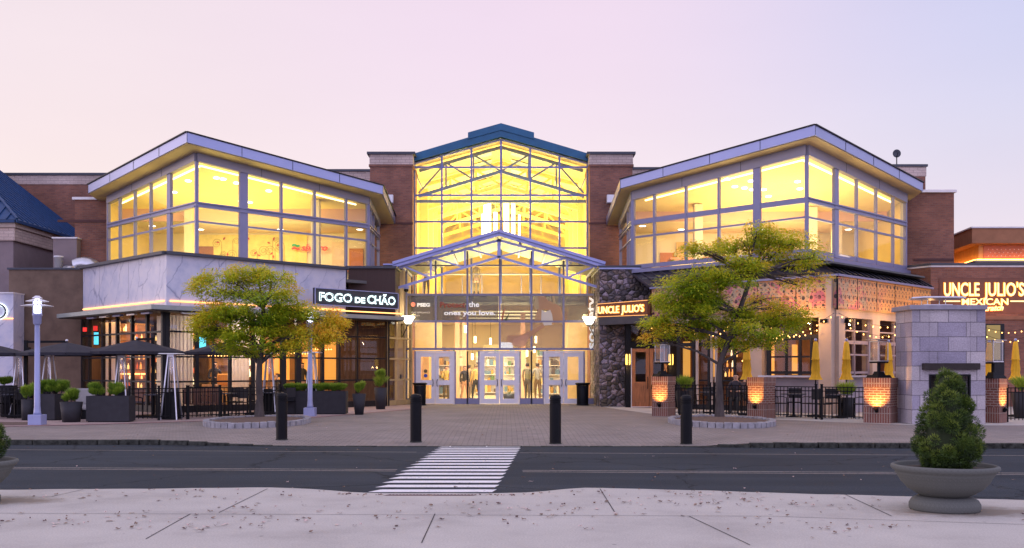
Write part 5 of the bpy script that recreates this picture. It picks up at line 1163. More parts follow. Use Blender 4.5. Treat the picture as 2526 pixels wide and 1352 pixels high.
# ----------------------------------------------------------------- brick block at the right with big sign
bb = thing('brick_sign_block', 'low brown brick block carrying the large glowing yellow restaurant lettering', 'building', (22, 42, 0))
Yb = 40.0; xc = X(2296, Yb); ztb = 5.72
p = MB(); p.prism([(xc, Yb, 0), (34, Yb, 0), (34, 43.5, 0), (xc-1.3, 43.5, 0), (xc-1.3, Yb+2.2, 0)], (0, 0, ztb)); p.build('brick_wall', M['brick'], bb, world=True)
p = MB()
for z0, z1, o_, mm in ((ztb, ztb+.09, .08, 0), (ztb-.07, ztb-.001, .03, 1)):
    p.cur = mm; p.prism([(xc-.02, Yb-o_, z0), (34, Yb-o_, z0), (34, 43.6, z0), (xc-1.35, 43.6, z0), (xc-1.35-o_, Yb+2.2-o_*.4, z0)], (0, 0, z1-z0))
p.build('parapet_cap', [M['cap_dark'], M['cap_white']], bb, world=True)
p = MB(); p.bb(xc+.4, 34, Yb-.06, Yb, 3.52, 3.68); p.build('ledge', mat('brown_ledge', (.24, .11, .06), .7), bb, world=True)
p = MB(); p.bb(X(2316, Yb), X(2560, Yb), Yb-.03, Yb, Zp(772, Yb), Zp(686, Yb)); p.build('sign_backing', mat('brown_sign_backing', (.17, .075, .055), .85), bb, world=True)
p = MB(); p.bb(X(2428, Yb), X(2476, Yb), Yb-.05, Yb+.1, .9, 3.35); wf = p.build('window_frame', M['frame_dark'], bb, world=True)
p = MB(); p.poly([(X(2432, Yb), Yb-.055, 1.9), (X(2466, Yb), Yb-.055, 1.9), (X(2466, Yb), Yb-.055, 3.3), (X(2432, Yb), Yb-.055, 3.3)]); p.build('window_pane', emis('dim_olive_window', (.75, .50, .12), .35, (.1, .09, .04)), wf, world=True)
sg3 = thing('large_wall_sign', 'large glowing yellow capitals with smaller slab capitals and script on the right brick wall', 'sign', (X(2430, Yb), Yb-.05, 4.0))
nF = V((0, -1, 0)); gP = lambda px, py: P(px, py, Yb-.04)
glowtext('UNCLE', gP(2327, 730), gP(2415, 730), .56, sg3, nF, .018); glowtext("JULIO'S", gP(2425, 730), gP(2525, 730), .56, sg3, nF, .018)
glowtext('MEXICAN', gP(2371, 752), gP(2486, 752), .27, sg3, nF, .008)
p = MB(); p.bb(X(2326, Yb), X(2366, Yb), Yb-.1, Yb-.06, Zp(745, Yb), Zp(742, Yb)); p.bb(X(2490, Yb), X(2540, Yb), Yb-.1, Yb-.06, Zp(745, Yb), Zp(742, Yb)); p.build('letter_serifs', YF, sg3, world=True)
for A_, m__, bo in ((0, emis('orange_script_glow', (1, .30, .03), 1.6), .022), (.04, YF, .006)):
    s = text_mb('from Scratch', .30, gP(2375, 769)+nF*(.02+A_), (1, 0, .04), (-.04, 0, 1), .02, bo, 1.02, shear=.35); s.build('letter_face' if A_ else 'letter_glow', m__, sg3, world=True)
area('sign_wash', (X(2440, Yb), Yb-.5, 3.75), 3.6, 9, (1, .42, .10), (0, .8, 1), .1)

ob_ = thing('orange_lit_block', 'upper brown block with a projecting cornice over an orange lit recessed band', 'building', (24, 47, 5))
K0 = V((20.23, 43.0)); K1 = V((21.0, 49.5)); zc0, zc1 = Zp(600, 43), Zp(563, 43)
def wedge(nm, inset, z0, z1, m, par=ob_):
    q = MB(); q.prism([(K0.x+inset, K0.y+inset, z0), (36, K0.y+inset, z0), (36, 49.5, z0), (K1.x+inset, 49.5, z0)], (0, 0, z1-z0)); return q.build(nm, m, par, world=True)
q = MB(); q.prism([(K0.x, K0.y, zc0), (36, K0.y, zc0), (36, 49.5, zc0), (K1.x, 49.5, zc0)], (0, 0, zc1-zc0)); 
q.build('cornice', mat('brown_cornice', (.38, .17, .085), .85, 0, .15, 2), ob_, world=True)
wedge('cornice_cap', -.06, zc1, zc1+.06, M['cap_white'])
wedge('recess_wall', .55, 5.3, zc0, mat('orange_recess_paint', (.70, .38, .14), .8))
wedge('recess_ledge', .25, Zp(640, 43)-.08, Zp(640, 43), M['stucco_beige']); wedge('lower_wall', .3, 4.8, Zp(640, 43)-.1, M['stucco_beige'])
q = MB(); q.bb(K0.x+.75, 36, K0.y+.52, K0.y+.56, Zp(636, 43), zc0-.02); q.build('red_band', mat('red_band_paint', (.58, .20, .10), .6), ob_, world=True)
q = MB()
for r_ in range(3):
    for i in range(30): q.ball((K0.x+.95+i*.19+(.095 if r_ % 2 else 0), K0.y+.50, Zp(612+r_*8, 43)), .028, 6)
q.build('dot_pattern', mat('pale_dot', (.8, .6, .5), .5), ob_, world=True)
q = MB(); q.bb(K0.x+.35, 36, K0.y+.28, K0.y+.33, Zp(640, 43)+.01, Zp(640, 43)+.05); q.beam((K0.x+.34, K0.y+.4, Zp(640, 43)+.03), (K1.x+.34, 49.3, Zp(640, 43)+.03), .05, .04); q.build('orange_strip_light', emis('orange_cove', (1, .42, .08), 11), ob_, world=True)
dsh = thing('satellite_dish', 'small round satellite dish on a pole above the right brick tower', 'antenna', (X(2212, 48.5), 48.5, Zp(409, 48.5)))
b = MB(); b.tube((0, 0, 0), (0, 0, .45), .025, n=6); b.build('pole', M['black'], dsh); b = MB(); b.lathe([(.001, .06), (.12, .05), (.20, .0), (.20, -.02), (.12, .03), (.001, .04)], (0, 0, 0), 18)
for v in b.v: v.y, v.z = v.z, v.y+.6
b.build('dish', M['cap_dark'], dsh); b = MB(); b.tube((0, 0, .45), (0, -.16, .6), .015, n=5); b.build('feed_arm', M['black'], dsh)
# ================================================================= TREES AND PLANTS
def leafmat(name, els, transl=.35):
    m, nt, b = principled(name); L = nt.links.new; uv = N(nt, 'ShaderNodeTexCoord'); s = N(nt, 'ShaderNodeSeparateXYZ'); L(uv.outputs['UV'], s.inputs[0])
    r = ramp(nt, els); L(s.outputs['X'], r.inputs[0]); L(r.outputs[0], b.inputs['Base Color']); b.inputs['Roughness'].default_value = .6
    t = N(nt, 'ShaderNodeBsdfTranslucent'); L(r.outputs[0], t.inputs[0]); mx = N(nt, 'ShaderNodeMixShader'); mx.inputs[0].default_value = transl
    L(b.outputs[0], mx.inputs[1]); L(t.outputs[0], mx.inputs[2]); L(mx.outputs[0], nt.nodes['Material Output'].inputs[0]); return m
M['locust'] = leafmat('honey_locust_leaf', [(0, (.09, .19, .010)), (.25, (.26, .42, .020)), (.5, (.58, .64, .026)), (.75, (.84, .68, .04)), (1, (.90, .50, .06))], .5)
M['spruce'] = leafmat('spruce_needles', [(0, (.014, .032, .006)), (.5, (.060, .115, .013)), (1, (.19, .25, .03))], .15)
M['shrub'] = leafmat('bright_shrub_needles', [(0, (.07, .15, .012)), (.5, (.20, .34, .025)), (1, (.42, .52, .06))], .3)
M['bark'] = mat('grey_brown_bark', (.075, .060, .055), .95, 0, .4, 6, .9, 25, stretch=(1, 1, .3))
def leaf_mesh(name, quads, m, parent, hue=None):
    """quads: list of ([4 points], random value)"""
    vs = []; fs = []; uvs = []
    for pts, h in quads:
        k = len(vs); vs += [tuple(p) for p in pts]; fs.append(list(range(k, k+len(pts)))); uvs += [h, .5]*len(pts)
    me = bpy.data.meshes.new(name); me.from_pydata(vs, [], fs); me.materials.append(m)
    uv = me.uv_layers.new(name='UVMap'); uv.data.foreach_set('uv', uvs); me.update()
    o = bpy.data.objects.new(name, me); COL.objects.link(o); o.parent = parent; return o
def rv(): 
    while True:
        v = V((random.uniform(-1, 1), random.uniform(-1, 1), random.uniform(-1, 1)))
        if .05 < v.length < 1: return v
def locust(name, label, px, d, zb, pads, seed, forks, dens=1.0):
    random.seed(seed); x0 = X(px, d); t = thing(name, label, 'tree', (x0, d, zb), group=None); base = V((x0, d, zb))
    def loc(a, b_, dy): return P(a, b_, d+dy)-base
    tr = MB(); pts = [V((0, 0, -.1)), V((.01, 0, .5)), V((-.02, 0, 1.0)), V((.0, .02, 1.5))]; top = loc(*forks[0], 0); pts += [pts[-1].lerp(top, .5)+V((.03, 0, 0)), top]
    # flared base
    tr.path([V((0, 0, -.15)), V((0, 0, .12)), V((0, 0, .5))], .17, .105, 12); tr.path(pts[1:], .105, .06, 12); tr.build('trunk', M['bark'], t)
    br_ = MB(); quads = []; root_pts = [pts[3], pts[3].lerp(top, .3), pts[3].lerp(top, .6), top]
    for i, (a, b_, rx, ry, dens_, hue) in enumerate(pads):
        sc = d/F; dy = random.uniform(-.75, .75)*min(1.3, rx*sc*1.2); c = loc(a, b_, dy); rx_, rz_2 = rx*sc, ry*sc*1.3; ry_ = max(rx_*.75, .5)
        # limb from the best trunk point
        rp = min(root_pts, key=lambda q: abs((q.z+.45)-c.z)+.2*(q-c).length); st = rp.copy()
        m1 = st.lerp(c, .35)+V((0, 0, .12))+rv()*.06; m2 = st.lerp(c, .7)+V((0, 0, .10))+rv()*.08
        path = [st, m1, m2, c+V((0, 0, -rz_2*.3))]; r0 = .025+.022*min(1, (c-st).length/1.6)
        br_.path(path, r0, .010, 6)
        for k in range(7):
            q = path[random.choice((1, 2, 2, 3))]; e = c+V((random.uniform(-1, 1)*rx_*.95, random.uniform(-1, 1)*ry_*.9, random.uniform(-.5, .8)*rz_2))
            br_.path([q, q.lerp(e, .5)+V((0, 0, .05))+rv()*.05, e], .011, .004, 5)
            for j in range(3):
                s_ = q.lerp(e, random.uniform(.4, .9)); br_.path([s_, s_+rv()*.25+V((0, 0, .03))], .005, .002, 4)
        n = int(rx_*ry_*rz_2**.5*9000*dens_*dens)
        # sub clumps give light and dark masses with gaps between
        sub = [(c+V((random.uniform(-.85, .85)*rx_, random.uniform(-.85, .85)*ry_, random.uniform(-.65, .65)*rz_2)), random.uniform(.16, .30)) for _ in range(max(6, int(rx_*ry_*34)))]
        for k in range(n):
            sc_, rr = random.choice(sub); v = rv()*random.choice((1, 1, 1.25)); p = sc_+V((v.x*rr*1.25, v.y*rr*1.25, v.z*rr*.8))
            out = V((p.x-c.x, p.y-c.y, 0)); out = (out.normalized() if out.length > .01 else V((1, 0, 0)))+V((random.uniform(-.9, .9), random.uniform(-.9, .9), random.uniform(-.15, .45)))
            out.normalize(); L_ = random.uniform(.07, .20); w_ = random.uniform(.011, .027); side = out.cross(V((random.uniform(-.4, .4), random.uniform(-.4, .4), 1))).normalized()*w_
            h = min(1, max(0, hue+random.gauss(0, .13)+.16*(p.z-c.z)/max(rz_2, .1)+.10*((p-c).x**2/rx_**2)**.5*1))
            a1 = p+out*L_*.5+V((0, 0, .005)); a2 = p+out*L_+V((0, 0, -.045))
            quads.append(([p, a1-side, a1+side*.2, a1+side], h)) if False else quads.append(([p, a1-side, a2, a1+side], h))
    br_.build('branches', M['bark'], t); leaf_mesh('crown', quads, M['locust'], t); return t, len(quads)
padsL = [(560, 690, 70, 18, 1, .50), (625, 668, 55, 13, 1, .55), (680, 685, 40, 20, .9, .50), (520, 715, 45, 15, .8, .50), (600, 725, 60, 16, .9, .40), (655, 735, 55, 16, .8, .35), (700, 722, 30, 14, .7, .6),
         (515, 775, 50, 22, 1, .62), (580, 780, 65, 24, 1.1, .38), (650, 775, 60, 24, 1.1, .33), (712, 768, 55, 20, 1.0, .42), (760, 765, 36, 12, .8, .55), (810, 790, 42, 24, 1, .72), (500, 810, 32, 24, .9, .55),
         (560, 825, 60, 20, 1.1, .33), (625, 835, 60, 22, 1.1, .36), (700, 825, 60, 22, 1.0, .50), (770, 825, 50, 22, 1.0, .62), (545, 858, 40, 12, .8, .45), (690, 858, 45, 14, .9, .45), (600, 868, 40, 12, .8, .40), (740, 858, 40, 12, .7, .6), (820, 830, 30, 18, .7, .75), (645, 800, 60, 20, .9, .28)]
padsR = [(1868, 566, 28, 12, .8, .52), (1905, 590, 55, 18, 1, .45), (1960, 600, 45, 14, .9, .5), (1850, 605, 50, 17, 1, .42), (1790, 610, 50, 14, .9, .5), (1735, 618, 38, 12, .8, .5), (1705, 622, 20, 8, .6, .5), (1830, 645, 55, 18, .8, .48), (1900, 632, 50, 15, .8, .52), (2005, 632, 32, 14, .8, .45),
         (1985, 652, 40, 10, .5, .5), (1965, 700, 40, 9, .45, .6), (2012, 690, 26, 9, .4, .65), (1740, 690, 65, 20, 1.05, .38), (1800, 690, 45, 20, .9, .38), (1690, 715, 60, 22, 1.05, .36), (1645, 750, 55, 22, 1, .42), (1750, 745, 60, 22, 1, .33), (1820, 780, 50, 20, 1, .35), (1700, 780, 60, 22, 1.05, .32), (1620, 795, 42, 20, .9, .45), (1760, 805, 60, 20, 1, .33), (1880, 785, 60, 16, .9, .55), (1930, 800, 60, 16, 1, .42), (1860, 820, 60, 18, 1, .38), (1690, 820, 55, 14, .8, .45), (1640, 820, 45, 10, .6, .6), (1800, 850, 45, 14, .9, .4), (1885, 850, 40, 12, .8, .48), (1975, 770, 35, 14, .6, .6), (1730, 720, 50, 15, .8, .4), (1610, 840, 25, 8, .5, .7), (1850, 665, 40, 14, .6, .5), (1880, 745, 42, 12, .6, .6), (1925, 765, 36, 10, .5, .6), (1670, 750, 40, 16, .8, .45)]
tL_, nL = locust('honey_locust_tree', 'green and gold honey locust in pale setts before the marble restaurant', 640, 28.5, .15, padsL, 5, ((650, 760),))
tR_, nR = locust('honey_locust_tree', 'taller open crowned honey locust in the ring of setts in front of the pierced screen', 1775, 28.5, .15, padsR, 9, ((1850, 690),))
# tree pits
def pit(px0, px1, label, d=27.6):
    c = V((X((px0+px1)/2, d), d, 0)); rx = (px1-px0)/2/F*d; ry = 2.4; t = thing('tree_pit', label, 'tree pit', tuple(c), group='stone edged tree pits'); rad = []
    n = 44
    for i in range(n):
        a = 2*math.pi*i/n; a2 = 2*math.pi*(i+1)/n-.012; b = MB(); P_ = lambda a_, k: V((rx*k*math.cos(a_), ry*k*math.sin(a_), -.05)); h = random.uniform(.13, .155)+.05
        q = [P_(a, 1), P_(a2, 1), P_(a2, .89), P_(a, .89)]; b.prism(q, (0, 0, h)); rad.append(b)
    allb = MB()
    for b in rad: allb.add(b.v, b.f)
    allb.build('sett_edging', M['granite_pale'], t, bevel=.012)
    b = MB(); ks = [(rx*.9*k, .09+.07*(1-k*k)) for k in (1, .8, .6, .4, .2, .001)]
    b.lathe(ks, (0, 0, 0), 32, sy=ry/rx); b.build('mulch_mound', M['mulch'], t); return t
pit(516, 761, 'oval tree pit with pale setts and brown mulch on the left side of the plaza'); pit(1652, 1902, 'oval tree pit with pale setts and brown mulch on the right side of the plaza')
def spruce_shrub(px, d, z0, z1, rmax, label, seed):
    random.seed(seed); t = thing('spruce_shrub', label, 'conifer', (X(px, d), d, z0)); H = z1-z0
    prof = lambda k: rmax*(.62+.55*k/.25 if k < .22 else (1.12-(k-.22)*1.02))*.92 if k < .9 else rmax*.42*math.sqrt(max(0, (1-k)/.1))*.9
    core = MB(); core.lathe([(max(.001, prof(k)*.66), H*k) for k in [i/14 for i in range(14)]]+[(.001, H*.96)], (0, 0, 0), 20); core.build('inner_mass', mat('dark_inner_core', (.018, .028, .008), .95), t)  # solid dark core that closes gaps between the needle lumps
    qs = []; lumps = []
    for i in range(190):
        k = random.random()**1.15*.97; a = random.uniform(0, 2*math.pi); r = max(0, prof(k)-.07+random.uniform(-.02, .035)); lumps.append((V((r*math.cos(a), r*math.sin(a), H*k)), random.uniform(.055, .115)*(1-.4*k), random.uniform(.05, .8)))
    lumps.append((V((0, 0, H*.94)), .055, .5))
    for c, rr, hue in lumps:
        for j in range(int(380*(rr/.08)**2)):
            v = rv().normalized(); p = c+v*rr*random.uniform(.75, 1.05); dd = (v+rv()*.5+V((0, 0, .25))).normalized(); s = dd.cross(rv()).normalized()*.0035; L_ = random.uniform(.015, .032)
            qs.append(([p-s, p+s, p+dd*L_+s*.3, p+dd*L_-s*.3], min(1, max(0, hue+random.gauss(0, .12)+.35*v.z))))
    leaf_mesh('foliage', qs, M['spruce'], t)
    b = MB(); b.tube((0, 0, -.05), (0, 0, .2), .035, .03); b.build('trunk', M['bark'], t); return t
def bowl(px, d, label):
    t = thing('bowl_planter', label, 'planter', (X(px, d), d, 0)); m_ = concrete('grey_cast_stone_'+str(px), (.125, .130, .118)); MATS['bowlstone'] = m_
    b = MB(); b.lathe([(.001, 0), (.375, 0), (.385, .02), (.385, .07), (.36, .115), (.31, .145), (.26, .155), (.001, .156)], (0, 0, 0), 48); b.build('foot', m_, t)
    b = MB(); b.lathe([(.22, .15), (.30, .175), (.40, .235), (.475, .31), (.52, .39), (.535, .405), (.535, .425), (.565, .44), (.585, .465), (.58, .49), (.555, .502), (.53, .49), (.515, .46), (.50, .445), (.001, .445)], (0, 0, 0), 56); b.build('bowl', m_, t); t.scale = (.93, .93, .97)
    b = MB(); b.lathe([(.001, .475), (.2, .468), (.49, .452), (.505, .44)], (0, 0, 0), 32); b.build('soil', M['soil'], t); return t
bowl(2330, 10.6, 'round grey stone bowl planter standing whole at the right of the near pavement'); bowl(-86, 11.1, 'grey stone bowl planter cut off by the left edge of the photo')
spruce_shrub(2337, 10.6, .46, 1.50, .345, 'dark green lumpy dwarf spruce growing in the right bowl planter', 3)
spruce_shrub(-89, 11.1, .47, 1.30, .42, 'dwarf spruce just peeping in at the left edge in its bowl', 4)
# shrubs: upward needle tufts; three prototypes, copied
def tuft_mesh(seed, rx, rz_h, n, hue, L0=.10, mname='shrub'):
    random.seed(seed); qs = []; cl = [(V((random.uniform(-.55, .55), random.uniform(-.55, .55), random.uniform(-.6, .75))), random.uniform(.32, .62), random.uniform(-.22, .22)) for _ in range(13)]
    for i in range(n):
        c_, r_, dh = random.choice(cl); w = rv(); v = c_+w*r_; p = V((v.x*rx, v.y*rx, rz_h*(.5+.45*v.z))); dd = (V((v.x*.9, v.y*.9, .9))+rv()*.5).normalized(); s = dd.cross(rv()).normalized()*.007; L_ = random.uniform(.5, 1)*L0
        qs.append(([p-s, p+s, p+dd*L_+s*.2, p+dd*L_-s*.2], min(1, max(0, hue+dh+random.gauss(0, .15)+.3*w.z))))
    return qs
SHP = {}
def shrub(loc, label, kind='round', group='needle shrubs in the dark planters'):
    if kind not in SHP:
        t = thing('needle_shrub', label, 'shrub', loc, group=group); rx, rh, n, hue, L0 = {'round': (.20, .36, 3400, .45, .12), 'low': (.27, .26, 3400, .42, .10), 'tall': (.17, .42, 3000, .5, .13), 'fern': (.26, .42, 1300, .75, .20)}[kind]
        leaf_mesh('foliage', tuft_mesh(hash(kind) % 7 if False else len(SHP)+1, rx, rh, n, hue, L0), M['shrub'], t); b = MB(); b.tube((0, 0, -.06), (0, 0, rh*.6), .018, n=6); b.build('stem', M['bark'], t); SHP[kind] = t; return t
    return dup(SHP[kind], loc, random.uniform(0, 6), label, group)
def box_planter(px0, px1, d, ztop, label, rz=0, depth=.5, group='dark box planters'):
    cx_ = X((px0+px1)/2, d); wd = (px1-px0)/F*d; t = thing('box_planter', label, 'planter', (cx_, d+depth/2, 0), rz, group)
    b = MB(); hx, hy, th = wd/2, depth/2, .04
    b.bb(-hx, hx, -hy, -hy+th, .03, ztop); b.bb(-hx, hx, hy-th, hy, .03, ztop); b.bb(-hx, -hx+th, -hy+th, hy-th, .03, ztop-.001); b.bb(hx-th, hx, -hy+th, hy-th, .03, ztop-.001); b.build('planter_box', M['planter'], t)
    b = MB(); b.bb(-hx+th, hx-th, -hy+th, hy-th, .1, ztop-.05); b.build('soil', M['soil'], t)
    b = MB(); b.bb(-hx+.04, hx-.04, -hy+.03, hy-.03, 0, .03); b.build('plinth', M['black'], t); return t
box_planter(212, 318, 28.2, .75, 'wide dark box planter with two round shrubs left of the railing')
shrub((X(238, 28.5), 28.45, .72), 'round shrub in the left half of the wide box planter by the railing'); shrub((X(288, 28.5), 28.45, .72), 'round shrub in the right half of the wide box planter by the railing')
box_planter(96, 146, 29.2, .78, 'dark box planter just right behind the near lamp post', R(-18), .55)
for i, px in enumerate((88, 112, 132, 150)): shrub((X(px, 29.5), 29.45+.1*(i % 2), .78-.1*(i == 0)), ('small shrub left of the near lamp post', 'shrub hiding behind the near lamp post', 'bright shrub just right of the near lamp post', 'yellowish shrub at the right end behind the lamp post')[i], 'round' if i else 'tall')
box_planter(700, 853, 33.2, .78, 'long dark box planter behind the middle bollard and slim lamp post', 0, .5)
for i, px in enumerate((722, 748, 790, 812, 836)): shrub((X(px, 33.5), 33.45, .74), 'low shrub number %s from the left in the long planter' % ('one', 'two', 'three', 'four', 'five')[i], 'low')
def pot(px, d, h, r0, r1, label, square=False, group='dark round pots'):
    t = thing('plant_pot', label, 'plant pot', (X(px, d), d, 0), R(45) if square else 0, group); n = 4 if square else 28
    b = MB(); b.lathe([(.001, 0), (r0, 0), (r1, h), (r1-.03, h), (r1-.05, h-.06), (.001, h-.061)], (0, 0, 0), n, not square); b.build('pot_body', M['planter'], t)
    b = MB(); b.lathe([(.001, h-.045), (r1-.055, h-.05)], (0, 0, 0), 20); b.build('soil', M['soil'], t); return t
pot(176, 28.3, .58, .24, .31, 'squat round pot with a full shrub between two box planters'); shrub((X(176, 28.3), 28.3, .55), 'full round shrub in the squat pot between box planters', 'round')
pot(68, 29.3, .62, .16, .17, 'small dark pot left of the near lamp post'); shrub((X(70, 29.3), 29.3, .6), 'thin upright shrub in the small pot left of the near lamp post', 'tall')
pot(886, 33.0, .70, .14, .23, 'tall tapered pot standing alone right of the long planter'); shrub((X(886, 33.0), 33.0, .68), 'upright bright green shrub in the lone tapered pot', 'tall')
pot(939, 37.4, .82, .17, .25, 'tapered pot beside the lit end of the left restaurant'); shrub((X(939, 37.4), 37.4, .80), 'taller dark bush beside the lit end of the left restaurant', 'fern'); shrub((X(937, 37.4), 37.4, 1.1), 'loose upper sprays of the bush near the lit restaurant end', 'tall')
pot(1688, 32.6, .80, .18, .30, 'large dark pot beside the first brick pillar'); shrub((X(1688, 32.6), 32.6, .80), 'spiky yellow green fern in the pot by the first brick pillar', 'fern')
pot(2088, 31.2, .62, .2, .28, 'dark pot behind the black railing on the right terrace'); shrub((X(2088, 31.2), 31.2, .62), 'loose olive bush behind the black railing on the right terrace', 'fern'); 
pot(18, 31.5, 1.0, .2, .3, 'dark pot by the marble block at the far left'); shrub((X(10, 31.5), 31.5, .98), 'green shrub in front of the marble block at the far left', 'low')
pot(2520, 30.5, .8, .2, .3, 'dark pot at the right edge behind the railing'); shrub((X(2520, 30.5), 30.5, .8), 'dark bush at the right edge of the photo behind the railing', 'fern')

# ================================================================= STREET FURNITURE
def bollard(px, py, label):
    d = F*1.565/(py-HY); t = thing('bollard', label, 'bollard', (X(px, d), d, plazaz(X(px, d), d)), group='black bollards along the plaza edge')
    prof = [(.001, 0), (.123, 0), (.123, .86)]
    for k in range(3): z = .87+k*.035; prof += [(.123, z), (.110, z+.004), (.110, z+.012), (.123, z+.016)]
    prof += [(.123, .985), (.118, 1.01), (.098, 1.035), (.06, 1.05), (.001, 1.055)]
    b = MB(); b.lathe(prof, (0, 0, 0), 32, smooth=False); b.build('post', M['black'], t); b = MB(); b.lathe([(.001, .0), (.135, .0), (.135, .012), (.124, .02)], (0, 0, 0), 28); b.build('base_ring', M['granite'], t); return t
for a_ in ((695, 1085, 'leftmost black bollard, in front of the left tree pit'), (1026, 1089, 'black bollard in front of the left entrance door and litter bin'), (1370, 1092, 'black bollard in front of the right entrance door'), (1693, 1093, 'rightmost black bollard, beside the right tree pit')): bollard(*a_)
def lamp_post(px, py, label):
    d = F*1.5/(py-HY); t = thing('lamp_post', label, 'street lamp', (X(px, d), d, 0), group='lavender lamp posts with stacked discs')
    b = MB(); b.box((0, 0, .14), (.36, .36, .28)); b.build('base_block', M['lampmetal'], t, bevel=.015)
    b = MB(); b.lathe([(.001, .28), (.105, .28), (.095, .34), (.080, .5), (.066, 2.75), (.001, 2.751)], (0, 0, 0), 20); b.build('pole', M['lampmetal'], t)
    h = MB(); h.lathe([(.075, 2.72), (.105, 2.76), (.115, 2.95), (.13, 2.97), (.13, 3.02), (.001, 3.03)], (0, 0, 0), 20)
    for k in range(4): a = k*math.pi/2+.5; h.tube((.105*math.cos(a), .105*math.sin(a), 3.02), (.105*math.cos(a), .105*math.sin(a), 3.42), .014, n=6)
    hd = h.build('lamp_head', M['lampmetal'], t)
    b = MB()
    for z, r in ((3.24, .41), (3.37, .29), (3.46, .13)): b.lathe([(.06, z+.05), (r*.5, z+.035), (r, z-.005), (r, z-.02), (r*.5, z+.012), (.06, z+.02)], (0, 0, 0), 32)
    b.build('reflector_disc', M['white'], hd)
    b = MB(); b.lathe([(.001, 3.03), (.07, 3.04), (.075, 3.2), (.07, 3.42), (.001, 3.43)], (0, 0, 0), 16); b.build('lamp_glass', emis('lamp_post_glow', (.93, .95, 1), 9), hd)
    point('lamp_light', (X(px, d), d-.0, 3.2), 0.01, (1, 1, 1), .02) if False else None
    return t
lamp_post(92, 1048, 'lit lavender lamp post standing clear in front of the brown wall at the left'); lamp_post(765, 1027, 'lavender lamp post whose head is hidden in the left tree crown')
def litter_bin(px, d, label):
    t = thing('litter_bin', label, 'litter bin', (X(px, d), d, 0), group='black slatted litter bins'); b = MB()
    for k in range(30):
        a = 2*math.pi*k/30; b.beam((.235*math.cos(a), .235*math.sin(a), .06), (.25*math.cos(a), .25*math.sin(a), .86), .03, .008, up=(math.cos(a), math.sin(a), 0))
    b.build('slats', M['black'], t); b = MB(); b.lathe([(.001, .04), (.22, .04), (.22, .82), (.001, .83)], (0, 0, 0), 24); b.build('liner', M['cap_dark'], t)
    b = MB(); b.lathe([(.25, .84), (.31, .90), (.315, .93), (.25, .95), (.14, .93), (.13, .90), (.22, .88), (.25, .84)], (0, 0, 0), 28); b.build('rim', M['black'], t); b = MB(); b.lathe([(.23, 0), (.26, 0), (.26, .05), (.23, .05)], (0, 0, 0), 24); b.build('base_ring', M['black'], t); return t
litter_bin(1437, 41.6, 'black litter bin beside the right entrance door'); litter_bin(1036, 41.6, 'black litter bin hidden partly behind the second bollard')
def sconce(px, py, d, s, label):
    t = thing('wall_torch_lamp', label, 'wall lamp', tuple(P(px, py, d)), group='bowl wall lamps beside the entrance'); b = MB()
    b.lathe([(.001, .0), (.10, .0), (.16, .10), (.29, .33), (.27, .34), (.14, .12), (.001, .04)], (0, 0, 0), 20); b.build('glass_bowl', emis('bowl_glow', (1, .93, .72), 5), t)
    b = MB(); b.path([(0, .02, .02), (-s*.08, .1, -.15), (-s*.30, .35, -.55)], .022, n=6); b.path([(s*.0, .05, .0), (-s*.28, .3, .02), (-s*.32, .38, -.1)], .016, n=6); b.path([(-s*.32, .38, .05), (-s*.32, .38, -.60)], .03, n=6); b.lathe([(.03, -.05), (.12, -.03), (.11, .01), (.001, .012)], (0, 0, 0), 16); b.build('bracket', M['black'], t)
    return t
sconce(1007, 800, 41.9, 1, 'glowing bowl lamp on the tan pilaster left of the entrance'); sconce(1453, 802, 41.9, -1, 'glowing bowl lamp on the stone pilaster right of the entrance')
point('bowl_light', (X(1003, 41.5), 41.5, 3.9), 34, (1, .72, .30), .12); point('bowl_light', (X(1457, 41.5), 41.5, 3.9), 30, (1, .76, .36), .12)
for i, px in enumerate((1549, 1655)):
    t = thing('cylinder_wall_lamp', ('slim glowing wall lamp left of the wooden doors', 'slim glowing wall lamp right of the wooden doors')[i], 'wall lamp', tuple(P(px, 900, 39.05)), group='slim wall lamps by the wooden doors')
    b = MB(); b.lathe([(.075, 0), (.085, .0), (.095, .1), (.095, .32), (.085, .42), (.075, .42)], (0, 0, 0), 16); b.build('glass_shade', emis('amber_sconce_glow', (1, .62, .12), 2.6), t)
    b = MB(); b.bb(-.03, .03, -.10, -.04, .0, .42); b.lathe([(.001, -.03), (.09, -.03), (.09, .0), (.001, .001)], (0, 0, 0), 16); b.build('lamp_cage', M['black'], t)
    point('door_lamp_light', tuple(P(px, 905, 38.85)), 7, (1, .60, .20), .05)

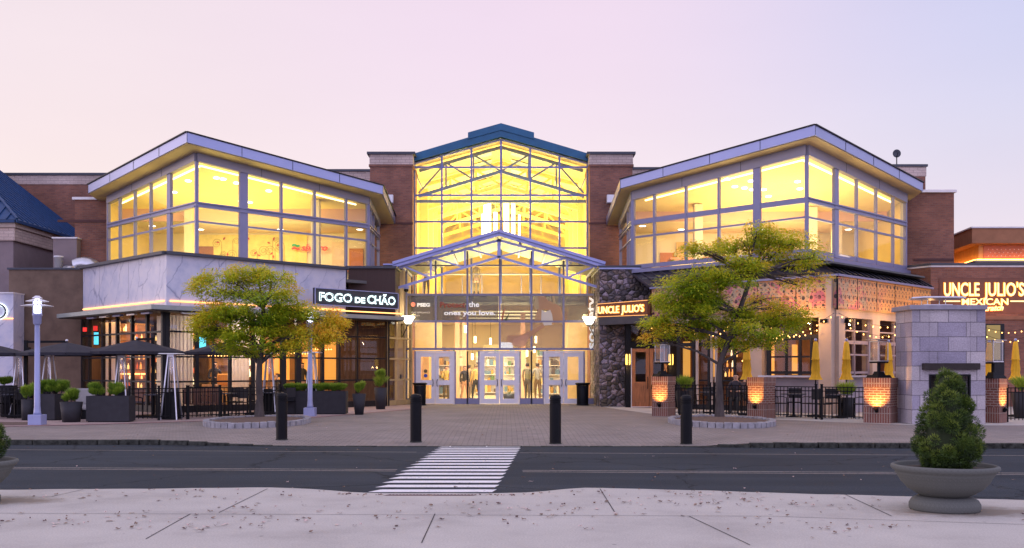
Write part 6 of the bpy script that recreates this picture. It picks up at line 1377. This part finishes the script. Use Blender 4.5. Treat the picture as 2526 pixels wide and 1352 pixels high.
# ---------------------------------------------------------------- brick pillars with spot and lantern
def pillar(px, d, s, h, rz, label, face, lit=6):
    t = thing('brick_pillar', label, 'pillar', (X(px, d), d, 0), rz, group='brick terrace pillars with uplights'); b = MB(); b.box((0, 0, h/2), (s, s, h-.66) if False else (s-.02, s-.02, h-.02)); b.build('brick_shaft', M['brick_pier'], t)
    b = MB(); b.box((0, 0, .22), (s, s, .44)); b.build('soldier_base', M['brick_soldier'], t); b = MB(); b.box((0, 0, h-.13), (s+.02, s+.02, .26)); b.build('soldier_cap', M['brick_soldier'], t)
    fx, fy = {'f': (0, -1), 'r': (1, 0), 'l': (-1, 0)}[face]
    b = MB(); b.tube((fx*(s/2+.02), fy*(s/2+.02), .33), (fx*(s/2+.09), fy*(s/2+.09), .42), .05, .06, 12); b.box((fx*(s/2+.02), fy*(s/2+.02), .36), (.07, .07, .10)); b.build('uplight', M['black'], t)
    p_ = V((fx*(s/2+.23), fy*(s/2+.23), 0)); p_.rotate(Euler((0, 0, rz))); l_ = bpy.data.lights.new('uplight_glow', 'SPOT'); l_.energy = lit*14; l_.color = (1, .46, .09); l_.spot_size = R(110); l_.spot_blend = .9; l_.shadow_soft_size = .03
    o_ = bpy.data.objects.new('uplight_glow', l_); COL.objects.link(o_); o_.location = (X(px, d)+p_.x, d+p_.y, .40); q_ = V((-p_.x*.9, -p_.y*.9, 1)); o_.rotation_euler = (-q_).to_track_quat('Z', 'Y').to_euler()
    return t
def lantern(px, d, z, label, s=.34):
    t = thing('patio_heat_lantern', label, 'patio heater', (X(px, d), d, z), R(20), group='glass lantern heaters on the pillars'); b = MB(); b.box((0, 0, .04), (.5, .5, .08), 0, .85); b.box((0, 0, .12), (.26, .26, .12), 0, .7); b.tube((0, 0, .15), (0, 0, .42), .05); b.box((0, 0, .44), (.36, .36, .05)); b.build('burner_stand', M['black'], t)
    f = MB()
    for x in (-s/2, s/2):
        for y in (-s/2, s/2): f.tube((x, y, .46), (x, y, 1.02), .011, n=6)
    f.box((0, 0, .475), (s+.04, s+.04, .025)); f.box((0, 0, 1.03), (s+.04, s+.04, .02)); f.box((0, 0, 1.08), (s+.16, s+.16, .012)); f.tube((0, 0, 1.03), (0, 0, 1.08), .03, n=8)
    f.build('lantern_frame', M['steel'], t); g_ = MB()
    for x in (-s/2, s/2): g_.poly([(x, -s/2, .49), (x, s/2, .49), (x, s/2, 1.01), (x, -s/2, 1.01)]); g_.poly([(-s/2, x, .49), (s/2, x, .49), (s/2, x, 1.01), (-s/2, x, 1.01)])
    g_.build('glass_sides', glass('frosted_lantern_glass', (.80, .80, .80), .10, .5), t); return t
pillar(1637, 32.0, .56, 1.28, R(-35), 'lit brick pillar in front of the wooden doors', 'f'); lantern(1634, 32.0, 1.28, 'glass lantern heater on the pillar by the wooden doors')
pillar(1878, 30.5, .60, 1.27, R(-50), 'lit brick pillar right of the right tree trunk', 'f')
pillar(2172, 28.0, .74, 1.27, R(-36), 'widest lit brick pillar left of the stone fireplace', 'f', 8); lantern(2168, 28.0, 1.27, 'glass lantern heater on the widest pillar left of the fireplace')
pillar(2452, 28.0, .50, 1.25, R(-50), 'narrow brick pillar lit on one side right of the fireplace', 'r', 6); lantern(2450, 28.0, 1.25, 'glass lantern heater on the pillar right of the fireplace')
def ph(px, d): return V((X(px, d), d, 0))
def railing(a, b, h, label, posts=(0, 1), gap=.11, group='black railings round the terraces', z=.01):
    d = (b-a); L_ = d.length; d.normalize(); ang = math.atan2(d.y, d.x); t = thing('railing', label, 'railing', (a.x, a.y, 0), ang, group); r = MB()
    for zz in (h-.02, h-.14, .12): r = MB(); r.bb(0, L_, -.016, .016, zz-.014, zz+.014); r.build('rail', M['black'], t)
    r = MB(); n = int(L_/gap)
    for i in range(1, n): x = i*L_/n; r.bb(x-.009, x+.009, -.009, .009, .06, h-.02)
    r.build('pickets', M['black'], t)
    for k in posts: r = MB(); x = L_*k; r.bb(x-.03, x+.03, -.03, .03, 0, h+.05); r.box((x, 0, h+.06), (.075, .075, .02)); r.build('post', M['black'], t)
    return t
railing(ph(1908, 30.6), ph(2013, 29.8), 1.0, 'railing between the pillar by the right tree and the gate post'); railing(ph(2027, 29.6), ph(2138, 28.7), 1.0, 'railing between the gate post and the widest pillar')
railing(ph(1664, 32.2), ph(1752, 32.2), 1.02, 'railing between the fern pot and the right tree'); railing(ph(1762, 32.1), ph(1852, 31.0), 1.02, 'railing behind the right tree trunk up to the second pillar')
railing(ph(2484, 28.2), ph(2640, 28.2), 1.0, 'railing at the right edge beyond the last pillar')
railing(ph(319, 28.7), ph(462, 29.8), .96, 'railing right of the wide box planter below the umbrella pole', (0, .5, 1), .13); railing(ph(464, 29.85), ph(690, 32.2), .96, 'long railing behind the left tree trunk', (0, .33, .66, 1), .13)
railing(ph(-80, 30.3), ph(62, 29.9), .98, 'railing at the left edge behind the soil bed', (0, .5, 1), .13)

# fireplace ---------------------------------------------------------
fp = thing('outdoor_fireplace', 'tall pale stone block fireplace with dark mantel beam behind the spruce', 'fireplace', (12.1, 27.6, 0)); fx0, fx1, fy0, fy1 = 11.1, 13.12, 27.1, 28.25; fzt = 3.14
M['fire_stone'] = brick('rough_grey_limestone', (.58, .52, .53), (.34, .31, .40), (.20, .18, .20), bw=.78, bh=.40, ms=.010, offset=.37, bmp=1.0, big=.30)
def nudge_bump(m, scale=9):
    nt = m.node_tree; b = nt.nodes['Principled BSDF']; n = noise_tex(nt, coords(nt, 'Object'), scale, 6, .7); bm_ = N(nt, 'ShaderNodeBump'); bm_.inputs['Strength'].default_value = .9; bm_.inputs['Distance'].default_value = .04
    nt.links.new(n.outputs[0], bm_.inputs['Height']); 
    if b.inputs['Normal'].links: nt.links.new(b.inputs['Normal'].links[0].from_socket, bm_.inputs['Normal'])
    nt.links.new(bm_.outputs[0], b.inputs['Normal'])
nudge_bump(M['fire_stone'])
ox0, ox1, oz0, oz1 = X(2292, fy0), X(2394, fy0), .45, 1.37
b = MB(); b.bb(fx0, ox0, fy0, fy1, 0, fzt); b.bb(ox1, fx1, fy0, fy1, 0, fzt); b.bb(ox0, ox1, fy0, fy1, oz1, fzt); b.bb(ox0, ox1, fy0, fy1, 0, oz0); b.build('stone_body', M['fire_stone'], fp, world=True, bevel=.012)
b = MB(); b.bb(ox0, ox1, fy0+.5, fy0+.55, oz0, oz1); b.build('firebox_back', mat('sooty_firebrick', (.06, .045, .04), .9, 0, .4, 5), fp, world=True)
b = MB()
for x0, x1, z0, z1 in ((ox0, ox0+.05, oz0, oz1), (ox1-.05, ox1, oz0, oz1), (ox0+.05, ox1-.05, oz1-.05, oz1)): b.bb(x0, x1, fy0-.02, fy0+.06, z0, z1)
for i in range(1, 14): x = ox0+.05+(ox1-ox0-.1)*i/14; b.bb(x-.004, x+.004, fy0+.03, fy0+.038, oz0, oz1-.05)
for i in range(1, 12): z = oz0+(oz1-oz0)*i/12; b.bb(ox0+.05, ox1-.05, fy0+.039, fy0+.045, z-.004, z+.004)
b.build('fire_screen', M['black'], fp, world=True)
b = MB(); b.bb(X(2274, fy0), X(2412, fy0), fy0-.16, fy0+.01, Zp(912, fy0), Zp(896, fy0)); b.build('mantel_beam', mat('dark_timber', (.03, .022, .02), .8, 0, .3, 6), fp, world=True, bevel=.01)
b = MB(); b.bb(fx0-.09, fx1+.02, fy0-.09, fy1+.08, fzt, fzt+.13); cp_ = b.build('stone_cap', mat('grey_cap_slab', (.30, .28, .33), .8, 0, .15, 5), fp, world=True, bevel=.015)
b = MB(); b.bb(11.55, 12.35, 27.4, 28.0, fzt+.131, fzt+.17)
for x in (11.7, 12.2):
    for y in (27.5, 27.9): b.tube((x, y, fzt+.17), (x, y, fzt+.33), .014, n=5)
b.prism([(11.2, 27.35, fzt+.33), (11.5, 27.2, fzt+.345), (12.55, 27.2, fzt+.345), (12.7, 27.35, fzt+.33), (12.55, 28.1, fzt+.33), (11.4, 28.1, fzt+.33)], (0, 0, .035)); b.build('chimney_plate', M['steel'], fp, world=True)

# umbrellas ---------------------------------------------------------
def closed_umbrella(px, d, z0, z1, label, first=[None]):
    if first[0] is not None: return dup(first[0], (X(px, d), d, 0), random.uniform(0, 6), label)
    t = thing('closed_umbrella', label, 'umbrella', (X(px, d), d, 0), group='closed yellow umbrellas'); b = MB(); n = 32; vs = []; prof = [(0, .04), (.04, .07), (.32, .095), (.55, .11), (.58, .13), (.60, .10), (.9, .125), (1.0, .11), (1.12, .14), (1.22, .19)]
    H = z1
    for z, r in prof:
        for i in range(n):
            a = 2*math.pi*i/n; k = 1+(.24*math.cos(8*a)+.06*math.sin(3*a))*(.3+z*.5); vs.append((r*k*math.cos(a), r*k*math.sin(a), H-z-.03*math.sin(5*a+1)*(z > 1.3)))
    m_ = len(prof); b.add(vs, [(j*n+i, j*n+(i+1) % n, (j+1)*n+(i+1) % n, (j+1)*n+i) for j in range(m_-1) for i in range(n)], True); b.poly([vs[i] for i in range(n)]); b.build('folded_canopy', M['yellowfab'], t)
    b = MB(); b.tube((0, 0, .05), (0, 0, H+.02), .02, n=8); b.lathe([(.001, 0), (.28, 0), (.28, .05), (.06, .08), (.001, .081)], (0, 0, 0), 18); b.build('pole_and_base', M['black'], t)
    b = MB(); b.ball((0, 0, H+.05), .05, 10); b.build('finial', M['lampmetal'], t); first[0] = t; return t
for px, d, z1, lab in ((2012, 31.5, 2.40, 'closed yellow umbrella in front of the big dark window left of the corner pillar'), (1842, 32.4, 2.42, 'closed yellow umbrella beside the lower crown of the right tree'), (2088, 31.6, 2.46, 'closed yellow umbrella just right of the beige corner pillar'), (2505, 31.5, 2.40, 'rightmost closed yellow umbrella before the brick wall'), (2192, 33.0, 2.15, 'closed yellow umbrella partly behind the lantern left of the fireplace'), (2440, 33.0, 2.30, 'closed yellow umbrella directly behind the lantern right of the fireplace')): closed_umbrella(px, d, 0, z1, lab)
def open_umbrella(px, d, zr, zt, half, pole_px, label, ptop):
    t = thing('black_parasol', label, 'umbrella', (X(px, d), d, 0), group='open black cantilever parasols'); b = MB(); n = 8; vs = [(0, 0, zt)]
    R1 = half; ring1 = []; ring2 = []
    for i in range(n):
        a = 2*math.pi*(i+.5)/n; k = 1
        vs.append((R1*.5*math.cos(a), R1*.5*math.sin(a), zt-(zt-zr)*.42)); 
    for i in range(n): a = 2*math.pi*(i+.5)/n; vs.append((R1*1.08*math.cos(a), R1*1.08*math.sin(a), zr))
    for i in range(n): a = 2*math.pi*(i+.5)/n; vs.append((R1*1.08*math.cos(a), R1*1.08*math.sin(a), zr-.09))
    fs = [(0, 1+i, 1+(i+1) % n) for i in range(n)]+[(1+i, 9+i, 9+(i+1) % n, 1+(i+1) % n) for i in range(n)]+[(9+i, 17+i, 17+(i+1) % n, 9+(i+1) % n) for i in range(n)]
    b.add(vs, fs); b.build('canopy', M['blackfab'], t, recalc=False)
    b = MB()
    for i in range(n): b.beam((0, 0, zt-.22), V(vs[9+i])-V((0, 0, .03)), .02, .02)
    b.build('ribs', M['black'], t); b = MB(); b.ball((0, 0, zt+.05), .05, 10); b.build('finial', M['steel'], t)
    dx = X(pole_px, d)-X(px, d); b = MB(); b.box((dx, -.0, ptop/2), (.10, .08, ptop)); b.beam((dx, 0, ptop-.05), (0, 0, zt+.02), .06, .07); b.box((dx, 0, .04), (.8, .8, .08)); b.box((dx+.09, 0, ptop-.3), (.08, .1, .16)); b.build('cantilever_mast', M['black'], t); return t
open_umbrella(165, 31.0, 2.02, 2.36, 1.34, 64, 'open black parasol behind the near lamp post', 2.42); open_umbrella(337, 31.2, 2.06, 2.44, 1.42, 378, 'open black parasol before the dark framed corner windows', 2.52); open_umbrella(555, 33.0, 2.08, 2.42, 1.25, 640, 'open black parasol half hidden by the left tree', 2.30); open_umbrella(-40, 31.0, 2.02, 2.36, 1.20, -110, 'open black parasol cut by the left edge', 2.5)
# heaters -----------------------------------------------------------
def heater(px, d, h, label, first=[None]):
    loc = (X(px, d), d, 0)
    if first[0] is not None: o = dup(first[0], loc, random.uniform(-.3, .3), label); o.scale = (1, 1, h/2.0); return o
    t = thing('pyramid_heater', label, 'patio heater', loc, group='pyramid patio heaters'); b = MB(); 
    for sx in (-1, 1):
        for sy in (-1, 1): b.beam((sx*.24, sy*.24, 0), (sx*.08, sy*.08, 1.9), .035, .035)
    b.build('legs', M['steel'], t); b = MB(); b.box((0, 0, .42), (.44, .44, .80), 0, .74); b.build('gas_housing', M['black'], t)
    b = MB(); b.tube((0, 0, .82), (0, 0, 1.88), .05, n=12); b.build('glass_tube', glass('heater_tube_glass', (.85, .85, .9), .15, .5), t)
    b = MB(); b.box((0, 0, 1.98), (.62, .62, .03), 0, .9); b.box((0, 0, 1.93), (.2, .2, .08)); b.build('reflector_cap', M['steel'], t); first[0] = t; return t
for px, d, h, lab in ((423, 29.7, 2.04, 'pyramid patio heater behind the railing right of the parasol mast'), (122, 31.4, 2.04, 'pyramid heater right of the near lamp post'), (50, 31.6, 1.98, 'pyramid heater at the left edge before the brown wall'), (300, 31.8, 2.0, 'pyramid heater under the middle parasol'), (664, 33.6, 2.08, 'pyramid heater directly behind the left tree trunk'), (770, 34.4, 2.12, 'pyramid heater right behind the slim second lamp post')): heater(px, d, h, lab)
# tables and chairs ---------------------------------------------------
def chair(loc, rz, label, first={}, kind='slat'):
    if kind in first: return dup(first[kind], loc, rz, label)
    t = thing('patio_chair', label, 'chair', loc, rz, 'black patio chairs'); fm = M['black']
    b = MB(); b.bb(-.22, .22, -.22, .22, .43, .46); b.build('seat', fm, t, bevel=.008); b = MB(); b.bb(-.21, .21, .20, .23, .58, .90) 
    b.build('backrest', mat('black_sling', (.03, .028, .032), .9), t)
    for sx in (-1, 1):
        for sy in (-1, 1): b = MB(); b.tube((sx*.21, sy*.21, 0), (sx*.2, sy*.2, .44 if sy < 0 else .92), .014, n=6); b.build('leg', fm, t)
    for sx in (-1, 1): b = MB(); b.path([(sx*.22, .2, .66), (sx*.23, -.05, .66), (sx*.22, -.2, .62), (sx*.21, -.2, .45)], .012, n=6); b.build('armrest', fm, t)
    first[kind] = t; return t
def table(loc, label, r=.4, h=.74, first=[None]):
    if first[0] is not None: return dup(first[0], loc, .3, label)
    t = thing('patio_table', label, 'table', loc, 0, 'small round patio tables'); b = MB(); b.lathe([(.001, h-.03), (r, h-.03), (r, h), (.001, h+.001)], (0, 0, 0), 28, False); b.build('table_top', M['cap_dark'], t); b = MB(); b.tube((0, 0, 0), (0, 0, h-.03), .035); b.lathe([(.001, 0), (.24, 0), (.24, .02), (.04, .05)], (0, 0, 0), 20); b.build('pedestal', M['black'], t); first[0] = t; return t
random.seed(6)
RT = [((9.1, 31.4), 'right terrace table left of the gate'), ((10.3, 30.6), 'right terrace table right of the gate'), ((7.0, 34.0), 'right terrace table behind the tree'), ((13.6, 31.0), 'right terrace table behind the last pillar')]
LT = [((-10.9, 30.8), 'left terrace table behind the railing under the mast'), ((-9.2, 32.2), 'left terrace table near the dining window'), ((-7.9, 33.4), 'left terrace table behind the left tree'), ((-13.6, 31.4), 'left terrace table under the lamp side parasol'), ((-15.4, 31.0), 'left terrace table by the left edge')]
for (x, y), lab in RT+LT:
    table((x, y, 0), 'round dark '+lab.replace('terrace table', 'table on its terrace'))
    for k, a in enumerate((R(10), R(130), R(250))):
        aa = a+random.uniform(-.3, .3); chair((x+.62*math.sin(aa), y+.62*-math.cos(aa)*-1, 0), -aa, 'black patio chair %s the %s' % (('behind', 'right of', 'left of')[k], lab))
bw = thing('slatted_bench', 'brown slatted bench with a raised rounded back behind the left railing', 'bench', (X(500, 31.2), 31.2, 0)); b = MB()
for i in range(15): x = -.56+i*.08; b.bb(x-.025, x+.025, -.02, .02, .42, .92-.0*abs(x))
b.build('back_slats', mat('red_brown_bench_slats', (.13, .055, .035), .6), bw); b = MB(); b.bb(-.6, .6, -.03, .5, .40, .44); b.build('seat', MATS['red_brown_bench_slats'], bw); b = MB(); b.path([(-.6, 0, 0), (-.6, 0, .85), (-.5, 0, .95), (.5, 0, .95), (.6, 0, .85), (.6, 0, 0)], .02, n=6); b.build('frame', M['black'], bw)
cu_ = thing('cushioned_armchair', 'armchair with pale cushions between the wide planter and the squat pot', 'armchair', (X(203, 30.2), 30.2, 0)); b = MB(); b.box((0, 0, .36), (.6, .6, .16)); b.build('seat_cushion', mat('pale_cushion', (.48, .46, .46), .95), cu_, bevel=.05); b = MB(); b.box((0, .24, .68), (.58, .14, .5)); b.build('back_cushion', MATS['pale_cushion'], cu_, bevel=.05); b = MB(); b.box((0, 0, .14), (.66, .66, .27)); b.build('base', M['black'], cu_)

# string lights ------------------------------------------------------
def string_lights(pts, n, sag, label, bulbr=.02):
    a, b_ = V(pts[0]), V(pts[1]); t = thing('string_lights', label, 'string lights', tuple(a), group='warm bulb strings on the right terrace'); w_ = []
    for i in range(21): k = i/20; p = (b_-a)*k; p.z -= sag*4*k*(1-k); w_.append(p)
    b = MB(); b.path(w_, .006, n=4); b.build('wire', M['black'], t)
    for i in range(n):
        k = (i+.5)/n; p = (b_-a)*k; p.z -= sag*4*k*(1-k)+.07; b = MB(); b.ball(p, bulbr, 8, 1.25); b.build('bulb', EM_BULB, t)
    return t
string_lights((P(1905, 838, 32.6), P(2058, 772, 32.3)), 9, .12, 'bulb string rising from the tree crown to the beige corner pillar')
string_lights((P(2068, 772, 32.3), P(2216, 800, 34.5)), 8, .18, 'bulb string from the corner pillar towards the fireplace')
string_lights((P(1888, 815, 31.8), P(1935, 808, 33)), 6, .25, 'short drooping bulb string at the right side of the tree crown')
string_lights((P(1728, 800, 34), P(1800, 795, 33)), 8, .35, 'drooping bulb string seen through the lower tree crown')
string_lights((P(1600, 803, 37.5), P(1760, 815, 35)), 9, .12, 'bulb string running from the wooden doors into the tree crown')
string_lights((P(2425, 822, 36), P(2560, 815, 36)), 7, .3, 'bulb string at the right end before the brick wall')
string_lights((P(1785, 885, 37.2), P(1860, 884, 36)), 4, .02, 'short row of bulbs inside the dark bay behind the tree')
string_lights((P(1895, 800, 33.4), P(2022, 806, 33.2)), 9, .30, 'drooping bulb string under the beige header left of the corner pillar')
string_lights((P(2090, 800, 33.6), P(2215, 820, 35)), 8, .22, 'second bulb string low across the garage windows')
string_lights((P(2432, 808, 38.5), P(2560, 800, 38.5)), 8, .2, 'upper bulb string against the right brick wall')
for i, (px, dx) in enumerate(((2033, 0), (2092, 1))):
    t = thing('wall_speaker', ('small black speaker under the screen left of the corner pillar edge', 'small black speaker under the screen right of the corner pillar')[i], 'speaker', tuple(P(px, 792, 33.2+.2*i)), R(-30 if i == 0 else 35), group='black speakers under the screen'); b = MB(); b.box((0, 0, 0), (.24, .2, .13)); b.build('speaker_box', M['black'], t, bevel=.01); b = MB(); b.tube((0, .1, .02), (0, .25, .05), .02, n=6); b.build('bracket', M['black'], t)
# ================================================================= PEOPLE
def person(label, loc, rz, h, top, legs, hair=(.05, .03, .02), skin=(.50, .30, .20), pose='stand', long_hair=False, group=None, bag=False):
    s = h/1.72; t = thing('person', label, 'person', loc, rz, group)
    J = {}; E = []; Rr = {}
    def j(n, co, r, par=None):
        J[n] = (V(co)*s, r*s); 
        if par: E.append((par, n))
    sit = pose == 'sit'; hz = .50 if sit else .92
    j('pelvis', (0, 0, hz), .135); j('waist', (0, .01, hz+.16), .115, 'pelvis'); j('chest', (0, .01, hz+.38), .14, 'waist'); j('neckb', (0, .0, hz+.54), .07, 'chest'); j('neck', (0, -.01, hz+.60), .05, 'neckb'); j('head', (0, -.02, hz+.70), .085, 'neck'); j('crown', (0, -.01, hz+.78), .07, 'head'); j('nose', (0, -.115, hz+.69), .014, 'head'); j('ear_l', (.088, 0, hz+.69), .014, 'head'); j('ear_r', (-.088, 0, hz+.69), .014, 'head')
    for q, sd in (('l', 1), ('r', -1)):
        j('sh'+q, (sd*.17, .01, hz+.49), .062, 'neckb'); st = .10*sd if pose == 'walk' else 0
        if pose == 'hold' or sit: j('el'+q, (sd*.25, -.06, hz+.22), .043, 'sh'+q); j('wr'+q, (sd*.12, -.28, hz+.24), .028, 'el'+q); fd = V((-sd*.02, -.10, 0)); 
        else: j('el'+q, (sd*.215, .03-st*.5, hz+.20), .043, 'sh'+q); j('wr'+q, (sd*.205, -.05-st*1.2, hz-.05), .028, 'el'+q); fd = V((0, -.01, -.10))
        wr = J['wr'+q][0]/s; j('pa'+q, tuple(wr+fd*.7), .030, 'wr'+q)
        for k in range(4):
            o_ = V((0, (k-1.5)*.018, 0)) if fd.z < -.05 else V(((k-1.5)*.018, 0, 0)); j('f%d%s' % (k, q), tuple(wr+fd*1.2+o_), .010, 'pa'+q); j('g%d%s' % (k, q), tuple(wr+fd*(1.7+.15*(k in (1, 2)))+o_*1.1+V((0, -.012, -.008))), .008, 'f%d%s' % (k, q))
        j('th'+q, tuple(wr+fd*.9+V((-sd*.035, -.02, .0))), .010, 'pa'+q)
        if sit: j('hip'+q, (sd*.09, -.03, hz-.02), .09, 'pelvis'); j('kn'+q, (sd*.11, -.42, hz-.02), .065, 'hip'+q); j('an'+q, (sd*.11, -.42, .09), .042, 'kn'+q)
        else: j('hip'+q, (sd*.09, .0, hz-.08), .095, 'pelvis'); j('kn'+q, (sd*.10, -.03-st*1.0, .49), .066, 'hip'+q); j('an'+q, (sd*.10, .03-st*1.8, .09), .042, 'kn'+q)
        an = J['an'+q][0]/s; j('to'+q, (an.x+sd*.02, an.y-.16, .035), .038, 'an'+q)
    names = list(J); idx = {n: i for i, n in enumerate(names)}; me = bpy.data.meshes.new('body'); me.from_pydata([tuple(J[n][0]) for n in names], [(idx[a], idx[b]) for a, b in E], [])
    ob = bpy.data.objects.new('body', me); COL.objects.link(ob); ob.modifiers.new('s', 'SKIN')
    for i, n in enumerate(names): me.skin_vertices[0].data[i].radius = (J[n][1], J[n][1]*(.78 if n in ('pelvis', 'waist', 'chest') else 1)); me.skin_vertices[0].data[i].use_root = n == 'pelvis'
    sb = ob.modifiers.new('u', 'SUBSURF'); sb.levels = sb.render_levels = 1; bpy.context.view_layer.update()
    m2 = bpy.data.meshes.new_from_object(ob.evaluated_get(bpy.context.evaluated_depsgraph_get())); bpy.data.objects.remove(ob)
    cm = lambda nm, c, r_=.8: mat('%s_%.2f_%.2f_%.2f' % (nm, *c), c, r_, 0, .1)
    for m_ in (cm('skin', skin, .6), cm('shirt', top), cm('trousers', legs), cm('shoes', (.03, .025, .025))): m2.materials.append(m_)
    wl, wr_ = J['wrl'][0], J['wrr'][0]
    for p in m2.polygons:
        c = p.center; k = 1
        if c.z > (hz+.565)*s: k = 0
        elif min((c-wl).length, (c-wr_).length) < .05*s or (c.y < wl.y-.0 and min((c-wl).length, (c-wr_).length) < .2*s) or (not sit and pose != 'hold' and abs(c.x) > .165*s and hz*s-.30*s < c.z < wl.z): k = 0
        elif c.z < .10*s: k = 3
        elif c.z < (hz+.06)*s and (sit or abs(c.x) < .165*s): k = 2
        p.material_index = k; p.use_smooth = True
    b = bpy.data.objects.new('body', m2); COL.objects.link(b); b.parent = t
    hb = MB(); hc = J['head'][0]+V((0, .015, .03))*s; n = 12; vs = []
    prof = [(.001, .085), (.05, .075), (.082, .045), (.092, .0), (.09, -.05 if not long_hair else -.20), (.06, -.07 if not long_hair else -.24)]
    for r_, z in prof:
        for i in range(n): a = 2*math.pi*i/n; fr = max(0, -math.sin(a)); vs.append(hc+V((r_*math.cos(a), r_*math.sin(a)*1.08+.012, max(z, z+(.075+max(0, -z)) * (fr > .4) if z < .02 else z)))*s)
    hb.add(vs, [(q*n+i, q*n+(i+1) % n, (q+1)*n+(i+1) % n, (q+1)*n+i) for q in range(len(prof)-1) for i in range(n)], True); hb.build('hair', cm('hair', hair), t)
    fe = MB()
    for sx in (-1, 1): fe.ball(J['head'][0]+V((sx*.032, -.082, .012))*s, .010*s, 6)
    fe.build('eyes', cm('eye', (.02, .02, .02)), t); fe = MB(); c = J['head'][0]+V((0, -.084, -.045))*s; fe.box(tuple(c), (.045*s, .012*s, .009*s)); fe.build('mouth', cm('lips', (.35, .12, .10)), t)
    return t
def fl(px, d, z=.01): return (X(px, d), d, z)
person('person in a mustard coat seen through the right leaf of the left door', fl(1101, 47.3), R(20), 1.66, (.55, .38, .10), (.10, .08, .06), pose='hold')
person('person in an orange jacket right behind the mustard coat in the left door', fl(1113, 49.5), R(-30), 1.70, (.50, .16, .04), (.06, .05, .05), pose='stand')
person('person in a short black dress left of the glazing bar between the doors', fl(1146, 47.6), R(25), 1.66, (.05, .045, .05), (.55, .30, .18), (.12, .06, .03), pose='walk', long_hair=True)
person('person in dark clothes half hidden behind the glazing bar', fl(1157, 50.2), R(160), 1.72, (.30, .22, .14), (.16, .12, .10), pose='walk')
person('person in an amber top and black trousers left of the middle door', fl(1174, 47.0), R(-150), 1.76, (.66, .42, .14), (.04, .04, .05), (.25, .18, .10), pose='walk')
person('person with dark jacket and backpack straps right of the middle door', fl(1301, 47.0), R(170), 1.80, (.20, .17, .10), (.10, .08, .07), pose='walk')
person('person in a grey shirt and brown trousers beside the right door', fl(1326, 47.4), R(-170), 1.80, (.38, .35, .32), (.22, .14, .08), pose='hold')
person('tiny person at the gallery rail behind the left upper glass', fl(1052, 48.6, 5.06), R(10), 1.70, (.45, .38, .22), (.1, .08, .06), pose='hold')
person('tiny person at the gallery rail near the middle of the upper glass', fl(1175, 48.6, 5.06), R(0), 1.68, (.30, .22, .12), (.1, .08, .06))
person('waiter with white shirt and black waistcoat inside the left restaurant', fl(530, 37.2), R(30), 1.78, (.03, .025, .03), (.02, .02, .02), pose='hold')
person('dark seated diner behind the window right of the left tree trunk', fl(684, 40.0, .02), R(-60), 1.75, (.04, .035, .03), (.03, .03, .03), pose='sit')
person('dark standing diner behind the window near the slim lamp post', fl(745, 41.0, .02), R(40), 1.76, (.05, .04, .03), (.03, .03, .03))
person('dark seated guest behind the right tree on the terrace', fl(1815, 33.6), R(-20), 1.78, (.04, .035, .045), (.03, .03, .03), pose='sit')
person('second dark seated guest beside the yellow umbrella near the tree', fl(1838, 34.4), R(60), 1.74, (.06, .04, .04), (.03, .03, .03), pose='sit')
for i, (px, d) in enumerate(((1815, 33.6), (1838, 34.4))):
    x, y, _ = fl(px, d); chair((x, y+.05, 0), (R(-20), R(60))[i], ('black chair under the first dark guest behind the right tree', 'black chair under the second guest by the yellow umbrella')[i])
x, y, _ = fl(684, 40.0); chair((x, y+.05, .012), R(-60), 'dark chair under the seated diner inside the left restaurant')
# a lit leather tub chair by the waiter
tb = thing('tub_chair', 'round backed amber leather chair in the dining window below the waiter', 'chair', fl(520, 36.1, .012), R(160)); b = MB()
b.lathe([(.30, .25), (.33, .5), (.31, .95), (.27, .95), (.28, .5), (.001, .42)], (0, 0, 0), 20); b.build('shell', mat('amber_leather', (.45, .18, .06), .5), tb); b = MB(); b.lathe([(.001, 0), (.2, 0), (.2, .03), (.04, .06), (.04, .3)], (0, 0, 0), 16); b.build('foot', M['black'], tb)
tb2 = thing('round_chair_back', 'orange rounded chair back lit beside the waiter', 'chair', fl(549, 36.9, .012), R(20)); b = MB(); b.box((0, 0, 1.12), (.40, .07, .42)); b.build('backrest', mat('orange_leather', (.70, .30, .06), .5), tb2, bevel=.03); b = MB(); b.box((0, -.2, .62), (.42, .42, .08)); b.build('seat', MATS['orange_leather'], tb2)
for sx in (-1, 1):
    for sy in (-1, 1): b = MB(); b.tube((sx*.18, -.2+sy*.17, 0), (sx*.16, -.2+sy*.16, .6), .014, n=6); b.build('leg', M['black'], tb2)
area('chair_lamp', (X(540, 36.6), 36.8, 3.2), .4, 22, (1, .58, .22), (0, .1, -1))
